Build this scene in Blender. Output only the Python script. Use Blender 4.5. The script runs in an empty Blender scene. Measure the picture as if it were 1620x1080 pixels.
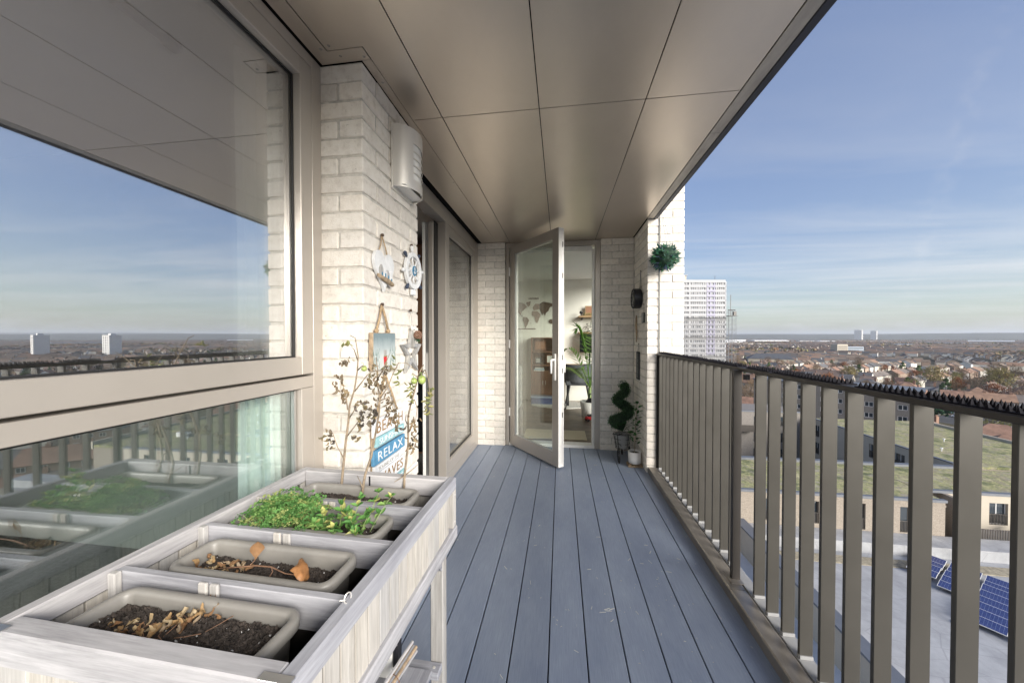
import bpy, bmesh, math, random
import numpy as np
from mathutils import Vector, Matrix, Euler, noise as mnoise
R = math.radians
rnd = random.Random(7)
S = bpy.context.scene
COL = S.collection

# ------------------------------------------------------------------ camera, sky, sun, exposure
EYE = 1.285
cd = bpy.data.cameras.new('camera')
cam = bpy.data.objects.new('camera', cd)
COL.objects.link(cam)
cam.location = (0, 0, EYE)
cam.rotation_euler = (R(90 - .79), 0, R(8))
cd.sensor_width = 36
cd.lens = 545 / 1620 * 36
cd.clip_start, cd.clip_end = .02, 40000
S.camera = cam

SUN_AZ = math.atan2(.69, -.68)          # direction towards the sun, x over y
SUN_EL = R(19)
world = bpy.data.worlds.new('World')
S.world = world
world.use_nodes = True


TRAIL_N = (-.7506, .6269, .2087)


def build_sky():
    nt = world.node_tree
    N, L = nt.nodes, nt.links
    N.clear()
    out = N.new('ShaderNodeOutputWorld')
    bg = N.new('ShaderNodeBackground')
    bg.inputs['Strength'].default_value = .06
    sky = N.new('ShaderNodeTexSky')
    sky.sky_type = 'NISHITA'
    sky.sun_disc = False
    sky.sun_elevation = SUN_EL
    sky.sun_rotation = SUN_AZ
    sky.altitude = 50
    sky.air_density = 1.0
    sky.dust_density = 1.3
    sky.ozone_density = 2.2
    # thin cirrus in streaks, projected on a flat layer high above
    tc = N.new('ShaderNodeTexCoord')
    sep = N.new('ShaderNodeSeparateXYZ')
    L.new(tc.outputs['Generated'], sep.inputs[0])
    mx = N.new('ShaderNodeMath'); mx.operation = 'MAXIMUM'; mx.inputs[1].default_value = .03
    L.new(sep.outputs['Z'], mx.inputs[0])
    dv = N.new('ShaderNodeVectorMath'); dv.operation = 'DIVIDE'
    cmb = N.new('ShaderNodeCombineXYZ')
    for i in range(3):
        L.new(mx.outputs[0], cmb.inputs[i])
    L.new(tc.outputs['Generated'], dv.inputs[0])
    L.new(cmb.outputs[0], dv.inputs[1])
    mp = N.new('ShaderNodeMapping')
    mp.inputs['Rotation'].default_value = (0, 0, R(-28))
    mp.inputs['Scale'].default_value = (.16, .62, 1)
    L.new(dv.outputs[0], mp.inputs[0])
    n1 = N.new('ShaderNodeTexNoise')
    n1.inputs['Scale'].default_value = 1.3
    n1.inputs['Detail'].default_value = 9
    n1.inputs['Roughness'].default_value = .62
    n1.inputs['Distortion'].default_value = .5
    L.new(mp.outputs[0], n1.inputs['Vector'])
    r1 = N.new('ShaderNodeMapRange')
    r1.inputs['From Min'].default_value, r1.inputs['From Max'].default_value = .42, .78
    L.new(n1.outputs['Fac'], r1.inputs['Value'])
    # clouds lie in a low band; less of them overhead
    r2 = N.new('ShaderNodeMapRange')
    r2.inputs['From Min'].default_value, r2.inputs['From Max'].default_value = .62, .12
    r2.inputs['To Min'].default_value, r2.inputs['To Max'].default_value = .12, 1
    L.new(sep.outputs['Z'], r2.inputs['Value'])
    m2 = N.new('ShaderNodeMath'); m2.operation = 'MULTIPLY'
    L.new(r1.outputs[0], m2.inputs[0]); L.new(r2.outputs[0], m2.inputs[1])
    m3 = N.new('ShaderNodeMath'); m3.operation = 'MULTIPLY'; m3.inputs[1].default_value = .75
    L.new(m2.outputs[0], m3.inputs[0])
    # an old contrail, spread into a broken streak across the upper right
    dt = N.new('ShaderNodeVectorMath'); dt.operation = 'DOT_PRODUCT'
    dt.inputs[1].default_value = TRAIL_N
    L.new(tc.outputs['Generated'], dt.inputs[0])
    ab = N.new('ShaderNodeMath'); ab.operation = 'ABSOLUTE'
    L.new(dt.outputs['Value'], ab.inputs[0])
    tr_ = N.new('ShaderNodeMapRange'); tr_.interpolation_type = 'SMOOTHSTEP'
    tr_.inputs['From Min'].default_value, tr_.inputs['From Max'].default_value = .022, .001
    L.new(ab.outputs[0], tr_.inputs['Value'])
    n2 = N.new('ShaderNodeTexNoise'); n2.inputs['Scale'].default_value = 48; n2.inputs['Detail'].default_value = 6
    L.new(tc.outputs['Generated'], n2.inputs['Vector'])
    r3 = N.new('ShaderNodeMapRange')
    r3.inputs['From Min'].default_value, r3.inputs['From Max'].default_value = .45, .75
    r3.inputs['To Max'].default_value = .16
    L.new(n2.outputs['Fac'], r3.inputs['Value'])
    m4 = N.new('ShaderNodeMath'); m4.operation = 'MULTIPLY'
    L.new(tr_.outputs[0], m4.inputs[0]); L.new(r3.outputs[0], m4.inputs[1])
    m5 = N.new('ShaderNodeMath'); m5.operation = 'ADD'; m5.use_clamp = True
    L.new(m3.outputs[0], m5.inputs[0]); L.new(m4.outputs[0], m5.inputs[1])
    m3 = m5
    mix = N.new('ShaderNodeMix'); mix.data_type = 'RGBA'
    hs = N.new('ShaderNodeHueSaturation')
    hs.inputs['Saturation'].default_value = .22
    hs.inputs['Value'].default_value = 1.25
    # soften the range between horizon and zenith, over the whole dome alike
    gm = N.new('ShaderNodeGamma'); gm.inputs['Gamma'].default_value = .6
    L.new(sky.outputs[0], gm.inputs['Color'])
    sat = N.new('ShaderNodeHueSaturation')
    sat.inputs['Saturation'].default_value = 1.3
    sat.inputs['Hue'].default_value = .52
    L.new(gm.outputs[0], sat.inputs['Color'])
    L.new(sat.outputs[0], hs.inputs['Color'])
    L.new(m3.outputs[0], mix.inputs['Factor'])
    L.new(sat.outputs[0], mix.inputs['A'])
    L.new(hs.outputs[0], mix.inputs['B'])
    L.new(mix.outputs['Result'], bg.inputs['Color'])
    L.new(bg.outputs[0], out.inputs['Surface'])


build_sky()
sd = bpy.data.lights.new('sun', 'SUN')
sd.energy = 1.5
sd.angle = R(34)
sd.color = (1, .95, .88)
sun = bpy.data.objects.new('sun', sd)
COL.objects.link(sun)
sdir = Vector((math.sin(SUN_AZ) * math.cos(SUN_EL), math.cos(SUN_AZ) * math.cos(SUN_EL), math.sin(SUN_EL)))
sun.rotation_euler = sdir.to_track_quat('Z', 'Y').to_euler()
S.view_settings.view_transform = 'Standard'
S.view_settings.look = 'None'
S.view_settings.gamma = 1
S.view_settings.use_curve_mapping = False
S.view_settings.exposure = 2.4
S.cycles.max_bounces = 10
S.cycles.diffuse_bounces = 8
S.cycles.glossy_bounces = 5
S.cycles.transparent_max_bounces = 16
S.cycles.transmission_bounces = 6
S.cycles.sample_clamp_indirect = 6
S.cycles.use_denoising = True

# ------------------------------------------------------------------ materials


class NT:
    """a small node-tree writer"""

    def __init__(s, m):
        m.use_nodes = True
        s.t = m.node_tree
        s.N, s.L = s.t.nodes, s.t.links
        s.b = s.N['Principled BSDF']
        s.out = s.N['Material Output']

    def new(s, k, **kw):
        n = s.N.new('ShaderNode' + k)
        for a, v in kw.items():
            setattr(n, a, v)
        return n

    def coord(s, kind='obj', scale=(1, 1, 1), rot=(0, 0, 0)):
        if kind == 'pos':
            c = s.new('NewGeometry').outputs['Position']
        else:
            c = s.new('TexCoord').outputs['Object']
        mp = s.new('Mapping')
        mp.inputs['Scale'].default_value = scale
        mp.inputs['Rotation'].default_value = rot
        s.L.new(c, mp.inputs[0])
        return mp.outputs[0]

    def noise(s, vec, scale, detail=4, rough=.55, dist=0):
        n = s.new('TexNoise')
        n.inputs['Scale'].default_value = scale
        n.inputs['Detail'].default_value = detail
        n.inputs['Roughness'].default_value = rough
        n.inputs['Distortion'].default_value = dist
        s.L.new(vec, n.inputs['Vector'])
        return n.outputs['Fac']

    def ramp(s, fac, stops):
        r = s.new('ValToRGB')
        e = r.color_ramp.elements
        while len(e) < len(stops):
            e.new(.5)
        for el, (p, c) in zip(e, stops):
            el.position = p
            el.color = (c[0], c[1], c[2], 1) if hasattr(c, '__len__') else (c, c, c, 1)
        s.L.new(fac, r.inputs[0])
        return r.outputs[0]

    def mix(s, fac, a, b, mode='MIX'):
        m = s.new('Mix', data_type='RGBA', blend_type=mode)
        for sock, v in (('Factor', fac), ('A', a), ('B', b)):
            if isinstance(v, bpy.types.NodeSocket):
                s.L.new(v, m.inputs[sock])
            elif sock == 'Factor':
                m.inputs[sock].default_value = v
            else:
                m.inputs[sock].default_value = (v[0], v[1], v[2], 1)
        return m.outputs['Result']

    def rand(s):
        return s.new('ObjectInfo').outputs['Random']

    def color(s, c):
        if isinstance(c, bpy.types.NodeSocket):
            s.L.new(c, s.b.inputs['Base Color'])
        else:
            s.b.inputs['Base Color'].default_value = (*c, 1)

    def bump(s, h, strength=.3, dist=.01):
        n = s.new('Bump')
        n.inputs['Strength'].default_value = strength
        n.inputs['Distance'].default_value = dist
        s.L.new(h, n.inputs['Height'])
        s.L.new(n.outputs[0], s.b.inputs['Normal'])
        return n


MATS = {}


def mat(name, c, rough=.6, metal=0, var=.12, scale=8, kind='pos', stretch=(1, 1, 1), bump=.15, bscale=60, bdist=.002,
        rand=0, spec=.5, dark=None, rvar=0):
    """principled material: two-tone noise, optional per-object random tone, fine bump"""
    m = bpy.data.materials.new(name)
    t = NT(m)
    v = t.coord(kind, stretch)
    f = t.noise(v, scale, 5, .6)
    lo = dark or tuple(x * (1 - var * 1.6) for x in c)
    hi = tuple(min(1, x * (1 + var)) for x in c)
    col = t.ramp(f, [(.3, lo), (.7, hi)])
    if rand:
        r = t.ramp(t.rand(), [(0, 1 - rand), (1, 1 + rand * .4)])
        col = t.mix(1, col, r, 'MULTIPLY')
    t.color(col)
    t.b.inputs['Roughness'].default_value = rough
    t.b.inputs['Metallic'].default_value = metal
    t.b.inputs['Specular IOR Level'].default_value = spec
    if rvar:
        t.L.new(t.ramp(f, [(.25, rough - rvar), (.75, rough + rvar)]), t.b.inputs['Roughness'])
    if bump:
        t.bump(t.noise(v, bscale, 4, .6), bump, bdist)
    MATS[name] = m
    return m


def mat_flat(name, c, rough=.6, metal=0, spec=.5):
    m = bpy.data.materials.new(name)
    t = NT(m)
    t.color(c)
    t.b.inputs['Roughness'].default_value = rough
    t.b.inputs['Metallic'].default_value = metal
    t.b.inputs['Specular IOR Level'].default_value = spec
    return m


def mat_brick():
    m = bpy.data.materials.new('white_slurried_brick')
    t = NT(m)
    v = t.coord('pos')
    big = t.noise(v, 7, 5, .6)
    mid = t.noise(v, 34, 6, .65)
    fine = t.noise(v, 170, 5, .7)
    c = t.ramp(mid, [(.28, (.67, .63, .58)), (.5, (.82, .785, .735)), (.75, (.87, .845, .81))])
    r = t.ramp(t.rand(), [(0, (.86, .84, .82)), (.5, (1, .99, .97)), (1, (1.05, 1.02, .98))])
    c = t.mix(1, c, r, 'MULTIPLY')
    c = t.mix(t.ramp(big, [(.52, 0), (.78, .35)]), c, (.55, .50, .43))
    pits = t.ramp(t.noise(t.coord('pos', (1, 1, 1.6)), 62, 2, .5), [(.70, 0), (.76, 1)])
    c = t.mix(t.mix(.55, (0, 0, 0), pits), c, (.36, .31, .26))
    t.color(c)
    t.b.inputs['Roughness'].default_value = .85
    t.b.inputs['Specular IOR Level'].default_value = .25
    h = t.mix(.5, mid, fine)
    t.bump(h, .85, .008)
    return m


def mat_wood(name, axis, c0, c1, c2, rough=.7, ring=26, fine=160, bump=.35, knots=True):
    """grain that runs along the given axis in object space"""
    m = bpy.data.materials.new(name)
    t = NT(m)
    st = [1, 1, 1]
    st[axis] = .06
    tc = t.new('TexCoord').outputs['Object']
    off = t.new('VectorMath', operation='ADD')
    mul = t.new('VectorMath', operation='SCALE')
    mul.inputs['Scale'].default_value = 17
    cmb = t.new('CombineXYZ')
    rr = t.rand()
    for i in range(3):
        t.L.new(rr, cmb.inputs[i])
    t.L.new(cmb.outputs[0], mul.inputs[0])
    t.L.new(tc, off.inputs[0])
    t.L.new(mul.outputs[0], off.inputs[1])
    mp = t.new('Mapping')
    mp.inputs['Scale'].default_value = st
    t.L.new(off.outputs[0], mp.inputs[0])
    v = mp.outputs[0]
    g = t.noise(v, ring, 3, .5, 1.5)
    f = t.noise(v, fine, 5, .7)
    mp2 = t.new('Mapping')
    st2 = [1, 1, 1]
    st2[axis] = .35
    mp2.inputs['Scale'].default_value = st2
    t.L.new(off.outputs[0], mp2.inputs[0])
    w = t.noise(mp2.outputs[0], 9, 4, .6)
    c = t.ramp(g, [(.3, c0), (.52, c1), (.72, c2)])
    c = t.mix(t.ramp(f, [(.35, .55), (.6, 0)]), c, tuple(x * .62 for x in c0))
    c = t.mix(t.ramp(w, [(.42, 0), (.72, .55)]), c, c2)
    c = t.mix(1, c, t.ramp(rr, [(0, (.86, .87, .9)), (1, (1.06, 1.03, .98))]), 'MULTIPLY')
    t.color(c)
    t.b.inputs['Roughness'].default_value = rough
    t.b.inputs['Specular IOR Level'].default_value = .3
    t.bump(t.mix(.5, g, f), bump, .002)
    return m


def mat_glass(name, refl, tint=(.93, .97, .95), rough=0.0):
    """coated window glass: part mirror (more at grazing angles), part clear"""
    m = bpy.data.materials.new(name)
    t = NT(m)
    t.N.remove(t.b)
    tr = t.new('BsdfTransparent')
    tr.inputs[0].default_value = (*tint, 1)
    gl = t.new('BsdfGlossy')
    gl.inputs['Roughness'].default_value = rough
    gl.inputs['Color'].default_value = (.97, .98, 1, 1)
    lw = t.new('LayerWeight')
    lw.inputs['Blend'].default_value = .5
    pw5 = t.new('Math', operation='POWER')
    pw5.inputs[1].default_value = 4.5
    t.L.new(lw.outputs['Facing'], pw5.inputs[0])
    mr = t.new('MapRange')
    mr.inputs['To Min'].default_value, mr.inputs['To Max'].default_value = refl, 1
    t.L.new(pw5.outputs[0], mr.inputs['Value'])
    mx = t.new('MixShader')
    t.L.new(mr.outputs[0], mx.inputs[0])
    t.L.new(tr.outputs[0], mx.inputs[1])
    t.L.new(gl.outputs[0], mx.inputs[2])
    t.L.new(mx.outputs[0], t.out.inputs['Surface'])
    return m


def mat_deck():
    m = bpy.data.materials.new('blue_grey_composite_deck')
    t = NT(m)
    v = t.coord('pos', (1, .05, 1))
    f = t.noise(v, 230, 4, .7)
    v2 = t.coord('pos', (1, .35, 1))
    big = t.noise(v2, 5, 5, .6)
    c = t.ramp(f, [(.3, (.215, .255, .34)), (.7, (.275, .325, .42))])
    c = t.mix(1, c, t.ramp(big, [(.3, (.80, .82, .86)), (.7, (1.12, 1.1, 1.05))]), 'MULTIPLY')
    c = t.mix(1, c, t.ramp(t.rand(), [(0, .9), (1, 1.06)]), 'MULTIPLY')
    # pale scuffs: short streaks where the board has been scratched
    sv = t.coord('pos', (1, .32, 1), (0, 0, R(24)))
    s1 = t.noise(sv, 55, 2, .5)
    s2 = t.noise(t.coord('pos'), 3.1, 2, .5)
    sc = t.mix(1, t.ramp(s1, [(.69, 0), (.73, 1)]), t.ramp(s2, [(.5, 0), (.6, 1)]), 'MULTIPLY')
    c = t.mix(t.mix(.8, (0, 0, 0), sc), c, (.42, .43, .44))
    t.color(c)
    t.L.new(t.ramp(big, [(.3, .40), (.7, .56)]), t.b.inputs['Roughness'])
    t.b.inputs['Specular IOR Level'].default_value = .5
    t.bump(f, .25, .0015)
    return m


def mat_metal(name, c, rough, metal, var=.06, scale=3, bump=.03, smear=(1, 1, 1), rv=.06):
    m = bpy.data.materials.new(name)
    t = NT(m)
    f = t.noise(t.coord('pos', smear), scale, 6, .65)
    t.color(t.ramp(f, [(.3, tuple(x * (1 - var * 1.5) for x in c)), (.7, tuple(x * (1 + var) for x in c))]))
    t.L.new(t.ramp(f, [(.25, rough - rv), (.75, rough + rv)]), t.b.inputs['Roughness'])
    t.b.inputs['Metallic'].default_value = metal
    if bump:
        t.bump(t.noise(t.coord('pos'), 420, 2, .5), bump, .0006)
    return m


def mat_ramp_random(name, stops, rough=.8, var=.15, scale=.6, kind='obj', bump=0, bscale=10, spec=.3):
    """colour picked per object from a ramp, with a little noise on top"""
    m = bpy.data.materials.new(name)
    t = NT(m)
    r = t.new('ValToRGB')
    r.color_ramp.interpolation = 'CONSTANT'
    e = r.color_ramp.elements
    while len(e) < len(stops):
        e.new(.5)
    for i, c in enumerate(stops):
        e[i].position = i / len(stops)
        e[i].color = (*c, 1)
    t.L.new(t.rand(), r.inputs[0])
    v = t.coord(kind)
    c = t.mix(1, r.outputs[0], t.ramp(t.noise(v, scale, 5, .6), [(.25, 1 - var * 1.4), (.75, 1 + var)]), 'MULTIPLY')
    t.color(c)
    t.b.inputs['Roughness'].default_value = rough
    t.b.inputs['Specular IOR Level'].default_value = spec
    if bump:
        t.bump(t.noise(v, bscale, 3, .6), bump, .05)
    return m


def mat_attr(name, rough=.85, var=.15, scale=.2):
    """colour comes from the mesh's own face colours (each house or tree its paint)"""
    m = bpy.data.materials.new(name)
    t = NT(m)
    a = t.new('Attribute', attribute_name='tint')
    c = t.mix(1, a.outputs['Color'], t.ramp(t.noise(t.coord('pos'), scale, 4, .6), [(.25, 1 - var), (.75, 1 + var)]), 'MULTIPLY')
    t.color(c)
    t.b.inputs['Roughness'].default_value = rough
    t.b.inputs['Specular IOR Level'].default_value = .2
    return m


M_BRICK = mat_brick()
M_MORTAR = mat('grey_lime_mortar', (.62, .59, .54), .92, var=.18, scale=30, bump=.6, bscale=150, bdist=.004)
M_FRAME = mat_metal('bronze_powder_coat', (.47, .43, .385), .36, .35, var=.04, scale=2)
M_FRAME_D = mat_metal('dark_bronze_coat', (.085, .075, .066), .4, .3)
M_SOFFIT = mat_metal('bronze_soffit_panel', (.66, .585, .50), .34, .7, var=.045, scale=2.6, bump=.05, smear=(1, .6, 1), rv=.06)
M_SOFFIT_EDGE = mat_metal('weathered_soffit_edge', (.40, .37, .33), .5, .6, var=.2, scale=6, smear=(3, .6, 1))
M_LIP = mat_metal('blue_black_drip_edge', (.022, .026, .04), .45, .3)
M_BLACK = mat_flat('black_gap', (.008, .008, .009), .9, 0, .1)
M_GASKET = mat_flat('black_rubber_gasket', (.015, .015, .016), .55)
M_DECK = mat_deck()
M_CONC = mat('concrete', (.36, .36, .35), .85, var=.15, scale=3, bump=.3)
M_RAIL = mat_metal('taupe_rail_paint', (.072, .067, .058), .42, .25, var=.05, scale=5)
M_CURB = mat_metal('worn_bronze_kerb', (.33, .30, .265), .36, .55, var=.2, scale=5, smear=(2, .7, 1), rv=.1)
M_RAILTOP = mat_metal('dark_top_rail_paint', (.045, .040, .036), .45, .2)
M_ALU = mat_metal('brushed_aluminium', (.62, .62, .62), .32, .9)
M_STEEL = mat_metal('stainless_lamp_steel', (.82, .80, .76), .36, .55, var=.05, scale=5, smear=(1, 1, .2))
M_GLASS = mat_glass('coated_window_glass', .56, (.98, .99, .985))
M_GLASS_D = mat_glass('clear_door_glass', .075, (.96, .98, .96))
M_GLASS_S = mat_glass('clear_side_glass', .20, (.95, .97, .96))
M_WHITEP = mat('white_door_edge', (.78, .77, .74), .4, var=.05, scale=20, bump=.05)
M_WHITE = mat('white_paint', (.80, .79, .76), .5, var=.04, scale=15, bump=.08)
M_DIFF = mat_flat('opal_lamp_diffuser', (.82, .82, .80), .3)
WW = ((.31, .31, .335), (.42, .42, .445), (.54, .54, .565))
M_WOODX = mat_wood('whitewashed_pine_across', 0, *WW)
M_WOODY = mat_wood('whitewashed_pine_along', 1, *WW)
M_WOODZ = mat_wood('whitewashed_pine_upright', 2, (.42, .40, .37), (.50, .48, .45), (.57, .555, .53))
M_TROUGH = mat('taupe_plastic', (.24, .228, .208), .42, var=.05, scale=18, bump=.06, bscale=300, bdist=.0006)
M_SOIL = mat('dark_potting_soil', (.068, .054, .045), .95, var=.5, scale=90, bump=.9, bscale=300, bdist=.004)
M_PERL = mat_flat('white_perlite', (.75, .74, .72), .8)
M_BLACKP = mat('black_plastic', (.014, .014, .018), .38, var=.2, scale=20, bump=.05)
M_ROPE = mat('jute_rope', (.42, .30, .18), .9, var=.25, scale=120, bump=.5, bscale=400)


def leaf_mat(name, stops, rough=.5, trans=.25, kind='obj', scale=60):
    m = mat_ramp_random(name, stops, rough, .22, scale, kind)
    t = NT(m)
    t.b.inputs['Subsurface Weight'].default_value = 0
    # light passing through the blade
    tl = t.new('BsdfTranslucent')
    src = t.b.inputs['Base Color'].links[0].from_socket
    t.L.new(src, tl.inputs[0])
    mx = t.new('MixShader')
    mx.inputs[0].default_value = trans
    t.L.new(t.b.outputs[0], mx.inputs[1])
    t.L.new(tl.outputs[0], mx.inputs[2])
    t.L.new(mx.outputs[0], t.out.inputs['Surface'])
    return m


M_DRY = leaf_mat('dry_brown_leaf', [(.42, .27, .13), (.50, .37, .21), (.30, .17, .085), (.55, .44, .28), (.36, .27, .18)], .7, .15)
M_DRYD = leaf_mat('withered_grey_leaf', [(.10, .085, .07), (.17, .14, .10), (.22, .19, .11), (.27, .21, .12), (.13, .11, .10)], .8, .1)
M_DRYG = leaf_mat('withered_green_leaf', [(.26, .27, .10), (.20, .22, .09), (.33, .30, .13)], .7, .15)
M_AMBER = leaf_mat('amber_curled_leaf', [(.33, .155, .06), (.36, .19, .085)], .5, .12, scale=130)
M_PARS = leaf_mat('parsley_leaf', [(.135, .30, .085), (.17, .36, .105), (.105, .245, .07), (.23, .39, .12), (.36, .42, .15)], .5, .3)
M_MINT = leaf_mat('mint_leaf', [(.13, .30, .075), (.18, .36, .10), (.10, .25, .065), (.26, .42, .12), (.52, .52, .18)], .5, .3)
M_STEMG = mat('green_stem', (.22, .30, .11), .6, var=.2, scale=40, bump=.1)
M_STEMB = mat('dry_tomato_stem', (.30, .235, .165), .8, var=.3, scale=45, bump=.4, bscale=140)
M_TWIG = mat('brown_twig', (.27, .15, .09), .7, var=.3, scale=50, bump=.3)
M_TOM = mat('green_tomato', (.36, .44, .13), .28, var=.25, scale=22, bump=0)

# ------------------------------------------------------------------ mesh helpers


class B:
    """collects shapes for ONE mesh"""

    def __init__(s):
        s.v, s.f, s.m = [], [], []
        s.mi = 0

    def add(s, vs, fs):
        o = len(s.v)
        s.v += [tuple(p) for p in vs]
        s.f += [tuple(i + o for i in f) for f in fs]
        s.m += [s.mi] * len(fs)
        return s

    def box(s, x0, x1, y0, y1, z0, z1):
        return s.add([(x0, y0, z0), (x1, y0, z0), (x1, y1, z0), (x0, y1, z0), (x0, y0, z1), (x1, y0, z1), (x1, y1, z1), (x0, y1, z1)],
                     [(0, 3, 2, 1), (4, 5, 6, 7), (0, 1, 5, 4), (1, 2, 6, 5), (2, 3, 7, 6), (3, 0, 4, 7)])

    def obox(s, c, size, rot=None):
        """oriented box: centre, full sizes, Euler or Matrix"""
        mt = rot.to_matrix() if isinstance(rot, Euler) else (rot or Matrix.Identity(3))
        a = [Vector((x * size[0] / 2, y * size[1] / 2, z * size[2] / 2)) for z in (-1, 1) for x, y in ((-1, -1), (1, -1), (1, 1), (-1, 1))]
        return s.add([Vector(c) + mt @ p for p in a],
                     [(0, 3, 2, 1), (4, 5, 6, 7), (0, 1, 5, 4), (1, 2, 6, 5), (2, 3, 7, 6), (3, 0, 4, 7)])

    def prism(s, poly, axis, t0, t1):
        """poly in the two remaining axes (in x,y,z order), extruded along axis"""
        n = len(poly)

        def P(u, v, t):
            return [(t, u, v), (u, t, v), (u, v, t)][axis]
        vs = [P(u, v, t0) for u, v in poly] + [P(u, v, t1) for u, v in poly]
        fs = [tuple(range(n))[::-1], tuple(range(n, 2 * n))] + [(i, (i + 1) % n, n + (i + 1) % n, n + i) for i in range(n)]
        return s.add(vs, fs)

    def tube(s, pts, r, seg=8, cap=True):
        """pts: points; r: one radius or one per point"""
        pts = [Vector(p) for p in pts]
        rs = r if hasattr(r, '__len__') else [r] * len(pts)
        vs, fs = [], []
        up = Vector((0, 0, 1))
        d0 = (pts[1] - pts[0]).normalized()
        if abs(d0.dot(up)) > .9:
            up = Vector((1, 0, 0))
        a = d0.cross(up).normalized()
        for i, p in enumerate(pts):
            d = (pts[min(i + 1, len(pts) - 1)] - pts[max(i - 1, 0)]).normalized()
            a = (a - d * a.dot(d))
            if a.length < 1e-6:
                a = d.orthogonal()
            a.normalize()
            b = d.cross(a)
            for k in range(seg):
                t = 2 * math.pi * k / seg
                vs.append(p + (a * math.cos(t) + b * math.sin(t)) * rs[i])
        for i in range(len(pts) - 1):
            for k in range(seg):
                k2 = (k + 1) % seg
                fs.append((i * seg + k, i * seg + k2, (i + 1) * seg + k2, (i + 1) * seg + k))
        if cap:
            fs.append(tuple(range(seg))[::-1])
            fs.append(tuple(range((len(pts) - 1) * seg, len(pts) * seg)))
        return s.add(vs, fs)

    def lathe(s, prof, seg=24, c=(0, 0, 0), axis=2):
        vs, fs = [], []
        for r, h in prof:
            for k in range(seg):
                t = 2 * math.pi * k / seg
                p = (r * math.cos(t), r * math.sin(t), h)
                if axis == 0:
                    p = (h, p[0], p[1])
                elif axis == 1:
                    p = (p[1], h, p[0])
                vs.append((p[0] + c[0], p[1] + c[1], p[2] + c[2]))
        for i in range(len(prof) - 1):
            for k in range(seg):
                k2 = (k + 1) % seg
                fs.append((i * seg + k, i * seg + k2, (i + 1) * seg + k2, (i + 1) * seg + k))
        return s.add(vs, fs)

    def ball(s, c, r, seg=12, rings=8, jit=0, rn=rnd):
        r = r if hasattr(r, '__len__') else (r, r, r)
        vs, fs = [], []
        for i in range(rings + 1):
            ph = math.pi * i / rings
            for k in range(seg):
                t = 2 * math.pi * k / seg
                j = 1 + rn.uniform(-jit, jit) if 0 < i < rings else 1
                vs.append((c[0] + r[0] * math.sin(ph) * math.cos(t) * j, c[1] + r[1] * math.sin(ph) * math.sin(t) * j, c[2] + r[2] * math.cos(ph) * j))
        for i in range(rings):
            for k in range(seg):
                k2 = (k + 1) % seg
                fs.append((i * seg + k, (i + 1) * seg + k, (i + 1) * seg + k2, i * seg + k2))
        return s.add(vs, fs)

    def mesh(s, name, mats, smooth=False, bevel=0, seg=1):
        me = bpy.data.meshes.new(name)
        me.from_pydata(s.v, [], s.f)
        for m in (mats if isinstance(mats, (list, tuple)) else [mats]):
            me.materials.append(m)
        if any(s.m):
            me.polygons.foreach_set('material_index', s.m)
        if bevel:
            bm = bmesh.new()
            bm.from_mesh(me)
            ed = [e for e in bm.edges if len(e.link_faces) == 2 and e.calc_face_angle(0) > .6]
            bmesh.ops.bevel(bm, geom=ed, offset=bevel, segments=seg, affect='EDGES', profile=.6, clamp_overlap=True)
            bm.to_mesh(me)
            bm.free()
        if smooth:
            me.polygons.foreach_set('use_smooth', [True] * len(me.polygons))
        me.update()
        return me

    def make(s, name, mats, parent=None, **kw):
        return obj(name, s.mesh(name, mats, **kw), parent)


def obj(name, data, parent=None, loc=None, rot=None, scale=None):
    o = bpy.data.objects.new(name, data)
    COL.objects.link(o)
    if parent:
        o.parent = parent
    if loc is not None:
        o.location = loc
    if rot is not None:
        o.rotation_euler = rot
    if scale is not None:
        o.scale = scale if hasattr(scale, '__len__') else (scale,) * 3
    return o


def tag(o, label, cat, group=None):
    o['label'] = label
    o['category'] = cat
    if group:
        o['group'] = group
    return o


def thing(name, label, cat, loc=(0, 0, 0), rz=0, group=None):
    o = bpy.data.objects.new(name, None)
    COL.objects.link(o)
    o.empty_display_size = .1
    o.location = loc
    o.rotation_euler = (0, 0, rz)
    return tag(o, label, cat, group)


def structure(name, loc=(0, 0, 0)):
    o = bpy.data.objects.new(name, None)
    COL.objects.link(o)
    o.location = loc
    o['kind'] = 'structure'
    return o


def struct(o):
    o['kind'] = 'structure'
    return o


def stuff(o):
    o['kind'] = 'stuff'
    return o


def copy_tree(o, parent=None):
    c = o.copy()
    COL.objects.link(c)
    c.parent = parent
    for ch in o.children:
        copy_tree(ch, c)
    return c


def text(name, body, size, mt, parent, loc, rot, depth=.002, align='CENTER', sx=1, space=1):
    cu = bpy.data.curves.new(name, 'FONT')
    cu.body = body
    cu.size = size
    cu.extrude = depth
    cu.space_character = space
    cu.align_x = align
    cu.align_y = 'CENTER'
    tmp = bpy.data.objects.new('lettering', cu)
    me = bpy.data.meshes.new_from_object(tmp)
    bpy.data.objects.remove(tmp)
    me.materials.clear()
    me.materials.append(mt)
    return obj(name, me, parent, loc, rot, (sx, 1, 1))


def grow(fs, seed):
    return random.Random(seed)

# ================================================================== BALCONY STRUCTURE
CEIL = 2.39
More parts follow.
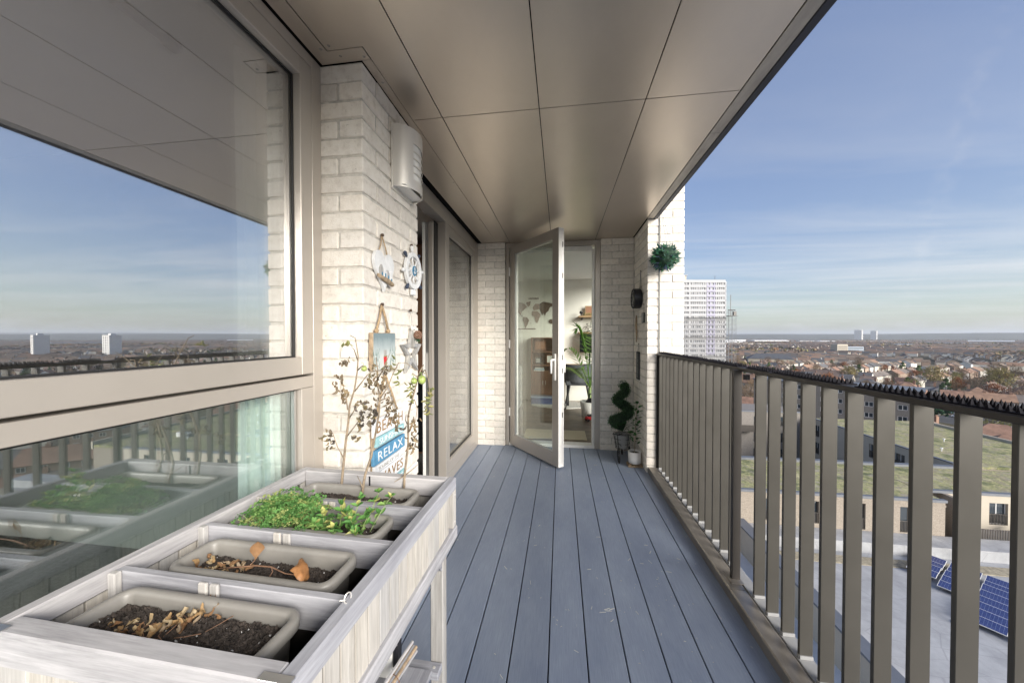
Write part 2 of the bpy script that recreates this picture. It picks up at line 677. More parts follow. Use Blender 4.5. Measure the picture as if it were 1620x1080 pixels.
# --- deck: one board per part
deck = structure('deck_floor')
B().box(-1.0, .86, -1.2, 4.03, -.05, -.028).make('subframe', M_BLACK, deck)
edges = [-1.0] + [-.35 + .1527 * k for k in range(-4, 8)] + [.862]
for a, b in zip(edges, edges[1:]):
    w = (b - a) / 2 - .0028
    o = B().box(-w, w, -2.615, 2.615, -.024, 0).make('deck_board', M_DECK, deck, bevel=.0018)
    o.location = ((a + b) / 2, 1.415, 0)
fl_ = B()
fr0 = random.Random(12)
for i in range(150):
    cx_, cy_ = fr0.uniform(-.35, .8), .9 + 2.8 * fr0.random() ** 1.4
    if i % 3 == 0:
        cx_, cy_ = fr0.gauss(.45, .16), fr0.gauss(1.7, .3)
    a_, l_, w_ = fr0.uniform(0, 6.3), fr0.choice((.003, .004, .006, .008, .02, .03)), fr0.uniform(.0012, .0026)
    if (cx_ + .35) % .1527 < .012 or (cx_ + .35) % .1527 > .14:
        continue
    fl_.obox((cx_, cy_, .0006), (l_, w_, .0010), Euler((0, 0, a_)))
stuff(fl_.make('pale_crumbs', mat_flat('pale_crumb', (.66, .64, .58), .9, 0, .2), deck))
# --- slab that carries the balcony, with its outer flashing
slab = structure('balcony_slab')
B().box(-1.0, .97, -1.2, 4.03, -.34, -.052).make('slab_body', M_CONC, slab)
B().box(.872, .975, -1.2, 3.39, -.05, -.004).make('edge_flashing', M_ALU, slab)

# --- soffit: panels with open joints, trims and fixings
soffit = structure('soffit')
B().box(-1.02, .86, -1.2, 4.2, CEIL + .006, CEIL + .02).make('backing', M_BLACK, soffit)
xs = [-.897, -.592, -.104, .392, .800]
ys = [-1.2, -.85, 1.69, 4.05]
gap = .0022
for i in range(4):
    for j in range(3):
        x0, x1, y0, y1 = xs[i] + gap, xs[i + 1] - gap, ys[j] + gap, ys[j + 1] - gap
        if i == 0 and j == 1:
            # this one steps round the brick pier
            p = [(x0, y0), (x1, y0), (x1, y1), (-.748, y1), (-.748, 1.236), (x0, 1.236)]
            B().prism(p, 2, CEIL, CEIL + .005).make('ceiling_panel', M_SOFFIT, soffit)
            continue
        if i == 0 and j == 2:
            x0 = -.748
        B().box(x0, x1, y0, y1, CEIL, CEIL + .005).make('ceiling_panel', M_SOFFIT, soffit, bevel=.0006)
tr = -.001
B().box(-.962, -.899, -1.2, 1.297, CEIL + tr, CEIL + .004).make('edge_trim', M_SOFFIT, soffit)
B().box(-.899, -.752, 1.238, 1.297, CEIL + tr, CEIL + .004).make('edge_trim', M_SOFFIT, soffit)
B().box(-.788, -.750, 1.299, 1.86, CEIL + tr, CEIL + .004).make('edge_trim', M_SOFFIT, soffit)
B().box(-.925, -.750, 1.862, 4.0, CEIL + tr, CEIL + .004).make('edge_trim', M_SOFFIT, soffit)
for y0, y1 in ((-1.2, -.5), (-.497, 2.02), (2.023, 3.395)):
    B().box(.803, .860, y0, y1, CEIL - .001, CEIL + .006).make('fascia_trim', M_SOFFIT_EDGE, soffit, bevel=.001)
B().box(.861, .897, -1.2, 3.395, CEIL - .006, 2.78).make('drip_edge', M_LIP, soffit, bevel=.003)
scr = B().lathe([(0, -.0025), (.004, -.0022), (.006, 0)], 10).mesh('screw', M_SOFFIT_EDGE)
for x, y in ((-.875, 1.215), (-.915, 1.225), (-.86, 1.265), (-.77, 1.28), (-.768, 1.42), (-.768, 1.8), (-.76, 2.4), (-.915, .7), (-.915, .2), (-.76, 3.2)):
    obj('screw', scr, soffit, (x, y, CEIL + tr))

# --- bricks
BR = {}


def brick_mesh(l, d, h, var):
    """one handmade brick: arrises worn, faces uneven. l along x, d along y, h along z"""
    k = (round(l, 3), round(d, 3), round(h, 3), var)
    if k in BR:
        return BR[k]
    r = random.Random(hash(k) & 0xffff)
    b = B().box(-l / 2, l / 2, -d / 2, d / 2, -h / 2, h / 2)
    me = b.mesh('brick', M_BRICK)
    bm = bmesh.new()
    bm.from_mesh(me)
    long = [e for e in bm.edges if abs(e.verts[0].co.x - e.verts[1].co.x) > l * .9]
    if l > .12:
        bmesh.ops.subdivide_edges(bm, edges=long, cuts=2, use_grid_fill=True)
    ed = [e for e in bm.edges if len(e.link_faces) == 2 and e.calc_face_angle(0) > .6]
    bmesh.ops.bevel(bm, geom=ed, offset=.0038, segments=1, affect='EDGES', profile=.6, clamp_overlap=True)
    for v in bm.verts:
        v.co += Vector((r.uniform(-1, 1) * .0014, r.uniform(-1, 1) * .0016, r.uniform(-1, 1) * .0021))
    bm.to_mesh(me)
    bm.free()
    BR[k] = me
    return me


def brick(parent, x0, x1, y0, y1, z0, z1, r=rnd):
    lx, ly = x1 - x0, y1 - y0
    var = r.randrange(5)
    c = ((x0 + x1) / 2 + r.uniform(-.0007, .0007), (y0 + y1) / 2 + r.uniform(-.0012, .0012), (z0 + z1) / 2 + r.uniform(-.001, .001))
    if lx >= ly:
        obj('brick', brick_mesh(lx, ly, z1 - z0, var), parent, c, (r.uniform(-.004, .004), r.uniform(-.003, .003), r.choice((0, math.pi)) + r.uniform(-.004, .004)))
    else:
        obj('brick', brick_mesh(ly, lx, z1 - z0, var), parent, c, (r.uniform(-.004, .004), r.uniform(-.003, .003), math.pi / 2 + r.choice((0, math.pi))))


G = .010
D = .1025
CH = .075

# near pier: front face Y=1.30, side face X=-.79
PX, PY0, PY1 = -.79, 1.30, 1.838
pier = thing('brick_pier', 'white brick pier between the big window and the sliding door, hung with ornaments', 'brick pier', (PX - .09, PY0 + .2, 0))
off = pier.location.copy()


def local(parent):
    """children of a thing are placed in world metres by undoing the thing's own location"""
    e = parent.location
    return e


def bk(parent, x0, x1, y0, y1, z0, z1):
    e = parent.location
    brick(parent, x0 - e.x, x1 - e.x, y0 - e.y, y1 - e.y, z0 - e.z, z1 - e.z)


def bx(parent, name, x0, x1, y0, y1, z0, z1, mt, **kw):
    e = parent.location
    return B().box(x0 - e.x, x1 - e.x, y0 - e.y, y1 - e.y, z0 - e.z, z1 - e.z).make(name, mt, parent, **kw)


bx(pier, 'mortar', -1.06, PX - .006, PY0 + .006, PY1 - .006, 0, CEIL, M_MORTAR)
for k in range(32):
    z0 = k * CH - .004
    z1 = min(z0 + CH - G, CEIL - .002)
    z0 = max(z0, .001)
    if k % 2:
        bk(pier, PX - .215, PX, PY0, PY0 + D, z0, z1)
        y = PY0 + D + G
    else:
        bk(pier, PX - D, PX, PY0, PY0 + .215, z0, z1)
        bk(pier, PX - .225, PX - D - G, PY0, PY0 + D, z0, z1)
        y = PY0 + .215 + G
    while y < PY1 - .03:
        y2 = min(y + .215, PY1)
        if PY1 - y2 < .04:
            y2 = PY1
        bk(pier, PX - D, PX, y, y2, z0, z1)
        y = y2 + G

# far left pier, face Y=4.0
wl = thing('brick_pier', 'narrow white brick pier between the sliding door frame and the open glazed door', 'brick pier', (-.8, 4.05, 0))
bx(wl, 'mortar', -1.05, -.651, 4.006, 4.16, 0, CEIL, M_MORTAR)
for k in range(32):
    z0 = max(k * CH - .004, .001)
    z1 = min(k * CH - .004 + CH - G, CEIL - .002)
    xsq = ((-.985, -.888), (-.878, -.645)) if k % 2 else ((-.985, -.775), (-.765, -.645))
    for a, b in xsq:
        bk(wl, a, b, 4.0, 4.0 + D, z0, z1)

# far right corner: wall facing the camera, return wall and front pier
wr = thing('brick_corner_wall', 'white brick corner at the end of the railing, with clock, plaques and hanging ball', 'brick wall', (.9, 3.7, 0))
bx(wr, 'mortar', .456, .90, 4.006, 4.16, 0, CEIL, M_MORTAR)
bx(wr, 'mortar', .816, 1.133, 3.406, 4.16, -.6, 3.1, M_MORTAR)
for k in range(-6, 41):
    z0 = k * CH - .004
    z1 = z0 + CH - G
    if 0 <= k < 32:
        zz0, zz1 = max(z0, .001), min(z1, CEIL - .002)
        xsq = ((.45, .568), (.578, .805)) if k % 2 else ((.45, .645), (.655, .805))
        for a, b in xsq:
            bk(wr, a, b, 4.0, 4.0 + D, zz0, zz1)
    # front face Y=3.4 with a movement joint, return X=.81
    if k % 2:
        segs = ((.922, 1.138),)
        bk(wr, .81, .912, 3.4, 3.4 + .215, z0, z1)
        y = 3.4 + .215 + G
    else:
        segs = ((.922, 1.025), (1.035, 1.138))
        bk(wr, .81, .912, 3.4, 3.4 + D, z0, z1)
        y = 3.4 + D + G
    for a, b in segs:
        bk(wr, a, b, 3.4, 3.4 + D, z0, z1)
    if 0 <= k < 32:
        while y < 3.96:
            y2 = min(y + .215, 3.998)
            if 3.998 - y2 < .04:
                y2 = 3.998
            bk(wr, .81, .912, y, y2, z0, z1)
            y = y2 + G
    # outer side X=1.138
    y = 3.4 + D + G
    if k % 2:
        bk(wr, 1.035, 1.138, y, 4.15, z0, z1)
    else:
        bk(wr, 1.035, 1.138, y, y + .2, z0, z1)
        bk(wr, 1.035, 1.138, y + .21, 4.15, z0, z1)
bx(wr, 'mastic_joint', .911, .923, 3.402, 3.41, -.6, 3.1, M_CONC)

# ------------------------------------------------------------------ big window on the left (plane X=-.97)
WX = -.97
GX = -1.007
win = thing('picture_window', 'large bronze framed window over the planter, tilt sash above a fixed lower pane', 'window', (WX, .2, 0))
YA, YB = -1.1, 1.30


def wb(name, x0, x1, y0, y1, z0, z1, mt=M_FRAME, bev=.0015):
    return bx(win, name, x0, x1, y0, y1, z0, z1, mt, bevel=bev)


# outer frame
wb('frame', WX - .09, WX - .002, 1.2465, YB, .0, CEIL - .004)
wb('frame', WX - .09, WX - .002, YA, 1.2465, 2.342, CEIL - .004)
wb('frame', WX - .09, WX - .002, YA, 1.2465, 0, .07)
wb('frame', WX - .09, WX - .002, YA, YA + .055, .07, 2.342)
wb('transom', WX - .09, WX - .003, YA + .055, 1.2465, 1.088, 1.132)
# sash round the upper pane: stiles and rails, a shallow reveal, a gasket
sash = bx(win, 'sash', WX - .07, WX, 1.183, 1.2425, 1.141, 2.337, M_FRAME, bevel=.002)
for nm, y0, y1, z0, z1 in (('sash_rail', YA + .06, 1.183, 2.272, 2.337), ('sash_rail', YA + .06, 1.183, 1.141, 1.207), ('sash_stile', YA + .06, YA + .12, 1.207, 2.272)):
    wb(nm, WX - .07, WX, y0, y1, z0, z1, M_FRAME, .002)
g = B()
e = win.location
for y0, y1, z0, z1 in ((1.178, 1.1825, 1.2075, 2.2715), (YA + .121, 1.178, 2.267, 2.2715), (YA + .121, 1.178, 1.2075, 1.212)):
    g.box(GX + .002 - e.x, GX + .008 - e.x, y0 - e.y, y1 - e.y, z0, z1)
g.make('gasket', M_GASKET, win)
bx(win, 'upper_pane', GX - .008, GX, YA + .12, 1.183, 1.207, 2.272, M_GLASS)
# spacer bar and white inner stop seen through the edge of the glass
sp = B()
for y0, y1, z0, z1 in ((1.166, 1.176, 1.215, 2.262), (YA + .14, 1.166, 2.252, 2.262), (YA + .14, 1.166, 1.215, 1.225)):
    sp.box(GX - .022 - e.x, GX - .010 - e.x, y0 - e.y, y1 - e.y, z0, z1)
sp.make('spacer_bar', M_ALU, win)
# lower fixed light
wb('fixed_frame', WX - .085, WX - .001, 1.180, 1.2455, .072, 1.087)
lg = B()
for y0, y1, z0, z1 in ((1.174, 1.1795, .075, 1.086), (YA + .06, 1.174, 1.080, 1.0865)):
    lg.box(GX + .002 - e.x, GX + .009 - e.x, y0 - e.y, y1 - e.y, z0, z1)
lg.make('gasket', M_GASKET, win)
B().box(GX + .002 - e.x, GX + .016 - e.x, 1.166 - e.y, 1.174 - e.y, .075, 1.080).make('glazing_bead', M_ALU, win)
bx(win, 'lower_pane', GX - .008, GX, YA + .055, 1.18, .072, 1.087, mat_glass('tinted_lower_glass', .27, (.90, .97, .97)))

# room behind it
M_ROOMW = mat('room_wall_paint', (.62, .60, .56), .8, var=.05, scale=2, bump=.05)
M_ROOMC = mat('room_ceiling_paint', (.88, .88, .86), .85, var=.02, scale=2, bump=.03)
M_CARPET = mat('grey_carpet', (.22, .21, .20), .95, var=.25, scale=60, bump=.5, bscale=250)
room1 = structure('living_room_shell')
B().box(-4.6, -1.06, -1.2, 1.79, -.04, -.002).make('room_floor', M_CARPET, room1)
B().box(-4.6, -1.06, -1.2, 1.79, CEIL + .025, CEIL + .05).make('room_ceiling', M_ROOMC, room1)
B().box(-4.65, -4.6, -1.2, 4.2, -.04, CEIL + .05).make('room_wall', M_ROOMW, room1)
B().box(-4.6, -1.062, 1.74, 1.79, -.002, CEIL + .025).make('room_wall', M_ROOMW, room1)
B().box(-4.6, -1.0, -1.25, -1.2, -.04, CEIL + .05).make('room_wall', M_ROOMW, room1)


def curtain(name, label, x, y0, y1, z0, z1, mt, folds, depth, seed, mats=None):
    r = random.Random(seed)
    t = thing(name, label, 'curtain', (x, (y0 + y1) / 2, z0))
    n = folds * 8
    b = B()
    pts = []
    for i in range(n + 1):
        u = i / n
        pts.append(((y0 - y1) / 2 + (y1 - y0) * u + r.uniform(-.002, .002), depth * math.sin(u * folds * 2 * math.pi) * (1 + .3 * math.sin(u * 9 + seed))))
    rows = 8
    vs, fs = [], []
    for j in range(rows + 1):
        v = j / rows
        for (yy, xx) in pts:
            vs.append((xx * (1 - .25 * v) + .004 * math.sin(v * 7 + yy * 30), yy, v * (z1 - z0)))
    w = len(pts)
    for j in range(rows):
        for i in range(w - 1):
            fs.append((j * w + i, j * w + i + 1, (j + 1) * w + i + 1, (j + 1) * w + i))
    nv = len(vs)
    vs += [(p[0] - .003, p[1], p[2]) for p in vs]
    fs += [tuple(reversed([q + nv for q in f])) for f in fs]
    b.add(vs, fs)
    b.make('cloth', mt, t, smooth=True)
    return t


M_CURT = mat('pale_sage_curtain_cloth', (.88, .89, .82), .85, var=.05, scale=30, bump=.1, bscale=300)
M_NET = mat_glass('sheer_net', .0, (.60, .62, .62))
curtain('curtain', 'pale green curtain gathered at the right edge of the big window', -1.075, 1.02, 1.215, .03, 2.30, M_CURT, 4, .026, 3)
rail = thing('curtain_rail', 'white curtain rail along the head of the big window', 'curtain rail', (-1.13, 0, 2.33))
B().box(-.018, .018, -1.15, 1.25, 0, .05).make('track', M_WHITE, rail, bevel=.004)
B().box(.055, .078, -1.15, 1.14, -.075, -.035).make('pelmet', M_WHITE, rail, bevel=.004)
rod = thing('curtain_rod', 'dark round curtain rod with end cap behind the big window glass', 'curtain rod', (-1.27, .0, 2.25))
B().tube([(0, -1.15, 0), (0, .96, 0)], .014, 12).make('rod', M_FRAME_D, rod, smooth=True)
B().tube([(0, .96, 0), (0, 1.0, 0)], .022, 12).make('end_cap', M_FRAME_D, rod, bevel=.003)

# ------------------------------------------------------------------ sliding door beyond the pier
sl = thing('sliding_door', 'bronze sliding door beyond the brick pier, its pale edge standing open beside a fixed pane', 'door', (WX, 3.0, 0))


def sb(name, x0, x1, y0, y1, z0, z1, mt=M_FRAME, bev=.0015):
    return bx(sl, name, x0, x1, y0, y1, z0, z1, mt, bevel=bev)


sb('frame_head', WX - .10, WX - .001, 1.84, 4.0, 2.265, CEIL - .004)
sb('frame_jamb', WX - .10, WX - .001, 3.862, 4.0, 0, 2.265)
sb('mullion', WX - .087, WX, 2.842, 2.902, .0, 2.265)
sb('frame_sill', WX - .10, WX - .001, 2.902, 3.862, 0, .075)
sb('threshold', WX - .10, WX - .03, 1.84, 2.842, 0, .022, M_ALU)
# fixed pane in its own slim sash
for nm, y0, y1, z0, z1 in (('sash_stile', 2.903, 2.948, .076, 2.264), ('sash_stile', 3.775, 3.861, .076, 2.264), ('sash_rail', 2.948, 3.775, .076, .185), ('sash_rail', 2.948, 3.775, 2.185, 2.264)):
    sb(nm, WX - .07, WX - .003, y0, y1, z0, z1)
gg = B()
e = sl.location
for y0, y1, z0, z1 in ((2.9485, 2.954, .186, 2.184), (3.769, 3.7745, .186, 2.184), (2.954, 3.769, .186, .192), (2.954, 3.769, 2.178, 2.184)):
    gg.box(GX + .002 - e.x, GX + .01 - e.x, y0 - e.y, y1 - e.y, z0, z1)
gg.make('gasket', M_GASKET, sl)
sb('fixed_pane', GX - .008, GX, 2.948, 3.775, .185, 2.185, M_GLASS_S, 0)
# the open leaf, run back behind the fixed pane: its meeting edge faces the camera
LX0, LX1 = -1.135, -1.045
sb('leaf_edge', LX0, LX0 + .022, 2.73, 2.77, .03, 2.23, M_WHITE)
sb('leaf_edge', LX0 + .026, LX0 + .050, 2.735, 2.77, .03, 2.23, M_ALU)
sb('leaf_edge', LX0 + .054, LX1, 2.728, 2.77, .03, 2.23, M_FRAME)
sb('leaf_core', LX0 + .002, LX1 - .002, 2.772, 2.86, .03, 2.23, M_FRAME)
sb('leaf_pane', LX0 + .03, LX0 + .038, 2.86, 3.75, .15, 2.12, M_GLASS_D, 0)
sb('leaf_rail', LX0 + .002, LX1 - .002, 2.86, 3.8, 2.12, 2.23)
sb('leaf_rail', LX0 + .002, LX1 - .002, 2.86, 3.8, .03, .15)
sb('lock_plate', LX0 + .027, LX0 + .049, 2.733, 2.736, .95, 1.15, M_STEEL, 0)
sb('seal', LX1, LX1 + .006, 2.76, 2.84, .03, 2.25, M_GASKET, 0)
# room beyond it
M_TERRA = mat('terracotta_paint', (.33, .165, .10), .7, var=.08, scale=4, bump=.05)
room2 = structure('side_room_shell')
B().box(-4.6, -1.07, 1.84, 4.2, -.04, -.002).make('room_floor', M_CARPET, room2)
B().box(-4.6, -1.072, 1.84, 4.2, CEIL + .025, CEIL + .05).make('room_ceiling', M_ROOMC, room2)
B().box(-4.6, -1.072, 4.15, 4.2, -.002, CEIL + .025).make('room_wall', M_ROOMW, room2)
cup = thing('tall_cabinet', 'reddish brown cabinet just inside the sliding door opening', 'cabinet', (-1.75, 3.9, 0))
bx(cup, 'carcass', -2.35, -1.22, 3.6, 4.14, .0, 2.3, M_TERRA, bevel=.004)
for z0, z1 in ((.03, .80), (.82, 1.33), (1.36, 2.28)):
    bx(cup, 'door', -2.33, -1.24, 3.575, 3.597, z0, z1, M_TERRA if z0 > .81 else M_BLACKP, bevel=.003)

# ------------------------------------------------------------------ end wall: frame and open door leaf
DY = 4.03
df = thing('door_frame', 'bronze door frame at the far end of the balcony around the open doorway', 'door frame', (-.12, DY, 0))
bx(df, 'jamb', -.638, -.600, DY, DY + .10, .0, 2.33, M_FRAME, bevel=.002)
bx(df, 'jamb', .392, .448, DY - .01, DY + .10, .0, 2.33, M_FRAME, bevel=.002)
bx(df, 'inner_jamb', .362, .391, DY + .02, DY + .11, .03, 2.29, M_WHITEP, bevel=.002)
bx(df, 'inner_jamb', -.599, -.578, DY + .03, DY + .11, .03, 2.29, M_WHITEP, bevel=.002)
bx(df, 'head', -.638, .448, DY, DY + .10, 2.331, CEIL - .003, M_FRAME, bevel=.002)
bx(df, 'inner_head', -.577, .361, DY + .03, DY + .11, 2.27, 2.329, M_WHITEP, bevel=.002)
bx(df, 'threshold', -.60, .39, DY - .005, DY + .12, .0, .035, M_WHITEP, bevel=.003)
for z in (.35, 1.15, 2.0):
    bx(df, 'hinge', -.604, -.586, DY - .014, DY + .004, z, z + .10, M_WHITE, bevel=.003)

leaf = thing('glazed_door', 'tall glazed bronze door standing open towards the camera at the end of the balcony', 'door', (-.588, DY - .01, 0), R(-50))
LW, LT = .885, .068


def lb(name, x0, x1, z0, z1, mt=M_FRAME, y0=0., y1=LT, bev=.002):
    return B().box(x0, x1, y0, y1, z0, z1).make(name, mt, leaf, bevel=bev)


Z0, Z1 = .018, 2.335
# the outer face is y=0 (towards the camera), the inner white profile is behind
lb('stile', 0, .092, Z0, Z1, y1=.030)
lb('stile', LW - .092, LW, Z0, Z1, y1=.030)
lb('rail', .092, LW - .092, Z1 - .092, Z1, y1=.030)
lb('rail', .092, LW - .092, Z0, Z0 + .125, y1=.030)
for x0, x1, z0, z1 in ((0, .075, Z0, Z1), (LW - .075, LW - .001, Z0, Z1), (.075, LW - .075, Z1 - .075, Z1), (.075, LW - .075, Z0, Z0 + .10)):
    lb('inner_profile', x0, x1, z0, z1, M_WHITEP, .033, LT)
gb = B()
for x0, x1, z0, z1 in ((.0925, .104, Z0 + .126, Z1 - .093), (LW - .104, LW - .0925, Z0 + .126, Z1 - .093), (.104, LW - .104, Z0 + .126, Z0 + .137), (.104, LW - .104, Z1 - .104, Z1 - .093)):
    gb.box(x0, x1, .008, .026, z0, z1)
gb.make('glazing_bead', M_ALU, leaf)
lb('pane', .1, LW - .1, Z0 + .13, Z1 - .1, M_GLASS_D, .014, .020, 0)
lb('pane', .1, LW - .1, Z0 + .13, Z1 - .1, M_GLASS_D, .040, .046, 0)
lb('lock_strip', LW + .0017, LW + .0026, Z0 + .03, Z1 - .04, M_STEEL, .040, .058, 0)
lb('edge_cap', LW, LW + .0016, Z0 + .001, Z1 - .001, M_WHITEP, .002, .067, 0)
for z in (.5, .93, 1.06, 1.85, 2.15):
    lb('lock_keep', LW + .0027, LW + .0045, z, z + .05, M_BLACKP, .045, .054, 0)
for side in (0, 1):
    hb = B()
    y = -.012 if side == 0 else LT
    hb.box(LW - .062, LW - .034, y, y + .012, .86, 1.12)
    h = hb.make('handle', M_WHITE, leaf, bevel=.004)
    lv = B()
    yy = -.05 if side == 0 else LT + .05
    lv.tube([(LW - .048, y + (.0 if side == 0 else .012), 1.06), (LW - .048, yy, 1.06)], .009, 10)
    lv.tube([(LW - .048, yy, 1.062), (LW - .048, yy, .93)], .010, 10)
    lv.make('lever', M_WHITE, h, smooth=True)

# ------------------------------------------------------------------ room behind the end door
M_PLASTER = mat('cream_plaster', (.89, .87, .82), .85, var=.03, scale=3, bump=.04)
M_OAKF = mat_wood('grey_oak_floor', 0, (.16, .125, .095), (.24, .19, .145), (.33, .27, .21), .45, 22, 120, .15)
room3 = structure('study_shell')
B().box(-2.2, 1.04, 4.16, 7.02, -.05, -.012).make('room_subfloor', M_BLACK, room3)
k = 0
y = 4.16
while y < 7.0:
    x = -2.2 - .35 * (k % 3)
    while x < 1.04:
        x2 = min(x + 1.18, 1.04)
        a = max(x, -2.2)
        if x2 - a > .05:
            o = B().box(-(x2 - a) / 2, (x2 - a) / 2, -.0935, .0935, -.01, 0).make('floor_plank', M_OAKF, room3, bevel=.001)
            o.location = ((a + x2) / 2, y + .095, 0)
        x += 1.182
    y += .19
    k += 1
B().box(-2.2, 1.04, 7.0, 7.06, -.01, 2.42).make('room_wall', M_PLASTER, room3)
B().box(-2.26, -2.2, 4.12, 7.06, -.01, 2.42).make('room_wall', M_PLASTER, room3)
B().box(-2.2, -.64, 4.162, 4.2, -.01, 2.42).make('room_wall', M_PLASTER, room3)
B().box(.45, 1.04, 4.162, 4.2, -.01, 2.42).make('room_wall', M_PLASTER, room3)
B().box(-.64, .45, 4.142, 4.2, 2.392, 2.42).make('room_wall', M_PLASTER, room3)
B().box(-2.26, 1.1, 4.12, 7.06, 2.421, 2.46).make('room_ceiling', M_ROOMC, room3)
for y0, y1, z0, z1 in ((4.2, 4.45, 0, 2.42), (6.9, 7.0, 0, 2.42), (4.45, 6.9, 0, .1), (4.45, 6.9, 2.36, 2.42)):
    B().box(1.04, 1.1, y0, y1, z0, z1).make('room_wall', M_PLASTER, room3)
wn = thing('study_window', 'wide white framed window on the right wall of the far room', 'window', (1.07, 5.75, 0))
for y0, y1, z0, z1 in ((4.452, 4.50, .102, 2.358), (6.85, 6.898, .102, 2.358), (5.72, 5.78, .15, 2.31), (4.50, 6.85, .102, .15), (4.50, 6.85, 2.31, 2.358)):
    bx(wn, 'frame', 1.045, 1.095, y0, y1, z0, z1, M_WHITE)
for y0, y1 in ((4.50, 5.72), (5.78, 6.85)):
    bx(wn, 'pane', 1.066, 1.072, y0, y1, .15, 2.31, M_GLASS_D)
M_SHEER = leaf_mat('white_sheer_cloth', [(.80, .79, .76)], .8, .5)
c2 = curtain('curtain', 'white curtain hanging at the right of the far doorway', .93, 4.55, 4.95, .03, 2.36, M_SHEER, 5, .03, 9)

# ================================================================== RAILING
rail = thing('railing', 'taupe metal balcony railing of upright flat bars under a dark top rail', 'railing', (.93, .9, 0))
e = rail.location
bx(rail, 'top_rail', .893, .957, -1.2, 3.392, 1.112, 1.130, M_RAILTOP, bevel=.003)
M_FOOT = mat('grey_rail_foot', (.30, .30, .30), .6, var=.06, scale=20, bump=0)
bx(rail, 'bottom_rail', .905, .962, -1.2, 3.392, .036, .050, M_FOOT, bevel=.002)
slat_me = B().box(-.0235, .0235, -.006, .006, 0, 1.047).mesh('slat', M_RAIL, bevel=.0012)
sl_ys = [1.557 + .104 * k for k in range(-26, 3)] + [2.012 + .104 * k for k in range(14)]
for y in sl_ys:
    obj('slat', slat_me, rail, (.9345 - e.x, y - e.y, .064))
foot_me = B().box(-.0235, .0235, -.010, .010, 0, .0135).mesh('slat_foot', M_FOOT, bevel=.001)
for y in sl_ys:
    obj('slat_foot', foot_me, rail, (.9345 - e.x, y - e.y, .0503))
for y in (1.885, -1.15):
    bx(rail, 'post', .866, .905, y - .013, y + .013, .054, 1.118, M_RAILTOP, bevel=.002)
    bx(rail, 'post_plate', .850, .910, y - .045, y + .045, .0525, .0555, M_CURB, bevel=.001)
bx(rail, 'end_post', .896, .955, 3.386, 3.398, .05, 1.112, M_RAILTOP)
B().lathe([(0, -.012), (.014, -.012), (.014, .012), (0, .012)], 14, (.889 - e.x, 1.80 - e.y, 1.09)).make('bracket', M_BLACKP, rail)
kb = structure('kerb_upstand')
for y0, y1 in ((-1.2, 1.800), (1.803, 3.39)):
    B().prism([(.822, .001), (.822, .047), (.827, .0525), (.893, .0525), (.900, .047), (.900, -.02), (.865, -.02), (.865, .001)], 1, y0, y1).make('kerb_cap', M_CURB, kb)

M_SPIKE = mat_flat('matt_black_spike', (.010, .0095, .014), .75, 0, .15)
# bird spike strips clipped along the top rail
def spike_strip(y0, y1, label, seed):
    r = random.Random(seed)
    t = thing('spike_strip', label, 'spike strip', (.925, (y0 + y1) / 2, 1.1302), 0, 'plastic bird spike strips on the top rail')
    L = y1 - y0
    B().box(-.026, .026, -L / 2, L / 2, 0, .003).make('base', M_SPIKE, t, bevel=.001)
    b = B()
    n = int(L / .0165)
    for i in range(n):
        for row in (-1, 0, 1):
            y = -L / 2 + .008 + i * (L - .016) / (n - 1) + (row * .0055)
            if abs(y) > L / 2 - .004:
                continue
            x = row * .0175 + r.uniform(-.001, .001)
            h = .0165 + r.uniform(-.002, .002)
            w = .0040
            dx, dy = r.uniform(-.0025, .0025), r.uniform(-.0025, .0025)
            b.add([(x - w, y - w, .003), (x + w, y - w, .003), (x + w, y + w, .003), (x - w, y + w, .003), (x + dx, y + dy, .003 + h)],
                  [(0, 1, 4), (1, 2, 4), (2, 3, 4), (3, 0, 4)])
    stuff(b.make('spikes', M_SPIKE, t))


for i, (y0, y1, lb_) in enumerate([(.80, 1.20, 'black spike strip nearest the camera on the top rail'),
                                   (1.255, 1.62, 'black spike strip on the top rail, second from the camera'),
                                   (1.645, 1.83, 'short black spike strip just before the railing post'),
                                   (1.905, 2.35, 'black spike strip just beyond the railing post'),
                                   (2.37, 2.86, 'black spike strip midway between post and brick corner'),
                                   (2.88, 3.37, 'black spike strip on the rail end against the brick corner'),
                                   (.30, .77, 'black spike strip on the top rail beside the camera'), (-.25, .27, 'black spike strip on the top rail behind the camera')]):
    spike_strip(y0, y1, lb_, 40 + i)

# ================================================================== WALL LAMP
lamp = thing('wall_lamp', 'curved stainless steel lamp with slotted white diffuser on the pier under the soffit', 'wall lamp', (PX, 1.64, 2.137))
B().box(.001, .012, -.112, .112, -.155, .155).make('back_plate', M_STEEL, lamp, bevel=.003)


def half_shell(b, r0, dep, a0, a1, z0, z1, th, seg=18):
    vs = []
    for i in range(seg + 1):
        a = a0 + (a1 - a0) * i / seg
        for rr in (0, th):
            y, x = -math.cos(a) * (r0 - rr), math.sin(a) * (dep - rr) + .012
            vs += [(x, y, z0), (x, y, z1)]
    fs = []
    for i in range(seg):
        o = i * 4
        p = o + 4
        fs += [(o, o + 1, p + 1, p), (o + 2, p + 2, p + 3, o + 3), (o + 1, o + 3, p + 3, p + 1), (o, p, p + 2, o + 2)]
    fs += [(0, 2, 3, 1), (seg * 4, seg * 4 + 1, seg * 4 + 3, seg * 4 + 2)]
    b.add(vs, fs)


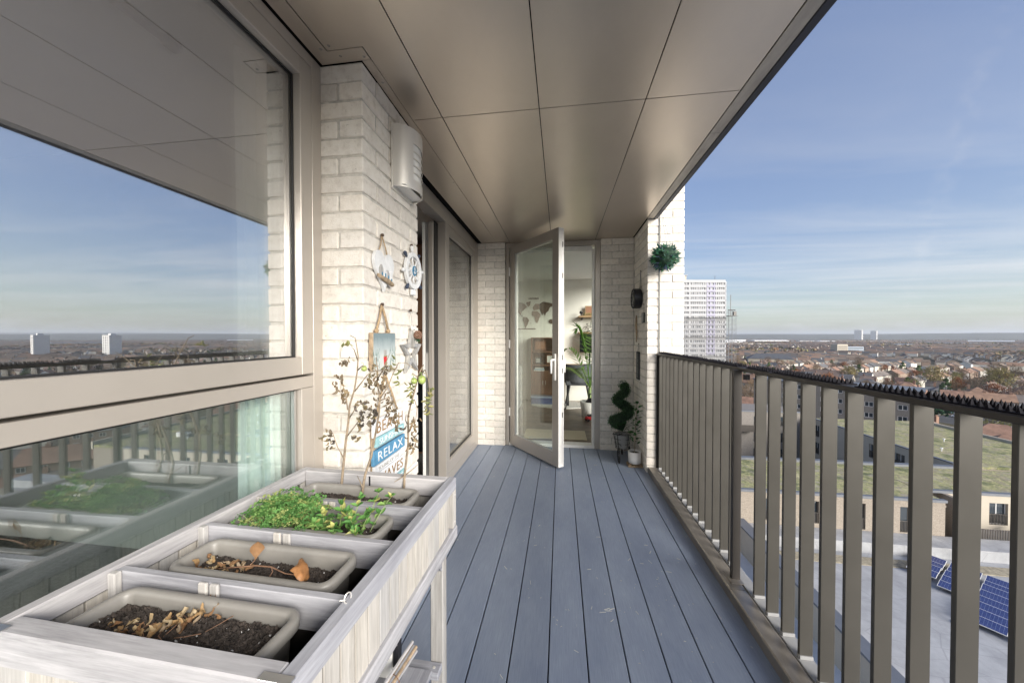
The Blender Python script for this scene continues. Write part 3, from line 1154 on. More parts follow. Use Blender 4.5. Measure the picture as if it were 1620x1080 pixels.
pi = math.pi
cover = B()
half_shell(cover, .112, .088, 0, pi * .34, -.145, .145, .0025, 14)
half_shell(cover, .112, .088, pi * .80, pi, -.145, .145, .0025, 8)
half_shell(cover, .112, .088, pi * .34, pi * .80, .075, .145, .0025, 10)
half_shell(cover, .112, .088, pi * .34, pi * .80, -.145, -.095, .0025, 10)
for i in range(5):
    z = -.095 + .034 * (i + 1)
    if i < 4:
        half_shell(cover, .112, .088, pi * .34, pi * .80, z - .004, z + .002, .0025, 10)
cover.make('cover', M_STEEL, lamp)
df_ = B()
half_shell(df_, .105, .081, pi * .02, pi * .98, -.13, .13, .003)
df_.make('diffuser', M_DIFF, lamp, smooth=False)
B().box(.012, .07, -.10, .10, -.138, -.134).make('base_plate', M_WHITE, lamp)

# ================================================================== ORNAMENTS ON THE PIER (face X=-.79)
OX = PX + .004
M_PWHITE = mat('chalky_white_wood', (.74, .75, .76), .8, var=.08, scale=30, bump=.25, bscale=120)
M_DRIFT = mat('driftwood', (.40, .30, .20), .85, var=.3, scale=40, bump=.4)
M_SEA = mat('sea_blue_paint', (.06, .20, .33), .7, var=.15, scale=40)
M_TEAL = mat('pale_teal_paint', (.30, .52, .56), .75, var=.12, scale=40, bump=.2)
M_BLUE = mat('mid_blue_paint', (.095, .27, .44), .75, var=.15, scale=40, bump=.2)
M_NAVY = mat('navy_rope', (.045, .06, .10), .8, var=.2, scale=60)
M_GOLD = mat('sandy_brown_letter', (.33, .20, .09), .7, var=.3, scale=60)
M_GREYW = mat_wood('weathered_grey_wood', 2, (.26, .26, .26), (.40, .40, .39), (.54, .53, .52), .85)
M_RED = mat_flat('red_paint', (.55, .03, .035), .5)
M_PINEC = mat('pine_cone', (.27, .15, .10), .8, var=.3, scale=80)
M_FIR = mat('fir_green', (.03, .11, .05), .7, var=.3, scale=60)
M_NAIL = mat_flat('rusty_nail', (.12, .08, .06), .6, .5)
rotX = (pi / 2, 0, pi / 2)      # lettering that faces +X and reads along +Y


def hang(parent, nail, ends, r, mt=M_ROPE):
    b = B()
    for en in ends:
        mid = (Vector(nail) + Vector(en)) / 2 + Vector((.003, 0, -.003))
        b.tube([nail, mid, en], r, 6)
    b.make('cord', mt, parent, smooth=True)
    B().lathe([(.004, -.004), (.007, 0), (.007, .008), (0, .010)], 10, nail, 0).make('nail', M_NAIL, parent)


# heart
h = thing('heart_plaque', 'white wooden heart with little huts on driftwood hanging at the upper left of the pier', 'heart ornament', (OX, 1.44, 1.575))
pts = []
for i in range(40):
    t = 2 * pi * i / 40
    pts.append((.0054 * 16 * math.sin(t) ** 3, .0060 * (13 * math.cos(t) - 5 * math.cos(2 * t) - 2 * math.cos(3 * t) - math.cos(4 * t)) + .012))
B().prism(pts, 0, 0, .014).make('heart_board', M_PWHITE, h, bevel=.002)
for i, (y, z, w, hh) in enumerate(((-.042, -.005, .022, .045), (-.014, -.012, .024, .032), (.012, -.016, .022, .036), (.040, -.022, .024, .044))):
    b = B().prism([(y - w / 2, z - hh / 2), (y + w / 2, z - hh / 2), (y + w / 2, z + hh / 4), (y, z + hh / 2 + .006), (y - w / 2, z + hh / 4)], 0, .0145, .024)
    b.make('hut', M_PWHITE if i % 2 else M_GREYW, h, bevel=.001)
    B().box(.0242, .026, y - .004, y + .004, z - hh / 2, z - hh / 2 + .016).make('hut_door', M_SEA, h)
b = B()
b.tube([(.018, -.066, -.026), (.022, -.03, -.036), (.024, .01, -.043), (.022, .05, -.053), (.018, .068, -.050)], [.007, .010, .011, .010, .006], 8)
b.make('driftwood_strip', M_DRIFT, h, smooth=True)
hang(h, (.004, -.008, .158), ((.010, -.046, .075), (.010, .034, .062)), .0028)

# ship's wheel
w = thing('ship_wheel', 'white ship wheel ornament with navy tipped handles and round anchor badge', 'wheel ornament', (OX, 1.738, 1.632))
ring = B()
n = 32
prof = [(.072, .004), (.072, .022), (.096, .022), (.096, .004)]
vs, fs = [], []
for i in range(n):
    a = 2 * pi * i / n
    for rr, xx in prof:
        vs.append((xx, rr * math.cos(a), rr * math.sin(a)))
for i in range(n):
    for k in range(4):
        fs.append((i * 4 + k, i * 4 + (k + 1) % 4, ((i + 1) % n) * 4 + (k + 1) % 4, ((i + 1) % n) * 4 + k))
ring.add(vs, fs).make('rim', M_PWHITE, w, bevel=.002)
for i in range(8):
    a = 2 * pi * i / 8 + .12
    d = Vector((0, math.cos(a), math.sin(a)))
    B().tube([Vector((.013, 0, 0)) + d * .028, Vector((.013, 0, 0)) + d * .073], .0045, 8).make('spoke', M_PWHITE, w, smooth=True)
    hd = B().tube([Vector((.013, 0, 0)) + d * .0965, Vector((.013, 0, 0)) + d * .108, Vector((.013, 0, 0)) + d * .124, Vector((.013, 0, 0)) + d * .130],
                  [.005, .008, .0095, .004], 10)
    hd.make('handle', M_NAVY if i % 2 else M_PWHITE, w, smooth=True)
B().lathe([(0, .020), (.030, .020), (.032, .010), (.032, .004)], 28, axis=0).make('hub', M_PWHITE, w)
B().lathe([(0, .0225), (.026, .0222), (.0265, .0203)], 28, axis=0).make('badge', M_SEA, w)
an = B()
an.box(.0226, .0238, -.002, .002, -.014, .010)
an.box(.0226, .0238, -.007, .007, .005, .0075)
an.tube([(.0232, -.012, -.006), (.0232, -.007, -.013), (.0232, 0, -.015), (.0232, .007, -.013), (.0232, .012, -.006)], .0018, 6)
an.tube([(.0232, .004 * math.cos(t * pi / 4), .0135 + .004 * math.sin(t * pi / 4)) for t in range(9)], .0013, 6)
an.make('anchor', M_PWHITE, w)
B().box(.004, .018, -.018, .020, -.128, -.0985).make('hanging_tag', M_PWHITE, w, bevel=.002)
hang(w, (.004, -.004, .135), ((.010, -.004, .094),), .0018, M_GREYW)

# square plaque with a painted shore
p = thing('picture_plaque', 'small pale sea picture plaque with a red pail, hanging on jute rope', 'plaque', (OX, 1.425, 1.222))
B().box(0, .020, -.096, .096, -.080, .080).make('board', M_DRIFT, p, bevel=.002)
M_PIC = bpy.data.materials.new('painted_shore')
t = NT(M_PIC)
sp = t.new('SeparateXYZ')
t.L.new(t.new('TexCoord').outputs['Object'], sp.inputs[0])
mr = t.new('MapRange')
mr.inputs['From Min'].default_value, mr.inputs['From Max'].default_value = -.082, .082
t.L.new(sp.outputs['Z'], mr.inputs['Value'])
nz = t.noise(t.coord('obj', (1, 1, .4)), 60, 4, .6)
ad = t.new('Math', operation='MULTIPLY_ADD')
t.L.new(nz, ad.inputs[0]); ad.inputs[1].default_value = .3; t.L.new(mr.outputs[0], ad.inputs[2])
t.color(t.ramp(ad.outputs[0], [(.2, (.56, .57, .54)), (.5, (.55, .585, .57)), (.8, (.36, .42, .43)), (1, (.20, .26, .28))]))
t.b.inputs['Roughness'].default_value = .55
B().box(.0202, .0212, -.094, .094, -.078, .078).make('painting', M_PIC, p)
B().prism([(-.010, -.06), (.010, -.06), (.014, -.025), (-.014, -.025)], 0, .0214, .0224).make('painted_pail', M_RED, p)
B().prism([(-.013, -.0245), (.013, -.0245), (.012, .005), (-.012, .005)], 0, .0214, .0222).make('painted_label', M_GREYW, p)
M_REED = mat_flat('painted_reed_green', (.20, .27, .25), .7)
r_ = random.Random(5)
rb = B()
for i in range(46):
    y = r_.choice((r_.uniform(-.095, -.05), r_.uniform(.04, .095)))
    z = r_.uniform(-.075, .0)
    l = r_.uniform(.012, .03)
    s_ = r_.uniform(-.008, .008)
    rb.prism([(y - .002, z), (y + .002, z), (y + s_ + .001, z + l)], 0, .0214, .0219 + i * 1e-5)
stuff(rb.make('painted_reeds', M_REED, p))
for y in (-.055, .045):
    B().ball((.012, y, .088), (.010, .011, .010), 10, 6).make('rope_knot', M_ROPE, p, smooth=True)
hang(p, (.006, .0, .205), ((.012, -.055, .09), (.012, .045, .09)), .0052)

# star of grey slats
s_ = thing('star_ornament', 'hollow grey wooden star with pine cone and white bow near the sliding door', 'star ornament', (OX, 1.72, 1.205))
Ro, Ri = .122, .052
P = []
for i in range(10):
    a = pi / 2 + i * pi / 5
    q = Ro if i % 2 == 0 else Ri
    P.append((q * math.cos(a), q * math.sin(a) * 1.05))
for i in range(10):
    a, b2 = P[i], P[(i + 1) % 10]
    q = .58
    poly = [a, b2, (b2[0] * q, b2[1] * q), (a[0] * q, a[1] * q)]
    if i % 2 == 0:
        poly = [a, b2, (b2[0] * .52, b2[1] * .52), (a[0] * .60, a[1] * .60)]
    else:
        poly = [a, b2, (b2[0] * .60, b2[1] * .60), (a[0] * .52, a[1] * .52)]
    B().prism(poly, 0, 0, .016 + (i % 2) * .003).make('slat', M_GREYW, s_, bevel=.0015)
cn = B()
for k in range(7):
    rr = .020 * math.sin(pi * (k + 1) / 8.5)
    for j in range(9):
        a = 2 * pi * j / 9 + k * .35
        cn.ball((.035 + rr * math.cos(a), .022 + rr * math.sin(a), .108 - k * .006), (.006, .006, .004), 6, 4)
cn.make('pine_cone', M_PINEC, s_)
fr = B()
for k in range(70):
    a = r_.uniform(0, 2 * pi)
    d = Vector((r_.uniform(.1, .7), math.cos(a), math.sin(a) * .6 - .2)).normalized() * r_.uniform(.018, .04)
    o_ = Vector((.024, .030, .072))
    fr.tube([o_, o_ + d], [.0012, .0005], 4)
stuff(fr.make('fir_sprig', M_FIR, s_))
bo = B()
for sx in (-1, 1):
    bo.prism([(0, .122), (sx * .018, .138), (sx * .024, .125), (sx * .018, .113)], 0, .018, .024)
bo.ball((.022, 0, .124), .006, 8, 6)
bo.make('bow', M_WHITE, s_)
hang(s_, (.004, .0, .218), ((.012, .0, .126),), .0012, M_GREYW)

# long sign of staggered planks
sg = thing('word_sign', 'tall sign of staggered blue and white planks with beach words, hung low on the pier', 'sign', (OX, 1.455, .60))
rows = [('BEACH', .300, .075, -.125, .150, M_PWHITE, M_GOLD, .070), ('SUNSHINE', .238, .042, -.105, .150, M_TEAL, M_PWHITE, .036),
        ('RELAX', .176, .062, -.128, .158, M_BLUE, M_PWHITE, .056), ('SOUND OF THE', .125, .030, -.120, .120, M_PWHITE, M_GREYW, .020),
        ('WAVES', .073, .066, -.118, .152, M_PWHITE, M_GOLD, .062), ('SANDY TOES', .015, .042, -.125, .155, M_TEAL, M_PWHITE, .032),
        ('SALTY KISSES', -.034, .048, -.105, .148, M_BLUE, M_PWHITE, .034), ('OCEAN', -.088, .052, -.125, .165, M_TEAL, M_PWHITE, .046)]
sb_ = B()
sb_.box(0, .008, -.115, -.095, -.13, .33)
sb_.box(0, .008, .10, .12, -.13, .33)
sb_.make('backing_batten', M_DRIFT, sg)
for tx, z, hh, y0, y1, m0, m1, fs_ in rows:
    pl = B().box(.0085, .0225, y0, y1, z - hh / 2, z + hh / 2).make('plank', m0, sg, bevel=.0015)
    ft = text('lettering', tx, fs_, m1, pl, (.0235, (y0 + y1) / 2, z - .001), rotX, .0008, space=1.12 if len(tx) < 7 else 1)
    xx = [v.co.x for v in ft.data.vertices]
    ft.scale = (min(1.3, (y1 - y0) * .86 / (max(xx) - min(xx))), 1, 1)
hang(sg, (.004, .0, .52), ((.012, -.105, .325), (.012, .105, .325)), .0045)

# ================================================================== PLANTER TABLE
PLX, PLY, PLR = -.645, .777, R(-1.3)
pl = thing('planter_table', 'raised whitewashed wooden planter on legs under the big window, split by dividers', 'planter', (PLX, PLY, 0), PLR)
HX, HY, TZ = .288, .355, .81


def pb(name, x0, x1, y0, y1, z0, z1, mt, bev=.002, par=pl):
    return B().box(x0, x1, y0, y1, z0, z1).make(name, mt, par, bevel=bev)


for sx in (-1, 1):
    a, b = sorted((sx * HX, sx * (HX - .027)))
    pb('top_rail', a, b, -HY + .0005, HY - .0005, .770, TZ, M_WOODY, .003)
    a, b = sorted((sx * (HX + .004), sx * (HX - .024)))
    pb('bottom_rail', a, b, -HY, HY, .606, .648, M_WOODY, .003)
    y = -HY + .034
    n = 15
    wd = (2 * HY - .090) / n
    for i in range(n):
        a, b = sorted((sx * (HX - .007), sx * (HX - .017)))
        pb('slat', a, b, y + .0017, y + wd - .0017, .640, .775, M_WOODZ, .0006)
        y += wd
    a, b = sorted((sx * (HX - .0104), sx * (HX - .0092)))
    if sx > 0:
        pb('joint_shade', a, b, -HY + .034, HY - .056, .652, .7695, M_FRAME_D, 0)  # dark sheet close behind the slats, puts shade into their joints
    for sy in (-1, 1):
        a, b = sorted((sy * HY, sy * (HY - .030)))
        c, d = sorted((sx * (HX - .001), sx * (HX - .020)))
        pb('corner_board', c, d, a, b, .6485, .7695, M_WOODZ, .0015)
for sy in (-1, 1):
    a, b = sorted((sy * HY, sy * (HY - .034)))
    pb('end_rail', -HX + .0275, HX - .0275, a, b, .752, TZ - .0008, M_WOODX, .003)
    pb('end_rail', -HX + .0245, HX - .0245, a, b, .606, .648, M_WOODX, .003)
    for i in range(9):
        c, d = sorted((sy * (HY - .008), sy * (HY - .018)))
        x = -HX + .028 + i * (2 * HX - .056) / 9
        pb('end_slat', x + .0007, x + (2 * HX - .056) / 9 - .0007, c, d, .640, .7515, M_WOODZ, .001)
    for sx in (-1, 1):
        c, d = sorted((sx * (HX - .028), sx * (HX - .072)))
        a, b = sorted((sy * (HY - .020), sy * (HY - .055)))
        lg = pb('leg', c, d, a, b, 0, .606, M_WOODZ, .003)
        yy = sy * (HY - .0555)
        q = [(yy, .605), (yy - sy * .075, .605), (yy, .520)]
        B().prism(q if sy < 0 else q[::-1], 0, *sorted((sx * (HX - .030), sx * (HX - .046)))).make('corner_brace', M_WOODY, pl, bevel=.0015)
pb('tray_floor', -HX + .02, HX - .02, -HY + .02, HY - .02, .598, .6055, M_BLACKP, 0)
DIVS = (-.190, -.017, .147)
for yv in DIVS:
    pb('divider', -HX + .0275, HX - .0275, yv - .008, yv + .008, .738, .803, M_WOODX, .0015)
    for x in (-.040, -.014):
        pb('clip_block', x - .010, x + .010, yv - .016, yv - .0085, .748, .806, M_WOODZ, .0025)
    pb('end_block', -HX + .0275, -HX + .046, yv - .022, yv - .0085, .700, .805, M_WOODZ, .002)
pb('far_joint', -.012, -.008, HY - .0365, HY - .0335, .760, .806, M_BLACKP, 0)
# small screw hook on the right rail, corner plates, screws
hk = B()
hk.tube([(HX - .016 + .006 * math.cos(t), -.205 + .0055 * math.sin(t), TZ + .0065 + .006 * math.sin(t)) for t in [i * .5 for i in range(11)]], .0012, 6)
hk.tube([(HX - .030, -.207, TZ + .001), (HX - .020, -.206, TZ + .002)], .0014, 6)
hk.make('hook', M_STEEL, pl)
for sx, sy in ((1, -1), (-1, -1)):
    a, b = sorted((sx * (HX + .001), sx * (HX - .050)))
    c, d = sorted((sy * (HY + .001), sy * (HY - .012)))
    pb('corner_plate', a, b, c, d, TZ + .0005, TZ + .002, M_ALU, .0005)
for z in (.755, .665):
    B().lathe([(.0035, 0), (.0035, .001), (0, .0015)], 8, (HX - .001, HY - .012, z), 0).make('screw', M_STEEL, pl)
# lower shelf
for sy in (-1, 1):
    a, b = sorted((sy * (HY - .058), sy * (HY - .095)))
    pb('shelf_rail', -HX + .03, HX - .03, a, b, .196, .222, M_WOODX, .002)
for i in range(4):
    x = -HX + .06 + i * .128
    pb('shelf_slat', x, x + .085, -HY + .06, HY - .10, .2225, .236, M_WOODY, .002)
B().lathe([(.005, 0), (.005, .001), (0, .002)], 10, (HX - .05, HY - .078, .222)).make('screw', M_STEEL, pl)

PLM = Matrix.Translation((PLX, PLY, 0)) @ Matrix.Rotation(PLR, 4, 'Z')


def pw(x, y, z):
    return PLM @ Vector((x, y, z))


# ------------------------------------------------------------------ troughs with soil
def rrect(hx, hy, r, z, n=6):
    out = []
    for cx, cy, a0 in ((hx - r, hy - r, 0), (-hx + r, hy - r, 90), (-hx + r, -hy + r, 180), (hx - r, -hy + r, 270)):
        for i in range(n + 1):
            a = R(a0 + 90 * i / n)
            out.append((cx + r * math.cos(a), cy + r * math.sin(a), z))
    return out


THX, TRIM, TDEP = .198, .792, .132


def trough(y, hy, label, soil_drop, seed, clods):
    c = pw(.0, y, 0)
    t = thing('trough', label, 'planting trough', (c.x, c.y, .6062), PLR, 'taupe plastic troughs in the planter')
    rings = [(.026, .001), (.014, .155), (.003, .163), (0, .168), (0, .179), (.0015, .1835), (.005, .186), (.011, .1865), (.016, .184), (.0185, .178), (.021, .165), (.034, .012)]
    b = B()
    vs, fs = [], []
    for ins, z in rings:
        vs += rrect(THX - ins, hy - ins, max(.006, .034 - ins), z)
    n = 28
    for i in range(len(rings) - 1):
        for k in range(n):
            k2 = (k + 1) % n
            fs.append((i * n + k, i * n + k2, (i + 1) * n + k2, (i + 1) * n + k))
    fs.append(tuple(range(n))[::-1])
    fs.append(tuple(range((len(rings) - 1) * n, len(rings) * n)))
    b.add(vs, fs).make('pot', M_TROUGH, t, smooth=True)
    # soil
    r = random.Random(seed)
    zs = .186 - soil_drop
    nx, ny = 90, 30
    hx2, hy2 = THX - .0225, hy - .0225
    vs, fs = [], []

    def hgt(x, y_):
        v = Vector((x * 26 + seed * 3, y_ * 26, seed))
        return zs + .007 * mnoise.noise(v) + .004 * mnoise.noise(v * 4.1) + .0022 * mnoise.noise(v * 13)
    for j in range(ny + 1):
        for i in range(nx + 1):
            x = -hx2 + 2 * hx2 * i / nx
            y_ = -hy2 + 2 * hy2 * j / ny
            # round the corners
            ax, ay = max(0, abs(x) - (hx2 - .014)), max(0, abs(y_) - (hy2 - .014))
            dd = math.hypot(ax, ay)
            if dd > .014:
                k = .014 / dd
                x = math.copysign(hx2 - .014 + ax * k, x)
                y_ = math.copysign(hy2 - .014 + ay * k, y_)
            vs.append((x, y_, hgt(x, y_)))
    for j in range(ny):
        for i in range(nx):
            o = j * (nx + 1) + i
            fs.append((o, o + 1, o + nx + 2, o + nx + 1))
    b = B().add(vs, fs)
    for i in range(clods):
        x, y_ = r.uniform(-hx2, hx2) * .985, r.uniform(-hy2, hy2) * .96
        s = r.choice((.0009, .0013, .0017, .0022, .0026, .0042))
        z = hgt(x, y_) + s * .4
        pts = [Vector(d) * s * r.uniform(.6, 1.5) for d in ((1, 0, 0), (-1, 0, 0), (0, 1, 0), (0, -1, 0), (0, 0, .8), (0, 0, -.8))]
        q = Euler((r.uniform(0, 6), r.uniform(0, 6), r.uniform(0, 6))).to_matrix()
        b.add([q @ p_ + Vector((x, y_, z)) for p_ in pts], [(0, 2, 4), (2, 1, 4), (1, 3, 4), (3, 0, 4), (2, 0, 5), (1, 2, 5), (3, 1, 5), (0, 3, 5)])
    b.mi = 1
    for i in range(clods // 70):
        x, y_ = r.uniform(-hx2, hx2) * .95, r.uniform(-hy2, hy2) * .9
        b.ball((x, y_, hgt(x, y_) + .001), r.uniform(.0008, .0022), 6, 4, .25, r)
    stuff(b.make('soil', [M_SOIL, M_PERL], t))
    return t, hgt


T1, g1 = trough(-.272, .062, 'taupe trough of bare soil nearest the camera with crumpled dry leaves', .023, 1, 4200)
T2, g2 = trough(-.104, .060, 'taupe trough, second from the camera, with a dead twig and amber leaves', .036, 2, 2600)
T3, g3 = trough(.064, .058, 'taupe trough planted with bright green parsley and mint', .030, 3, 1400)
T4, g4 = trough(.228, .058, 'taupe trough at the far end of the planter holding three withered stems', .030, 4, 1200)


def leaf_mesh(name, mt, L=.03, W=.018, curl=.8, fold=.4, seed=0, nu=6, nv=4, wave=.0, tip=1.4, crumple=0):
    """a leaf blade: spine along +x, curled along its length and folded across"""
    r = random.Random(seed)
    vs, fs = [], []
    ang, px_, pz_ = 0, 0, 0
    for i in range(nu + 1):
        u = i / nu
        w = W * math.sin(pi * min(1, (u * .96 + .03)) ** (1 / tip)) ** .9 / 2
        for j in range(nv + 1):
            v = j / nv * 2 - 1
            f = fold * v * v * w
            vs.append((px_ - math.sin(ang) * f, v * w * (1 - abs(fold) * .25 * abs(v)), pz_ + math.cos(ang) * f + r.uniform(-1, 1) * wave))
        ang += curl / nu * (1 + r.uniform(-.5, .5))
        px_ += math.cos(ang) * L / nu
        pz_ += math.sin(ang) * L / nu
    for i in range(nu):
        for j in range(nv):
            o = i * (nv + 1) + j
            fs.append((o, o + 1, o + nv + 2, o + nv + 1))
    if crumple:
        vs = [Vector(p_) + Vector((mnoise.noise(Vector(p_) * 90 + Vector((seed, 0, 0))), mnoise.noise(Vector(p_) * 90 + Vector((0, seed, 0))), mnoise.noise(Vector(p_) * 70 + Vector((0, 0, seed))))) * crumple for p_ in vs]
    return B().add(vs, fs).mesh(name, mt, smooth=True)


dry_me = [leaf_mesh('leaf', M_DRY, L, W, c, f, 11 + i, 8, 5, .0012, 1.2, .0065) for i, (L, W, c, f) in enumerate(
    ((.026, .014, 1.6, .9), (.032, .012, .8, 1.2), (.022, .016, 2.6, .5), (.036, .015, -.9, .8), (.028, .010, 1.2, -1.0), (.020, .014, 3.4, .7)))]


def put(parent, me, p, r, s=1., rot=None, name='leaf'):
    o = obj(name, me, parent, p, rot or (r.uniform(-.9, .9), r.uniform(-.7, .7), r.uniform(0, 6.28)), s)
    return o


# dry leaves on the nearest trough
r = random.Random(21)
t = thing('dried_leaf_pile', 'pile of crumpled tan dried leaves on the soil of the nearest trough', 'dried leaves', T1.location + Vector((-.03, 0, 0)), PLR)
for i in range(46):
    u = r.gauss(0, 1)
    x = .0 + u * .028 + r.uniform(-.01, .01)
    y_ = .012 + u * .016 + r.gauss(0, .010)
    put(t, r.choice(dry_me), (x, y_, g1(x - .03, y_) + r.uniform(.002, .012)), r, r.uniform(.55, .95))
for i in range(9):
    x, y_ = r.gauss(-.088, .012), r.gauss(-.008, .006)
    put(t, r.choice(dry_me), (x, y_, g1(x - .03, y_) + r.uniform(.002, .006)), r, r.uniform(.45, .7))
tb = B()
for i in range(12):
    x, y_ = r.gauss(.0, .03), r.gauss(.0, .02)
    a = r.uniform(0, 6)
    z = g1(x - .03, y_) + .003
    tb.tube([(x, y_, z), (x + .02 * math.cos(a), y_ + .02 * math.sin(a), z + .004), (x + .04 * math.cos(a + .3), y_ + .04 * math.sin(a + .3), z + .001)], .0007, 5)
stuff(tb.make('stalks', M_TWIG, t))
# second trough: leaf litter, dead twig with one upright leaf and two amber curls
t = thing('dried_leaf_pile', 'pile of pale crumpled dried leaves at the left of the second trough', 'dried leaves', T2.location + Vector((-.105, 0, 0)), PLR)
for i in range(52):
    x, y_ = r.gauss(0, .030), r.gauss(-.006, .020)
    put(t, r.choice(dry_me), (x, y_, g2(x - .105, y_) + r.uniform(.002, .012)), r, r.uniform(.45, .85))
t = thing('dead_twig', 'dead brown twig lying on the second trough with one upright leaf and two amber curls', 'twig', T2.location, PLR)
z0 = .160
B().tube([(-.13, -.015, z0), (-.07, -.008, z0 + .006), (-.02, -.003, z0 + .012), (.02, -.004, z0 + .014), (.06, -.010, z0 + .008), (.10, -.008, z0 + .006)], [.0010, .0014, .0016, .0016, .0013, .001], 6).make('stem', M_TWIG, t, smooth=True)
B().tube([(.02, -.004, z0 + .014), (.028, -.009, z0 + .008), (.026, -.016, z0)], .001, 5).make('side_twig', M_TWIG, t)
B().tube([(-.035, -.003, z0 + .012), (-.030, .004, z0 + .018), (-.030, .004, z0 + .024)], .0008, 5).make('leaf_stalk', M_TWIG, t)
up_me = leaf_mesh('leaf', M_DRY, .048, .030, .45, .35, 77, 9, 5, .0004, .66, .002)
put(t, up_me, (-.0295, .005, z0 + .02), r, 1, (R(100), R(-82), R(30)))
am = leaf_mesh('leaf', M_AMBER, .066, .056, 3.0, .35, 78, 12, 8, .001, 1.0, .006)
put(t, am, (.115, -.016, z0 + .004), r, 1.05, (R(20), R(-35), R(25)))
am2 = leaf_mesh('leaf', M_AMBER, .050, .030, 5.6, .25, 79, 12, 5, .0006, 1.0, .003)
put(t, am2, (.084, .0, z0 + .012), r, .9, (R(70), R(10), R(100)))

# ------------------------------------------------------------------ parsley and mint
def parsley_mesh(seed):
    """one frilled compound leaf on its stalk tip: many small crisp lobes"""
    r = random.Random(seed)
    b = B()
    for k in range(26):
        a = r.uniform(0, 2 * pi)
        rad = .013 * math.sqrt(r.random())
        c = Vector((rad * math.cos(a), rad * math.sin(a), .006 * (1 - rad / .013) + r.uniform(-.003, .003)))
        d1 = Vector((math.cos(a + r.uniform(-.8, .8)), math.sin(a + r.uniform(-.8, .8)), r.uniform(-.3, .8))).normalized()
        d2 = d1.cross(Vector((r.uniform(-.4, .4), r.uniform(-.4, .4), 1))).normalized()
        l, w = r.uniform(.0045, .0075), r.uniform(.002, .0034)
        n = d1.cross(d2) * .0015
        b.add([c, c + d1 * l * .5 + d2 * w + n, c + d1 * l, c + d1 * l * .5 - d2 * w + n, c + d1 * l * .85 + d2 * w * .9, c + d1 * l * .85 - d2 * w * .9],
              [(0, 3, 2, 1), (1, 2, 4), (3, 5, 2)])
    return b.mesh('leaf', M_PARS)


pars = [parsley_mesh(100 + i) for i in range(5)]
t = thing('parsley_plant', 'bushy bright green curly parsley filling the left of the third trough', 'parsley', T3.location + Vector((-.095, -.004, .15)), PLR)
st = B()
r = random.Random(31)
tops = []
for i in range(235):
    x, y_ = r.gauss(.0, .052), r.gauss(.0, .034)
    x = max(-.115, min(.125, x)); y_ = max(-.062, min(.075, y_))
    hmax = .075 * (1 - (x / .15) ** 2) * (1 - (y_ / .09) ** 2) + .012
    z = hmax * (1 - .6 * r.random() ** 2)
    if i % 23 == 0:
        z = hmax + r.uniform(.012, .03)
    put(t, r.choice(pars), (x, y_, z), r, r.uniform(.8, 1.25), (x * -3 * 0 + r.uniform(-.5, .5), r.uniform(-.5, .5), r.uniform(0, 6.28)))
    if i % 2 == 0:
        st.tube([(x * .4, y_ * .4, -.01), (x * .75, y_ * .75, z * .5), (x, y_, z)], .0008, 4, False)
stuff(st.make('stalks', M_STEMG, t))
mint_me = [leaf_mesh('leaf', M_MINT, .020, .0135, c, f, 60 + i, 6, 4, .0004, 1.15) for i, (c, f) in enumerate(((.5, .5), (-.5, .5), (.9, .3), (.2, .7)))]
t = thing('mint_plant', 'loose sprawling mint with rounded green and yellowing leaves right of the parsley', 'mint', T3.location + Vector((.085, -.004, .152)), PLR)
sprigs = [((-.045, -.02), (-.06, -.045, .05)), ((-.03, .0), (-.03, .02, .07)), ((-.01, -.02), (-.005, -.050, .045)), ((.0, .0), (.02, .03, .085)),
          ((.02, -.01), (.03, -.03, .06)), ((.03, .01), (.065, .045, .10)), ((.04, -.01), (.06, .01, .06)), ((.0, -.03), (.01, -.075, .018)), ((.05, .01), (.085, .07, .075)), ((-.06, .0), (-.075, .005, .05)), ((.01, .01), (.0, .0, .06)), ((.045, -.02), (.05, -.045, .035))]
sm = B()
for (bx_, by_), tip in sprigs:
    p0, p2 = Vector((bx_, by_, -.008)), Vector(tip)
    p1 = (p0 + p2) / 2 + Vector((r.uniform(-.01, .01), r.uniform(-.01, .01), .015))
    pts = [p0.lerp(p1, i / 4).lerp(p1.lerp(p2, i / 4), i / 4) for i in range(5)]
    sm.tube(pts, [.0014, .0013, .0012, .001, .0007], 5)
    for k in range(1, 5):
        for sd_ in range(3 if k < 4 else 5):
            a = sd_ * (2.1 if k < 4 else 1.26) + k * 1.3 + r.uniform(-.4, .4)
            el = r.uniform(-.1, .5) if k < 4 else r.uniform(.3, .9)
            put(t, r.choice(mint_me), pts[k], r, (.8 + .12 * k) * r.uniform(.85, 1.15) * (1 if k < 4 else .75), (r.uniform(-.4, .4), -el, a))
stuff(sm.make('stems', M_STEMG, t))
lit = thing('dried_leaf_pile', 'brown dead leaf scraps between the parsley and the mint', 'dried leaves', T3.location + Vector((.02, -.03, .155)), PLR)
for i in range(24):
    put(lit, r.choice(dry_me), (r.gauss(0, .02), r.gauss(0, .012), r.uniform(.0, .008)), r, r.uniform(.4, .7))

# ------------------------------------------------------------------ three withered tomato stems
wither = [leaf_mesh('dry_leaf', M_DRYD, .034, .018, c, f, 90 + i, 6, 4, .003, 1.2) for i, (c, f) in enumerate(((2.2, 1.4), (-1.8, 1.2), (3.2, .9), (1.0, 1.6), (2.6, -1.2)))]
withg = [leaf_mesh('dry_leaf', M_DRYG, .034, .019, c, f, 97 + i, 6, 4, .002, 1.2) for i, (c, f) in enumerate(((1.4, .8), (-1.6, 1.0), (2.2, .6)))]
M_DRYB = leaf_mat('withered_brown_leaf', [(.24, .17, .10), (.17, .125, .08), (.29, .22, .13), (.20, .16, .11)], .75, .1)
withb = [leaf_mesh('dry_leaf', M_DRYB, .034, .016, c, f, 103 + i, 6, 4, .002, 1.2) for i, (c, f) in enumerate(((1.8, 1.0), (-1.4, 1.2), (2.8, .8)))]


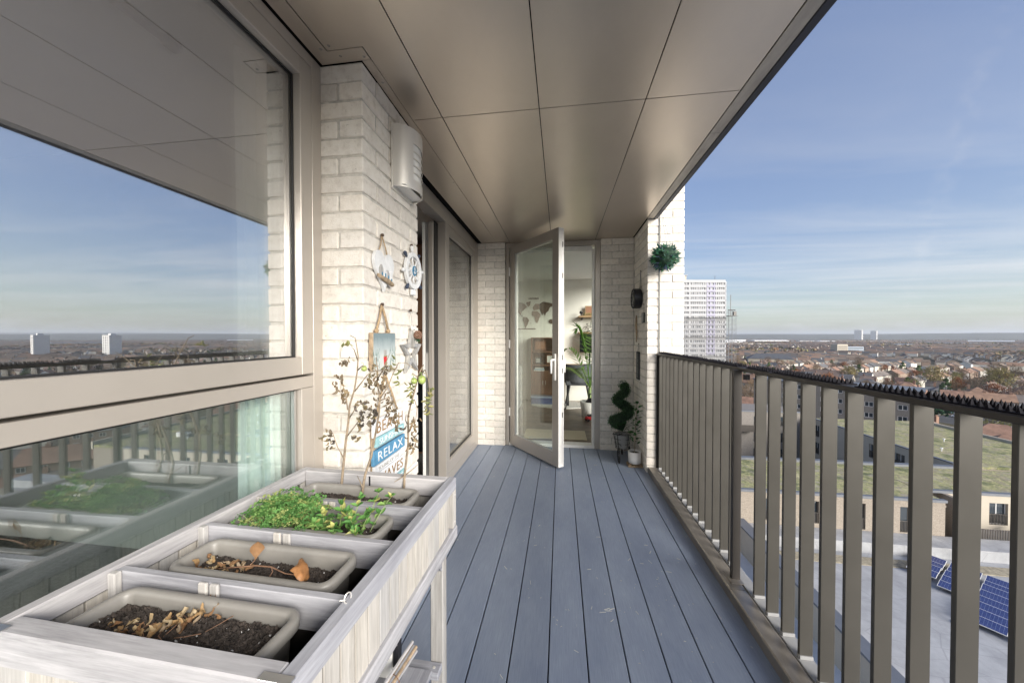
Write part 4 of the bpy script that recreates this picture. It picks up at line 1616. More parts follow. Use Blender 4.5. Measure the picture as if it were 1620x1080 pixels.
def tomato_plant(label, base, main, branches, leaves, tomatoes, seed, grp='withered tomato stems in the far trough'):
    """main, branches: lists of world points; leaves: (point, count, kind); tomatoes: (point, radius)"""
    r = random.Random(seed)
    t = thing('tomato_plant', label, 'tomato plant', base, 0, grp)
    b0 = Vector(base)
    pts = [Vector(q) - b0 for q in main]
    n = len(pts)
    B().tube(pts, [.0045 * (1 - .72 * i / (n - 1)) for i in range(n)], 8).make('stem', M_STEMB, t, smooth=True)
    for br in branches:
        q = [Vector(p) - b0 for p in br]
        B().tube(q, [.0022 * (1 - .6 * i / max(1, len(q) - 1)) for i in range(len(q))], 6).make('side_stem', M_STEMB, t, smooth=True)
    for p_, cnt, kind in leaves:
        c = Vector(p_) - b0
        for i in range(int(cnt * 1.7)):
            d = Vector((r.gauss(0, .0075), r.gauss(0, .0075), r.uniform(-.030, .012)))
            put(t, r.choice({'d': wither, 'g': withg, 'b': withb}[kind]), c + d, r, r.uniform(.40, .78), (r.uniform(-1, 1), r.uniform(.4, 1.9), r.uniform(0, 6.28)), 'dry_leaf')
    for p_, rad, top in tomatoes:
        c = Vector(p_) - b0
        o = B().ball(c, (rad, rad, rad * (1.12 if top > .5 else .95)), 18, 12).make('tomato', M_TOM, t, smooth=True)
        cal = B()
        for k in range(5):
            a = k * 1.256
            cal.tube([c + Vector((0, 0, rad * 1.0)), c + Vector((.6 * rad * math.cos(a), .6 * rad * math.sin(a), rad * .98)), c + Vector((rad * math.cos(a), rad * math.sin(a), rad * .75))], [.0012, .001, .0003], 4)
        cal.tube([c + Vector((0, 0, rad)), c + Vector((-.004, 0, rad + .012)), c + Vector((-.012, .004, rad + .010))], .0010, 5)
        cal.make('calyx', M_STEMG, o)
    return t


S1_MAIN = [(-0.728,1.055,0.753), (-0.726,1.071,0.864), (-0.721,1.074,0.924), (-0.704,1.064,0.998), (-0.687,1.046,1.058), (-0.662,1.035,1.115), (-0.655,1.040,1.174), (-0.661,1.055,1.219), (-0.681,1.071,1.280), (-0.702,1.074,1.290)]
S1_BR = [[(-0.726,1.071,0.869), (-0.726,1.064,0.884), (-0.740,1.058,0.916), (-0.752,1.051,0.965), (-0.776,1.044,0.979)], [(-0.716,1.074,0.947), (-0.675,1.077,1.000), (-0.672,1.079,1.034)], [(-0.701,1.064,1.011), (-0.676,1.057,1.043), (-0.647,1.051,1.068)], [(-0.662,1.035,1.107), (-0.620,1.041,1.162), (-0.600,1.046,1.175)], [(-0.694,1.046,1.044), (-0.701,1.050,1.079), (-0.713,1.055,1.107), (-0.722,1.059,1.142)], [(-0.663,1.055,1.207), (-0.662,1.034,1.243), (-0.657,1.012,1.254)], [(-0.655,1.040,1.175), (-0.621,1.015,1.194), (-0.602,0.991,1.192)]]
S1_LF = [((-0.787,1.095,0.917), 7, 'd'), ((-0.780,1.060,0.966), 4, 'd'), ((-0.702,1.020,1.148), 9, 'b'), ((-0.723,1.065,1.099), 9, 'b'), ((-0.702,1.054,1.217), 6, 'b'), ((-0.657,1.066,1.058), 10, 'd'), ((-0.662,1.062,1.017), 9, 'd'), ((-0.684,1.083,0.946), 4, 'd'), ((-0.614,1.019,1.149), 3, 'd'), ((-0.721,1.082,1.282), 4, 'g'), ((-0.624,1.062,1.156), 4, 'd'), ((-0.606,1.048,1.042), 6, 'd')]
S1_TM = [((-0.624,1.028,1.182), 0.0088, 0)]
S2_MAIN = [(-0.640,1.035,0.764), (-0.637,1.051,0.829), (-0.616,1.054,0.892), (-0.593,1.044,0.982), (-0.572,1.026,1.045), (-0.564,1.015,1.089), (-0.574,1.020,1.136), (-0.581,1.035,1.175), (-0.596,1.051,1.218)]
S2_BR = [[(-0.564,1.015,1.089), (-0.538,1.020,1.128), (-0.524,1.025,1.169), (-0.508,1.030,1.202), (-0.484,1.035,1.202), (-0.452,1.040,1.177)], [(-0.564,1.015,1.083), (-0.539,1.021,1.094), (-0.529,1.027,1.067), (-0.524,1.033,1.038)], [(-0.574,1.020,1.150), (-0.547,1.005,1.182), (-0.526,0.990,1.212), (-0.510,0.976,1.233)], [(-0.637,1.035,0.797), (-0.652,1.048,0.807), (-0.671,1.061,0.822)], [(-0.581,1.035,1.168), (-0.600,1.040,1.188), (-0.616,1.044,1.198)]]
S2_LF = [((-0.571,1.008,1.155), 8, 'b'), ((-0.544,0.991,1.154), 7, 'b'), ((-0.552,1.037,1.103), 6, 'b'), ((-0.529,1.014,1.072), 8, 'b'), ((-0.529,1.039,1.036), 8, 'b'), ((-0.528,1.049,1.014), 6, 'd'), ((-0.601,1.039,1.034), 6, 'd'), ((-0.524,1.061,1.166), 4, 'g'), ((-0.551,1.029,1.199), 5, 'd'), ((-0.622,1.069,1.193), 4, 'd'), ((-0.548,1.048,1.216), 4, 'g'), ((-0.587,1.042,1.096), 5, 'b')]
S2_TM = []
S3_MAIN = [(-0.519,1.085,0.757), (-0.522,1.101,0.824), (-0.511,1.104,0.920), (-0.506,1.094,1.019), (-0.486,1.076,1.070), (-0.466,1.065,1.123), (-0.461,1.070,1.157), (-0.454,1.085,1.181), (-0.454,1.101,1.191)]
S3_BR = [[(-0.523,1.101,0.814), (-0.502,1.120,0.830), (-0.494,1.139,0.838)], [(-0.523,1.101,0.814), (-0.531,1.081,0.811), (-0.539,1.060,0.809)], [(-0.495,1.076,1.061), (-0.470,1.064,1.080), (-0.456,1.052,1.056), (-0.457,1.040,1.012)], [(-0.459,1.070,1.158), (-0.433,1.060,1.178), (-0.417,1.051,1.149), (-0.409,1.041,1.100)], [(-0.508,1.094,0.989), (-0.527,1.117,1.000), (-0.534,1.140,1.014)], [(-0.463,1.070,1.154), (-0.479,1.066,1.166), (-0.471,1.063,1.154)]]
S3_LF = [((-0.487,1.073,1.120), 6, 'g'), ((-0.476,1.054,1.106), 5, 'g'), ((-0.419,1.066,1.106), 8, 'g'), ((-0.427,1.069,1.064), 5, 'g'), ((-0.479,1.085,1.017), 7, 'b'), ((-0.492,1.099,0.975), 6, 'b'), ((-0.502,1.110,0.931), 6, 'b'), ((-0.499,1.129,0.941), 4, 'd'), ((-0.452,1.096,1.174), 3, 'g')]
S3_TM = [((-0.467,1.053,1.142), 0.0101, 0), ((-0.442,1.058,1.146), 0.0125, 1)]
tomato_plant('tall withered tomato stem, leftmost of the three, with one small green tomato', S1_MAIN[0], S1_MAIN, S1_BR, S1_LF, S1_TM, 5)
tomato_plant('withered tomato stem in the middle of the three, in front of the word sign', S2_MAIN[0], S2_MAIN, S2_BR, S2_LF, S2_TM, 6)
tomato_plant('withered tomato stem, rightmost of the three, with two green tomatoes at its top', S3_MAIN[0], S3_MAIN, S3_BR, S3_LF, S3_TM, 7)

# ------------------------------------------------------------------ odds and ends on the lower shelf
bk_ = thing('seed_box', 'small white box with black clip on the shelf under the planter', 'box', pw(.095, .225, .2365), PLR)
B().box(-.035, .035, -.02, .02, 0, .10).make('carton', M_WHITE, bk_, bevel=.002)
B().box(.0355, .052, -.016, .016, .03, .105).make('clip', M_BLACKP, bk_, bevel=.004)
B().tube([(.037, -.022, .02), (.06, -.03, .03), (.07, -.015, .045), (.055, .0, .04)], .0014, 6).make('wire', M_STEEL, bk_)
tw = thing('hand_tool', 'garden hand tool with turned wooden handle on the shelf under the planter', 'hand tool', pw(.085, .10, .27), PLR + R(-20))
B().lathe([(0, -.07), (.013, -.068), (.017, -.05), (.015, 0), (.018, .04), (.014, .062), (0, .066)], 16, axis=0).make('handle', mat('varnished_wood', (.52, .33, .15), .4, var=.12, scale=20, stretch=(.2, 1, 1)), tw, smooth=True)
B().tube([(-.07, 0, 0), (-.20, 0, .004)], .006, 8).make('tang', M_STEEL, tw)
ps_ = thing('sign_stake', 'pale blue wooden garden stake with lettered board leaning under the planter', 'garden sign', pw(.085, .02, .236), PLR)
M_PALEB = mat('pale_blue_paint', (.42, .58, .68), .6, var=.08, scale=30, bump=.1)
B().obox((-.0, .055, .10), (.028, .008, .20), Euler((R(-22), R(14), R(60)))).make('lettered_board', M_PALEB, ps_, bevel=.002)
lt_ = B()
for i in range(8):
    lt_.obox((-.0 + .0015 * i, .055 + .002, .045 + .015 * i), (.016, .0095, .006), Euler((R(-22), R(14), R(60))))
stuff(lt_.make('painted_letters', M_SEA, ps_))
B().obox((.0, .02, .035), (.022, .13, .018), Euler((0, 0, R(-72)))).make('cross_piece', M_PALEB, ps_, bevel=.002)
bd = thing('stick_bundle', 'bundle of thin wooden sticks tied with wire under the planter', 'stick bundle', pw(.155, .13, .2365), PLR + R(-18))
for i in range(7):
    B().obox(((i % 3) * .008 - .008, 0, .006 + (i // 3) * .009 + .035), (.007, .24, .008), Euler((R(12 + i), R(r.uniform(-5, 5)), R(r.uniform(-2, 2))))).make('stick', M_DRIFT if i % 2 else M_WOODY, bd, bevel=.001)
B().tube([(.022 * math.cos(a), .03, .045 + .022 * math.sin(a)) for a in [i * .6 for i in range(12)]], .0012, 6).make('wire_tie', M_TWIG, bd)

# ================================================================== FAR RIGHT CORNER
FX = .81
# drum clock seen almost edge on
ck = thing('wall_clock', 'round black clock on the brick return wall near the hanging ball', 'clock', (FX - .0, 3.66, 1.672))
B().lathe([(.0, -.006), (.096, -.006), (.101, -.012), (.101, -.078), (.094, -.082), (.090, -.074), (0, -.072)], 40, axis=0).make('case', M_BLACKP, ck, smooth=False)
B().lathe([(0, -.0725), (.088, -.0725)], 32, axis=0).make('dial', mat('dial_green_grey', (.20, .24, .17), .5), ck)
for a, l in ((.6, .05), (2.4, .07)):
    B().obox((-.0745, l / 2 * math.sin(a), l / 2 * math.cos(a)), (.002, .005, l), Euler((-a, 0, 0))).make('hand', M_WHITE, ck)
for i in range(12):
    a = i * pi / 6
    B().obox((-.0742, .076 * math.sin(a), .076 * math.cos(a)), (.0015, .004, .012), Euler((-a, 0, 0))).make('hour_mark', M_WHITE, ck)
hang(ck, (-.004, 0, .28), ((-.006, -.03, .096), (-.006, .03, .096)), .0016, M_NAVY)
pq = thing('slate_plaque', 'small dark square plaque beside the clock on the brick return wall', 'plaque', (FX, 3.52, 1.47))
B().box(-.014, -.002, -.045, .045, -.05, .05).make('plate', mat('dark_slate', (.06, .065, .06), .6), pq, bevel=.002)
B().box(-.016, -.0145, -.038, .038, -.043, .043).make('inset', M_GREYW, pq)
hang(pq, (-.004, 0, .13), ((-.006, -.02, .048), (-.006, .02, .048)), .0012, M_GREYW)
dw = thing('driftwood_piece', 'thin crooked piece of driftwood hanging below the clock', 'driftwood', (FX - .004, 3.79, 1.37))
B().tube([(-.012, .0, .14), (-.012, .004, .10), (-.014, -.004, .05), (-.020, -.03, .01), (-.016, -.04, -.04), (-.014, -.03, -.09), (-.012, .0, -.14)], [.006, .009, .010, .011, .010, .008, .005], 8).make('wood', M_DRIFT, dw, smooth=True)
ws = thing('slate_sign', 'narrow dark upright board with chalked letters on the brick return wall', 'sign', (FX, 3.73, .985))
B().box(-.016, -.002, -.055, .055, -.145, .145).make('board', mat('dark_board', (.05, .055, .055), .7), ws, bevel=.002)
lt_ = text('lettering', 'WELCOME', .060, M_GREYW, ws, (-.0168, 0, 0), (pi / 2, R(90), -pi / 2), .0006)
xx = [v.co.x for v in lt_.data.vertices]
lt_.scale = (.25 / (max(xx) - min(xx)), 1, 1)
hang(ws, (-.004, 0, .225), ((-.008, -.03, .145), (-.008, .03, .145)), .0014, M_GREYW)

# hanging ball
hb = thing('hanging_ball', 'round artificial lavender ball of green leaves hanging at the soffit corner', 'hanging plant', (.93, 3.27, 1.995))
hb.scale = (1.12, 1.12, 1.12)
lv_me = []
for i in range(4):
    rr = random.Random(200 + i)
    b = B()
    for k in range(3):
        d = Vector((rr.uniform(-.5, .5), rr.uniform(-.5, .5), 1)).normalized()
        s_d = d.orthogonal().normalized()
        l, w_ = rr.uniform(.03, .05), rr.uniform(.0025, .004)
        b.add([-s_d * w_ * .4, s_d * w_ * .4, d * l * .6 + s_d * w_, d * l, d * l * .6 - s_d * w_], [(0, 1, 2, 3, 4)])
    lv_me.append(b)
M_LAV = leaf_mat('teal_green_leaf', [(.05, .17, .10), (.035, .12, .08), (.08, .24, .10), (.10, .20, .17), (.07, .09, .17)], .5, .15)
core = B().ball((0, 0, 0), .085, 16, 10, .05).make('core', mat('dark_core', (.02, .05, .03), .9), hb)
r = random.Random(77)
lvm = [b.mesh('leaf', M_LAV) for b in lv_me]
for i in range(300):
    d = Vector((r.gauss(0, 1), r.gauss(0, 1), r.gauss(0, 1))).normalized()
    o = obj('leaf', r.choice(lvm), hb, d * r.uniform(.072, .088), (d + Vector((r.uniform(-.5, .5), r.uniform(-.5, .5), r.uniform(-.5, .2)))).to_track_quat('Z', 'Y').to_euler(), r.uniform(.8, 1.3))
for sx, sy in ((-.06, .02), (.06, .02), (0, -.06)):
    B().tube([(sx, sy, .07), (-.035 + sx * .05, 0, .385)], .0012, 5).make('cord', M_NAVY, hb)
cb = thing('cable', 'thin grey cable running down the corner pier behind the hanging ball', 'cable', (.917, 3.396, 1.7))
B().tube([(0, -.004, .70), (.002, -.005, .35), (-.002, -.004, .0), (.001, -.005, -.3), (0, -.004, -.62)], .0035, 6).make('wire', mat_flat('grey_cable', (.20, .20, .18), .6), cb, smooth=True)

# spiral topiary in a little bicycle planter
tp = thing('spiral_topiary', 'dark green spiral topiary standing in the bicycle planter in the corner', 'topiary', (.655, 3.80, .255))
M_BOX = leaf_mat('boxwood_leaf', [(.045, .125, .045), (.065, .175, .05), (.03, .085, .03), (.10, .24, .075)], .6, .1)
sp = []
for i in range(60):
    u = i / 59
    a = u * 2 * pi * 2.0 + 1.2
    rr = .078 * (1 - u) ** .7 + .016
    sp.append((rr * math.cos(a), rr * math.sin(a) * .7, .055 + .47 * u))
rad = [.066 - .018 * (i / 59) for i in range(60)]
rad[-1] = .035; rad[-2] = .048
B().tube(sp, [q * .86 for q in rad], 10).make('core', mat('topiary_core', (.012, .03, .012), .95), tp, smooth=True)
lf = B()
for i in range(3600):
    k = r.randrange(60)
    d = Vector((r.gauss(0, 1), r.gauss(0, 1), r.gauss(0, 1))).normalized()
    c = Vector(sp[k]) + d * rad[k] * r.uniform(.8, 1.05)
    s_d = d.orthogonal().normalized()
    s_d = Matrix.Rotation(r.uniform(0, 6.28), 3, d) @ s_d
    tt = (d + s_d * r.uniform(-.6, .6)).normalized()
    l, w_ = r.uniform(.009, .015), r.uniform(.0036, .006)
    q = tt.cross(s_d).normalized() * w_
    lf.add([c, c + tt * l * .5 + q, c + tt * l, c + tt * l * .5 - q], [(0, 1, 2, 3)])
stuff(lf.make('leaves', M_BOX, tp))
bi = thing('bicycle_planter', 'small black wire bicycle with a basket holding the spiral topiary', 'bicycle planter', (.645, 3.74, 0))
M_WIRE = mat_flat('black_wire', (.012, .012, .013), .45, .4)


def wheel(c, r_, nm='wheel'):
    b = B()
    b.tube([(c[0], c[1] + r_ * math.cos(a), c[2] + r_ * math.sin(a)) for a in [i * 2 * pi / 28 for i in range(29)]], .004, 6, False)
    for i in range(8):
        a = i * pi / 8
        b.tube([(c[0], c[1] - r_ * math.cos(a), c[2] - r_ * math.sin(a)), (c[0], c[1] + r_ * math.cos(a), c[2] + r_ * math.sin(a))], .0012, 4)
    b.make(nm, M_WIRE, bi)


wheel((-.055, -.135, .082), .078)
wheel((.02, .13, .05), .046)
wheel((.10, .13, .05), .046)
fr = B()
fr.tube([(-.055, -.135, .082), (-.06, -.10, .20), (-.06, -.085, .27)], .0035, 6)
fr.tube([(-.105, -.06, .275), (-.085, -.085, .285), (-.06, -.085, .27), (-.03, -.085, .285), (-.01, -.06, .275)], .004, 6)
fr.tube([(-.06, -.10, .20), (.0, .02, .12), (.06, .13, .05)], .0035, 6)
fr.tube([(.02, .13, .05), (.10, .13, .05)], .003, 6)
fr.make('frame', M_WIRE, bi)
bs = B()
for z, r_ in ((.10, .070), (.15, .078), (.20, .085), (.25, .092)):
    bs.tube([(.012 + r_ * math.cos(a), .06 + r_ * .8 * math.sin(a), z) for a in [i * 2 * pi / 20 for i in range(21)]], .0025, 5, False)
for i in range(14):
    a = i * 2 * pi / 14
    bs.tube([(.012 + .065 * math.cos(a), .06 + .052 * math.sin(a), .095), (.012 + .092 * math.cos(a), .06 + .074 * math.sin(a), .25)], .0018, 4)
bs.make('basket', M_WIRE, bi)
B().lathe([(0, .10), (.058, .10), (.078, .245), (.074, .245), (.055, .11)], 18, (.012, .06, 0)).make('basket_liner', M_CONC, bi)
# potted plant
pp = thing('potted_plant', 'leafy green plant in a white round pot on a small stand in the corner', 'potted plant', (.735, 3.56, 0))
B().box(-.07, .07, -.06, .06, .0, .012).make('stand', M_DRIFT, pp, bevel=.002)
for sx in (-.05, .05):
    B().box(sx - .012, sx + .012, -.05, .05, .0125, .024).make('stand_foot', M_DRIFT, pp, bevel=.002)
B().lathe([(0, .025), (.045, .025), (.058, .032), (.061, .06), (.063, .145), (.059, .145), (.056, .125), (0, .122)], 28).make('pot', mat('white_ceramic', (.80, .79, .77), .3, var=.03, scale=10, bump=0), pp, smooth=True)
stuff(B().lathe([(0, .130), (.056, .1265)], 20).make('soil', M_SOIL, pp))
st = B().tube([(.0, 0, .12), (.006, .004, .30), (.012, .0, .45), (.020, -.004, .62)], [.004, .0035, .003, .002], 6).make('stem', M_STEMB, pp)
fic = [leaf_mesh('leaf', leaf_mat('dark_glossy_leaf', [(.045, .13, .04), (.06, .17, .05), (.035, .10, .03), (.10, .22, .08)], .35, .2), .055, .038, c, .3, 300 + i, 6, 4, .0003, 1.1) for i, c in enumerate((.4, .9, -.3))]
for i in range(34):
    u = .12 + .88 * i / 33
    p_ = Vector((.020 * u + .004, -.003 * u, .16 + .46 * u))
    a = i * 2.4
    ln = .018
    d = Vector((math.cos(a), math.sin(a), .3))
    put(pp, fic[i % 3], p_ + d * ln, r, r.uniform(.7, 1.1), (r.uniform(-.5, .5), r.uniform(-.6, .3), a))

# ================================================================== THINGS IN THE FAR ROOM (back wall Y=7)
M_OAK = mat_wood('warm_oak', 0, (.30, .19, .10), (.42, .28, .16), (.54, .38, .23), .55, 24, 130, .1)
M_WALN = mat_wood('reddish_walnut', 2, (.16, .075, .05), (.24, .12, .08), (.32, .17, .11), .5, 24, 130, .1)
mp_ = thing('world_map', 'brown wooden world map of flat continents on the wall of the far room', 'wall map', (-.52, 6.998, 1.78))
M_MAPS = [mat('map_wood_%s' % n, c, .7, var=.15, scale=18) for n, c in (('dark', (.13, .085, .065)), ('mid', (.22, .15, .12)), ('pale', (.34, .25, .21)))]
conts = [('north_america', 1, [(-.52, .16), (-.40, .22), (-.26, .19), (-.20, .12), (-.27, .06), (-.33, .02), (-.36, -.05), (-.30, -.10), (-.34, -.09), (-.42, .0), (-.50, .08)]),
         ('greenland', 1, [(-.22, .22), (-.10, .24), (-.12, .15), (-.17, .12)]),
         ('south_america', 1, [(-.30, -.10), (-.20, -.11), (-.14, -.17), (-.18, -.26), (-.24, -.36), (-.26, -.28), (-.31, -.17)]),
         ('europe', 2, [(-.05, .10), (.02, .19), (.12, .18), (.12, .07), (.05, .05), (-.02, .04)]),
         ('africa', 2, [(-.06, .02), (.06, .03), (.14, -.03), (.16, -.06), (.11, -.16), (.07, -.24), (.03, -.22), (.0, -.10), (-.07, -.06)]),
         ('asia', 0, [(.125, .07), (.125, .18), (.22, .23), (.36, .21), (.50, .18), (.48, .13), (.40, .11), (.36, .03), (.30, -.01), (.27, -.08), (.23, -.02), (.20, -.07), (.16, .0)]),
         ('australia', 0, [(.36, -.18), (.42, -.15), (.48, -.17), (.50, -.23), (.44, -.26), (.37, -.23)])]
for nm, mi_, poly in conts:
    B().prism([(x * .78, z * .92) for x, z in poly], 1, -.012, -.002).make(nm, M_MAPS[mi_], mp_)
isl = B()
r = random.Random(8)
for i in range(26):
    x, z = r.uniform(-.4, .4), r.uniform(-.3, .15)
    isl.prism([(x, z), (x + r.uniform(.006, .022), z + .003), (x + .01, z + r.uniform(.006, .016))], 1, -.008, -.002)
stuff(isl.make('islands', M_MAPS[0], mp_))
B().box(-.40, .02, -.014, -.002, -.345, -.325).make('base_strip', M_MAPS[0], mp_, bevel=.002)
tt_ = B()
for i in range(8):
    tt_.box(-.12 + i * .026, -.12 + i * .026 + .016, -.010, -.002, .262, .262 + .030 + .008 * (i % 2))
tt_.make('title_letters', M_MAPS[0], mp_)
bc = thing('bookcase', 'reddish wooden bookcase with open shelves against the wall of the far room', 'bookcase', (-.31, 6.82, 0))
for x in (-.245, .245):
    B().box(x - .012, x + .012, -.16, .17, 0, 1.27).make('side_panel', M_WALN, bc, bevel=.002)
for z in (.16, .60, .72, .98, 1.25):
    B().box(-.232, .232, -.155, .165, z, z + .02).make('shelf', M_WALN, bc, bevel=.002)
B().box(-.232, .232, .155, .168, .16, 1.27).make('back_panel', M_WALN, bc)
for x in (-.1165, .1165):
    B().box(x - .114, x + .114, -.168, -.157, .185, .595).make('door', M_WALN, bc, bevel=.002)
    B().box(x - math.copysign(.09, x) - .004, x - math.copysign(.09, x) + .004, -.180, -.1685, .36, .44).make('door_handle', M_STEEL, bc)
for nm, lb_, x, z, sz, mt in (('framed_picture', 'pink and brown framed picture standing on the top bay of the bookcase', -.08, 1.0, (.22, .02, .2), M_TERRA), ('framed_print', 'pale framed print on the second shelf of the bookcase', .11, .74, (.13, .015, .18), M_WHITE),
                              ('ornament_box', 'dark cube ornament on the second shelf of the bookcase', -.12, .74, (.11, .1, .12), M_BLACKP), ('book_stack', 'white books lying on the lower open shelf of the bookcase', -.1, .62, (.2, .15, .06), M_WHITE)):
    t = thing(nm, lb_, nm.replace('_', ' '), (-.31 + x, 6.76, z + (.02 if nm != 'book_stack' else .0005)))
    if nm == 'book_stack':
        for i in range(3):
            B().box(-sz[0] / 2 + .01 * i, sz[0] / 2 - .006 * i, -sz[1] / 2, sz[1] / 2, .02 * i, .02 * i + .0195).make('book', mt if i != 1 else M_BLUE, t, bevel=.002)
    elif 'framed' in nm:
        for x0, x1, z0, z1 in ((-1, -.86, 0, 1), (.86, 1, 0, 1), (-.86, .86, 0, .14), (-.86, .86, .86, 1)):
            B().box(x0 * sz[0] / 2, x1 * sz[0] / 2, -.01, .01, z0 * sz[2], z1 * sz[2]).make('moulding', M_WALN, t)
        B().box(-.43 * sz[0], .43 * sz[0], -.002, .004, .14 * sz[2], .86 * sz[2]).make('print', mt, t)
    else:
        B().box(-sz[0] / 2, sz[0] / 2, -sz[1] / 2, sz[1] / 2, 0, sz[2]).make('box_body', mt, t, bevel=.01)
        B().box(-sz[0] / 3, sz[0] / 3, -sz[1] / 2 - .002, -sz[1] / 2, .02, sz[2] - .02).make('front_panel', M_GREYW, t)
bb = thing('storage_box', 'flat blue storage box on the floor at the foot of the bookcase', 'box', (-.28, 6.55, 0))
B().box(-.27, .27, -.08, .1, 0, .13).make('tub', mat('blue_plastic', (.06, .10, .24), .4), bb, bevel=.015)
B().box(-.28, .28, -.09, .11, .1305, .16).make('lid', mat('pale_blue_plastic', (.30, .38, .55), .35), bb, bevel=.008)
# rug, mat
rg = thing('round_rug', 'round white fluffy rug on the oak floor of the far room', 'rug', (.0, 6.52, 0))
M_RUG = mat('white_rug_pile', (.66, .64, .60), .95, var=.15, scale=60, bump=.8, bscale=250)
pr = []
for i in range(60):
    a = i * 2 * pi / 60
    q = 1 + .02 * math.sin(a * 13) + r.uniform(-.012, .012)
    pr.append((.56 * q * math.cos(a), .36 * q * math.sin(a)))
B().prism(pr, 2, .001, .022).make('pile', M_RUG, rg, bevel=.006)
mt_ = thing('door_mat', 'cream rectangular mat on the floor just inside the far doorway', 'mat', (-.065, 4.54, 0))
B().box(-.40, .395, -.21, .21, .001, .010).make('mat_body', mat('cream_mat', (.66, .58, .42), .95, var=.08, scale=80, bump=.5, bscale=400), mt_, bevel=.003)
# desk, monitor, chair
dk = thing('desk', 'wooden desk with black legs at the right of the far room', 'desk', (.55, 6.55, 0))
B().box(-.45, .45, -.2, .4, .715, .745).make('desk_top', M_OAK, dk, bevel=.003)
for x in (-.41, .41):
    for y in (-.16, .36):
        B().box(x - .018, x + .018, y - .018, y + .018, 0, .7148).make('leg', M_BLACKP, dk)
mo = thing('monitor', 'black monitor standing on the desk in the far room', 'monitor', (.56, 6.78, .7455))
B().box(-.11, .11, -.07, .09, 0, .012).make('foot', M_BLACKP, mo, bevel=.003)
B().box(-.018, .018, .02, .045, .0125, .30).make('stand', M_BLACKP, mo)
B().box(-.19, .28, -.01, .015, .24, .58).make('screen_case', M_BLACKP, mo, bevel=.005)
B().box(-.18, .27, -.0125, -.0105, .25, .57).make('screen', mat_flat('dark_screen', (.012, .013, .015), .12), mo)
M_CHAIR = mat('grey_chair_fabric', (.105, .11, .125), .9, var=.12, scale=40, bump=.3, bscale=200)
ch = thing('desk_chair', 'grey upholstered chair with black splayed legs in front of the desk', 'chair', (.32, 6.36, 0))
sv = [(-.23, -.20, .42), (.23, -.20, .42), (.22, .22, .44), (-.22, .22, .44)]
B().box(-.23, .23, -.20, .22, .42, .50).make('seat', M_CHAIR, ch, bevel=.03, seg=3)
bkr = B()
vs, fs = [], []
for j in range(7):
    z = .46 + j * .055
    for i in range(13):
        a = pi * (.0 + i / 12)
        q = 1 + .05 * j / 6
        vs += [(.245 * q * math.cos(a), -.02 - .22 * q * math.sin(a), z), (.205 * q * math.cos(a), -.02 - .18 * q * math.sin(a), z)]
for j in range(6):
    for i in range(12):
        o = (j * 13 + i) * 2
        u = o + 26
        fs += [(o, o + 2, u + 2, u), (o + 1, u + 1, u + 3, o + 3)]
for i in range(12):
    o = (6 * 13 + i) * 2
    fs += [(o, o + 2, o + 3, o + 1), (i * 2, i * 2 + 1, i * 2 + 3, i * 2 + 2)]
bkr.add(vs, fs).make('backrest', M_CHAIR, ch, smooth=True)
for sx in (-1, 1):
    for sy in (-1, 1):
        B().tube([(sx * .15, sy * .13, .42), (sx * .23, sy * .21, 0)], [.014, .010], 8).make('leg', M_BLACKP, ch)
# shelves and what stands on them
for z, nm in ((1.66, 'upper'), (1.345, 'lower')):
    sh = thing('wall_shelf', 'short oak shelf on the wall above the monitor, the %s of two' % nm, 'shelf', (.62, 6.9, z))
    B().box(-.27, .27, -.12, .098, 0, .03).make('board', M_OAK, sh, bevel=.002)
    for x in (-.2, .2):
        B().box(x - .01, x + .01, -.08, .098, -.05, -.001).make('shelf_bracket', M_BLACKP, sh)
pf = thing('framed_picture', 'small brown framed picture on the upper wall shelf', 'picture frame', (.60, 6.93, 1.6905))
B().box(-.12, .12, -.01, .01, 0, .20).make('moulding', M_OAK, pf, bevel=.002)
B().box(-.10, .10, -.0115, -.0105, .02, .18).make('print', M_TERRA, pf)
gl_ = thing('black_bauble', 'small round black ornament on the end of the upper wall shelf', 'ornament', (.40, 6.86, 1.6905))
B().lathe([(0, 0), (.018, 0), (.012, .015), (.006, .03), (.028, .05), (.032, .07), (.026, .09), (0, .10)], 14).make('ornament_body', M_BLACKP, gl_, smooth=True)
cl = thing('trailing_plant', 'small green trailing plant lying along the upper wall shelf', 'plant', (.53, 6.83, 1.6905))
b = B()
for i in range(90):
    p_ = Vector((r.uniform(-.09, .12), r.uniform(-.03, .03), r.uniform(0, .05)))
    d = Vector((r.gauss(0, 1), r.gauss(0, 1), r.uniform(0, 1))).normalized() * .025
    s_d = d.orthogonal().normalized() * .008
    b.add([p_, p_ + d * .5 + s_d, p_ + d, p_ + d * .5 - s_d], [(0, 1, 2, 3)])
stuff(b.make('leaves', M_DRYG, cl))
mb = thing('model_bicycle', 'small black model bicycle on the lower wall shelf', 'model bicycle', (.535, 6.84, 1.3755))
for y in (-.055, .055):
    B().tube([(y + .05 * math.cos(a), 0, .052 + .05 * math.sin(a)) for a in [i * .35 for i in range(19)]], .004, 6, False).make('wheel', M_BLACKP, mb)
B().tube([(-.055, 0, .052), (-.02, 0, .12), (.04, 0, .12), (.055, 0, .052)], .004, 6).tube([(.04, 0, .12), (.045, 0, .20), (.045, -.03, .205)], .004, 6).tube([(-.02, 0, .12), (-.025, 0, .155)], .004, 6).tube([(-.04, 0, .158), (-.01, 0, .158)], .007, 6).make('frame', M_BLACKP, mb)
sp_ = thing('shelf_plant', 'yellow green plant in a white pot on the lower wall shelf', 'plant', (.66, 6.83, 1.3755))
B().lathe([(0, 0), (.035, 0), (.045, .07), (.04, .07), (0, .06)], 16).make('pot', M_WHITE, sp_)
b = B()
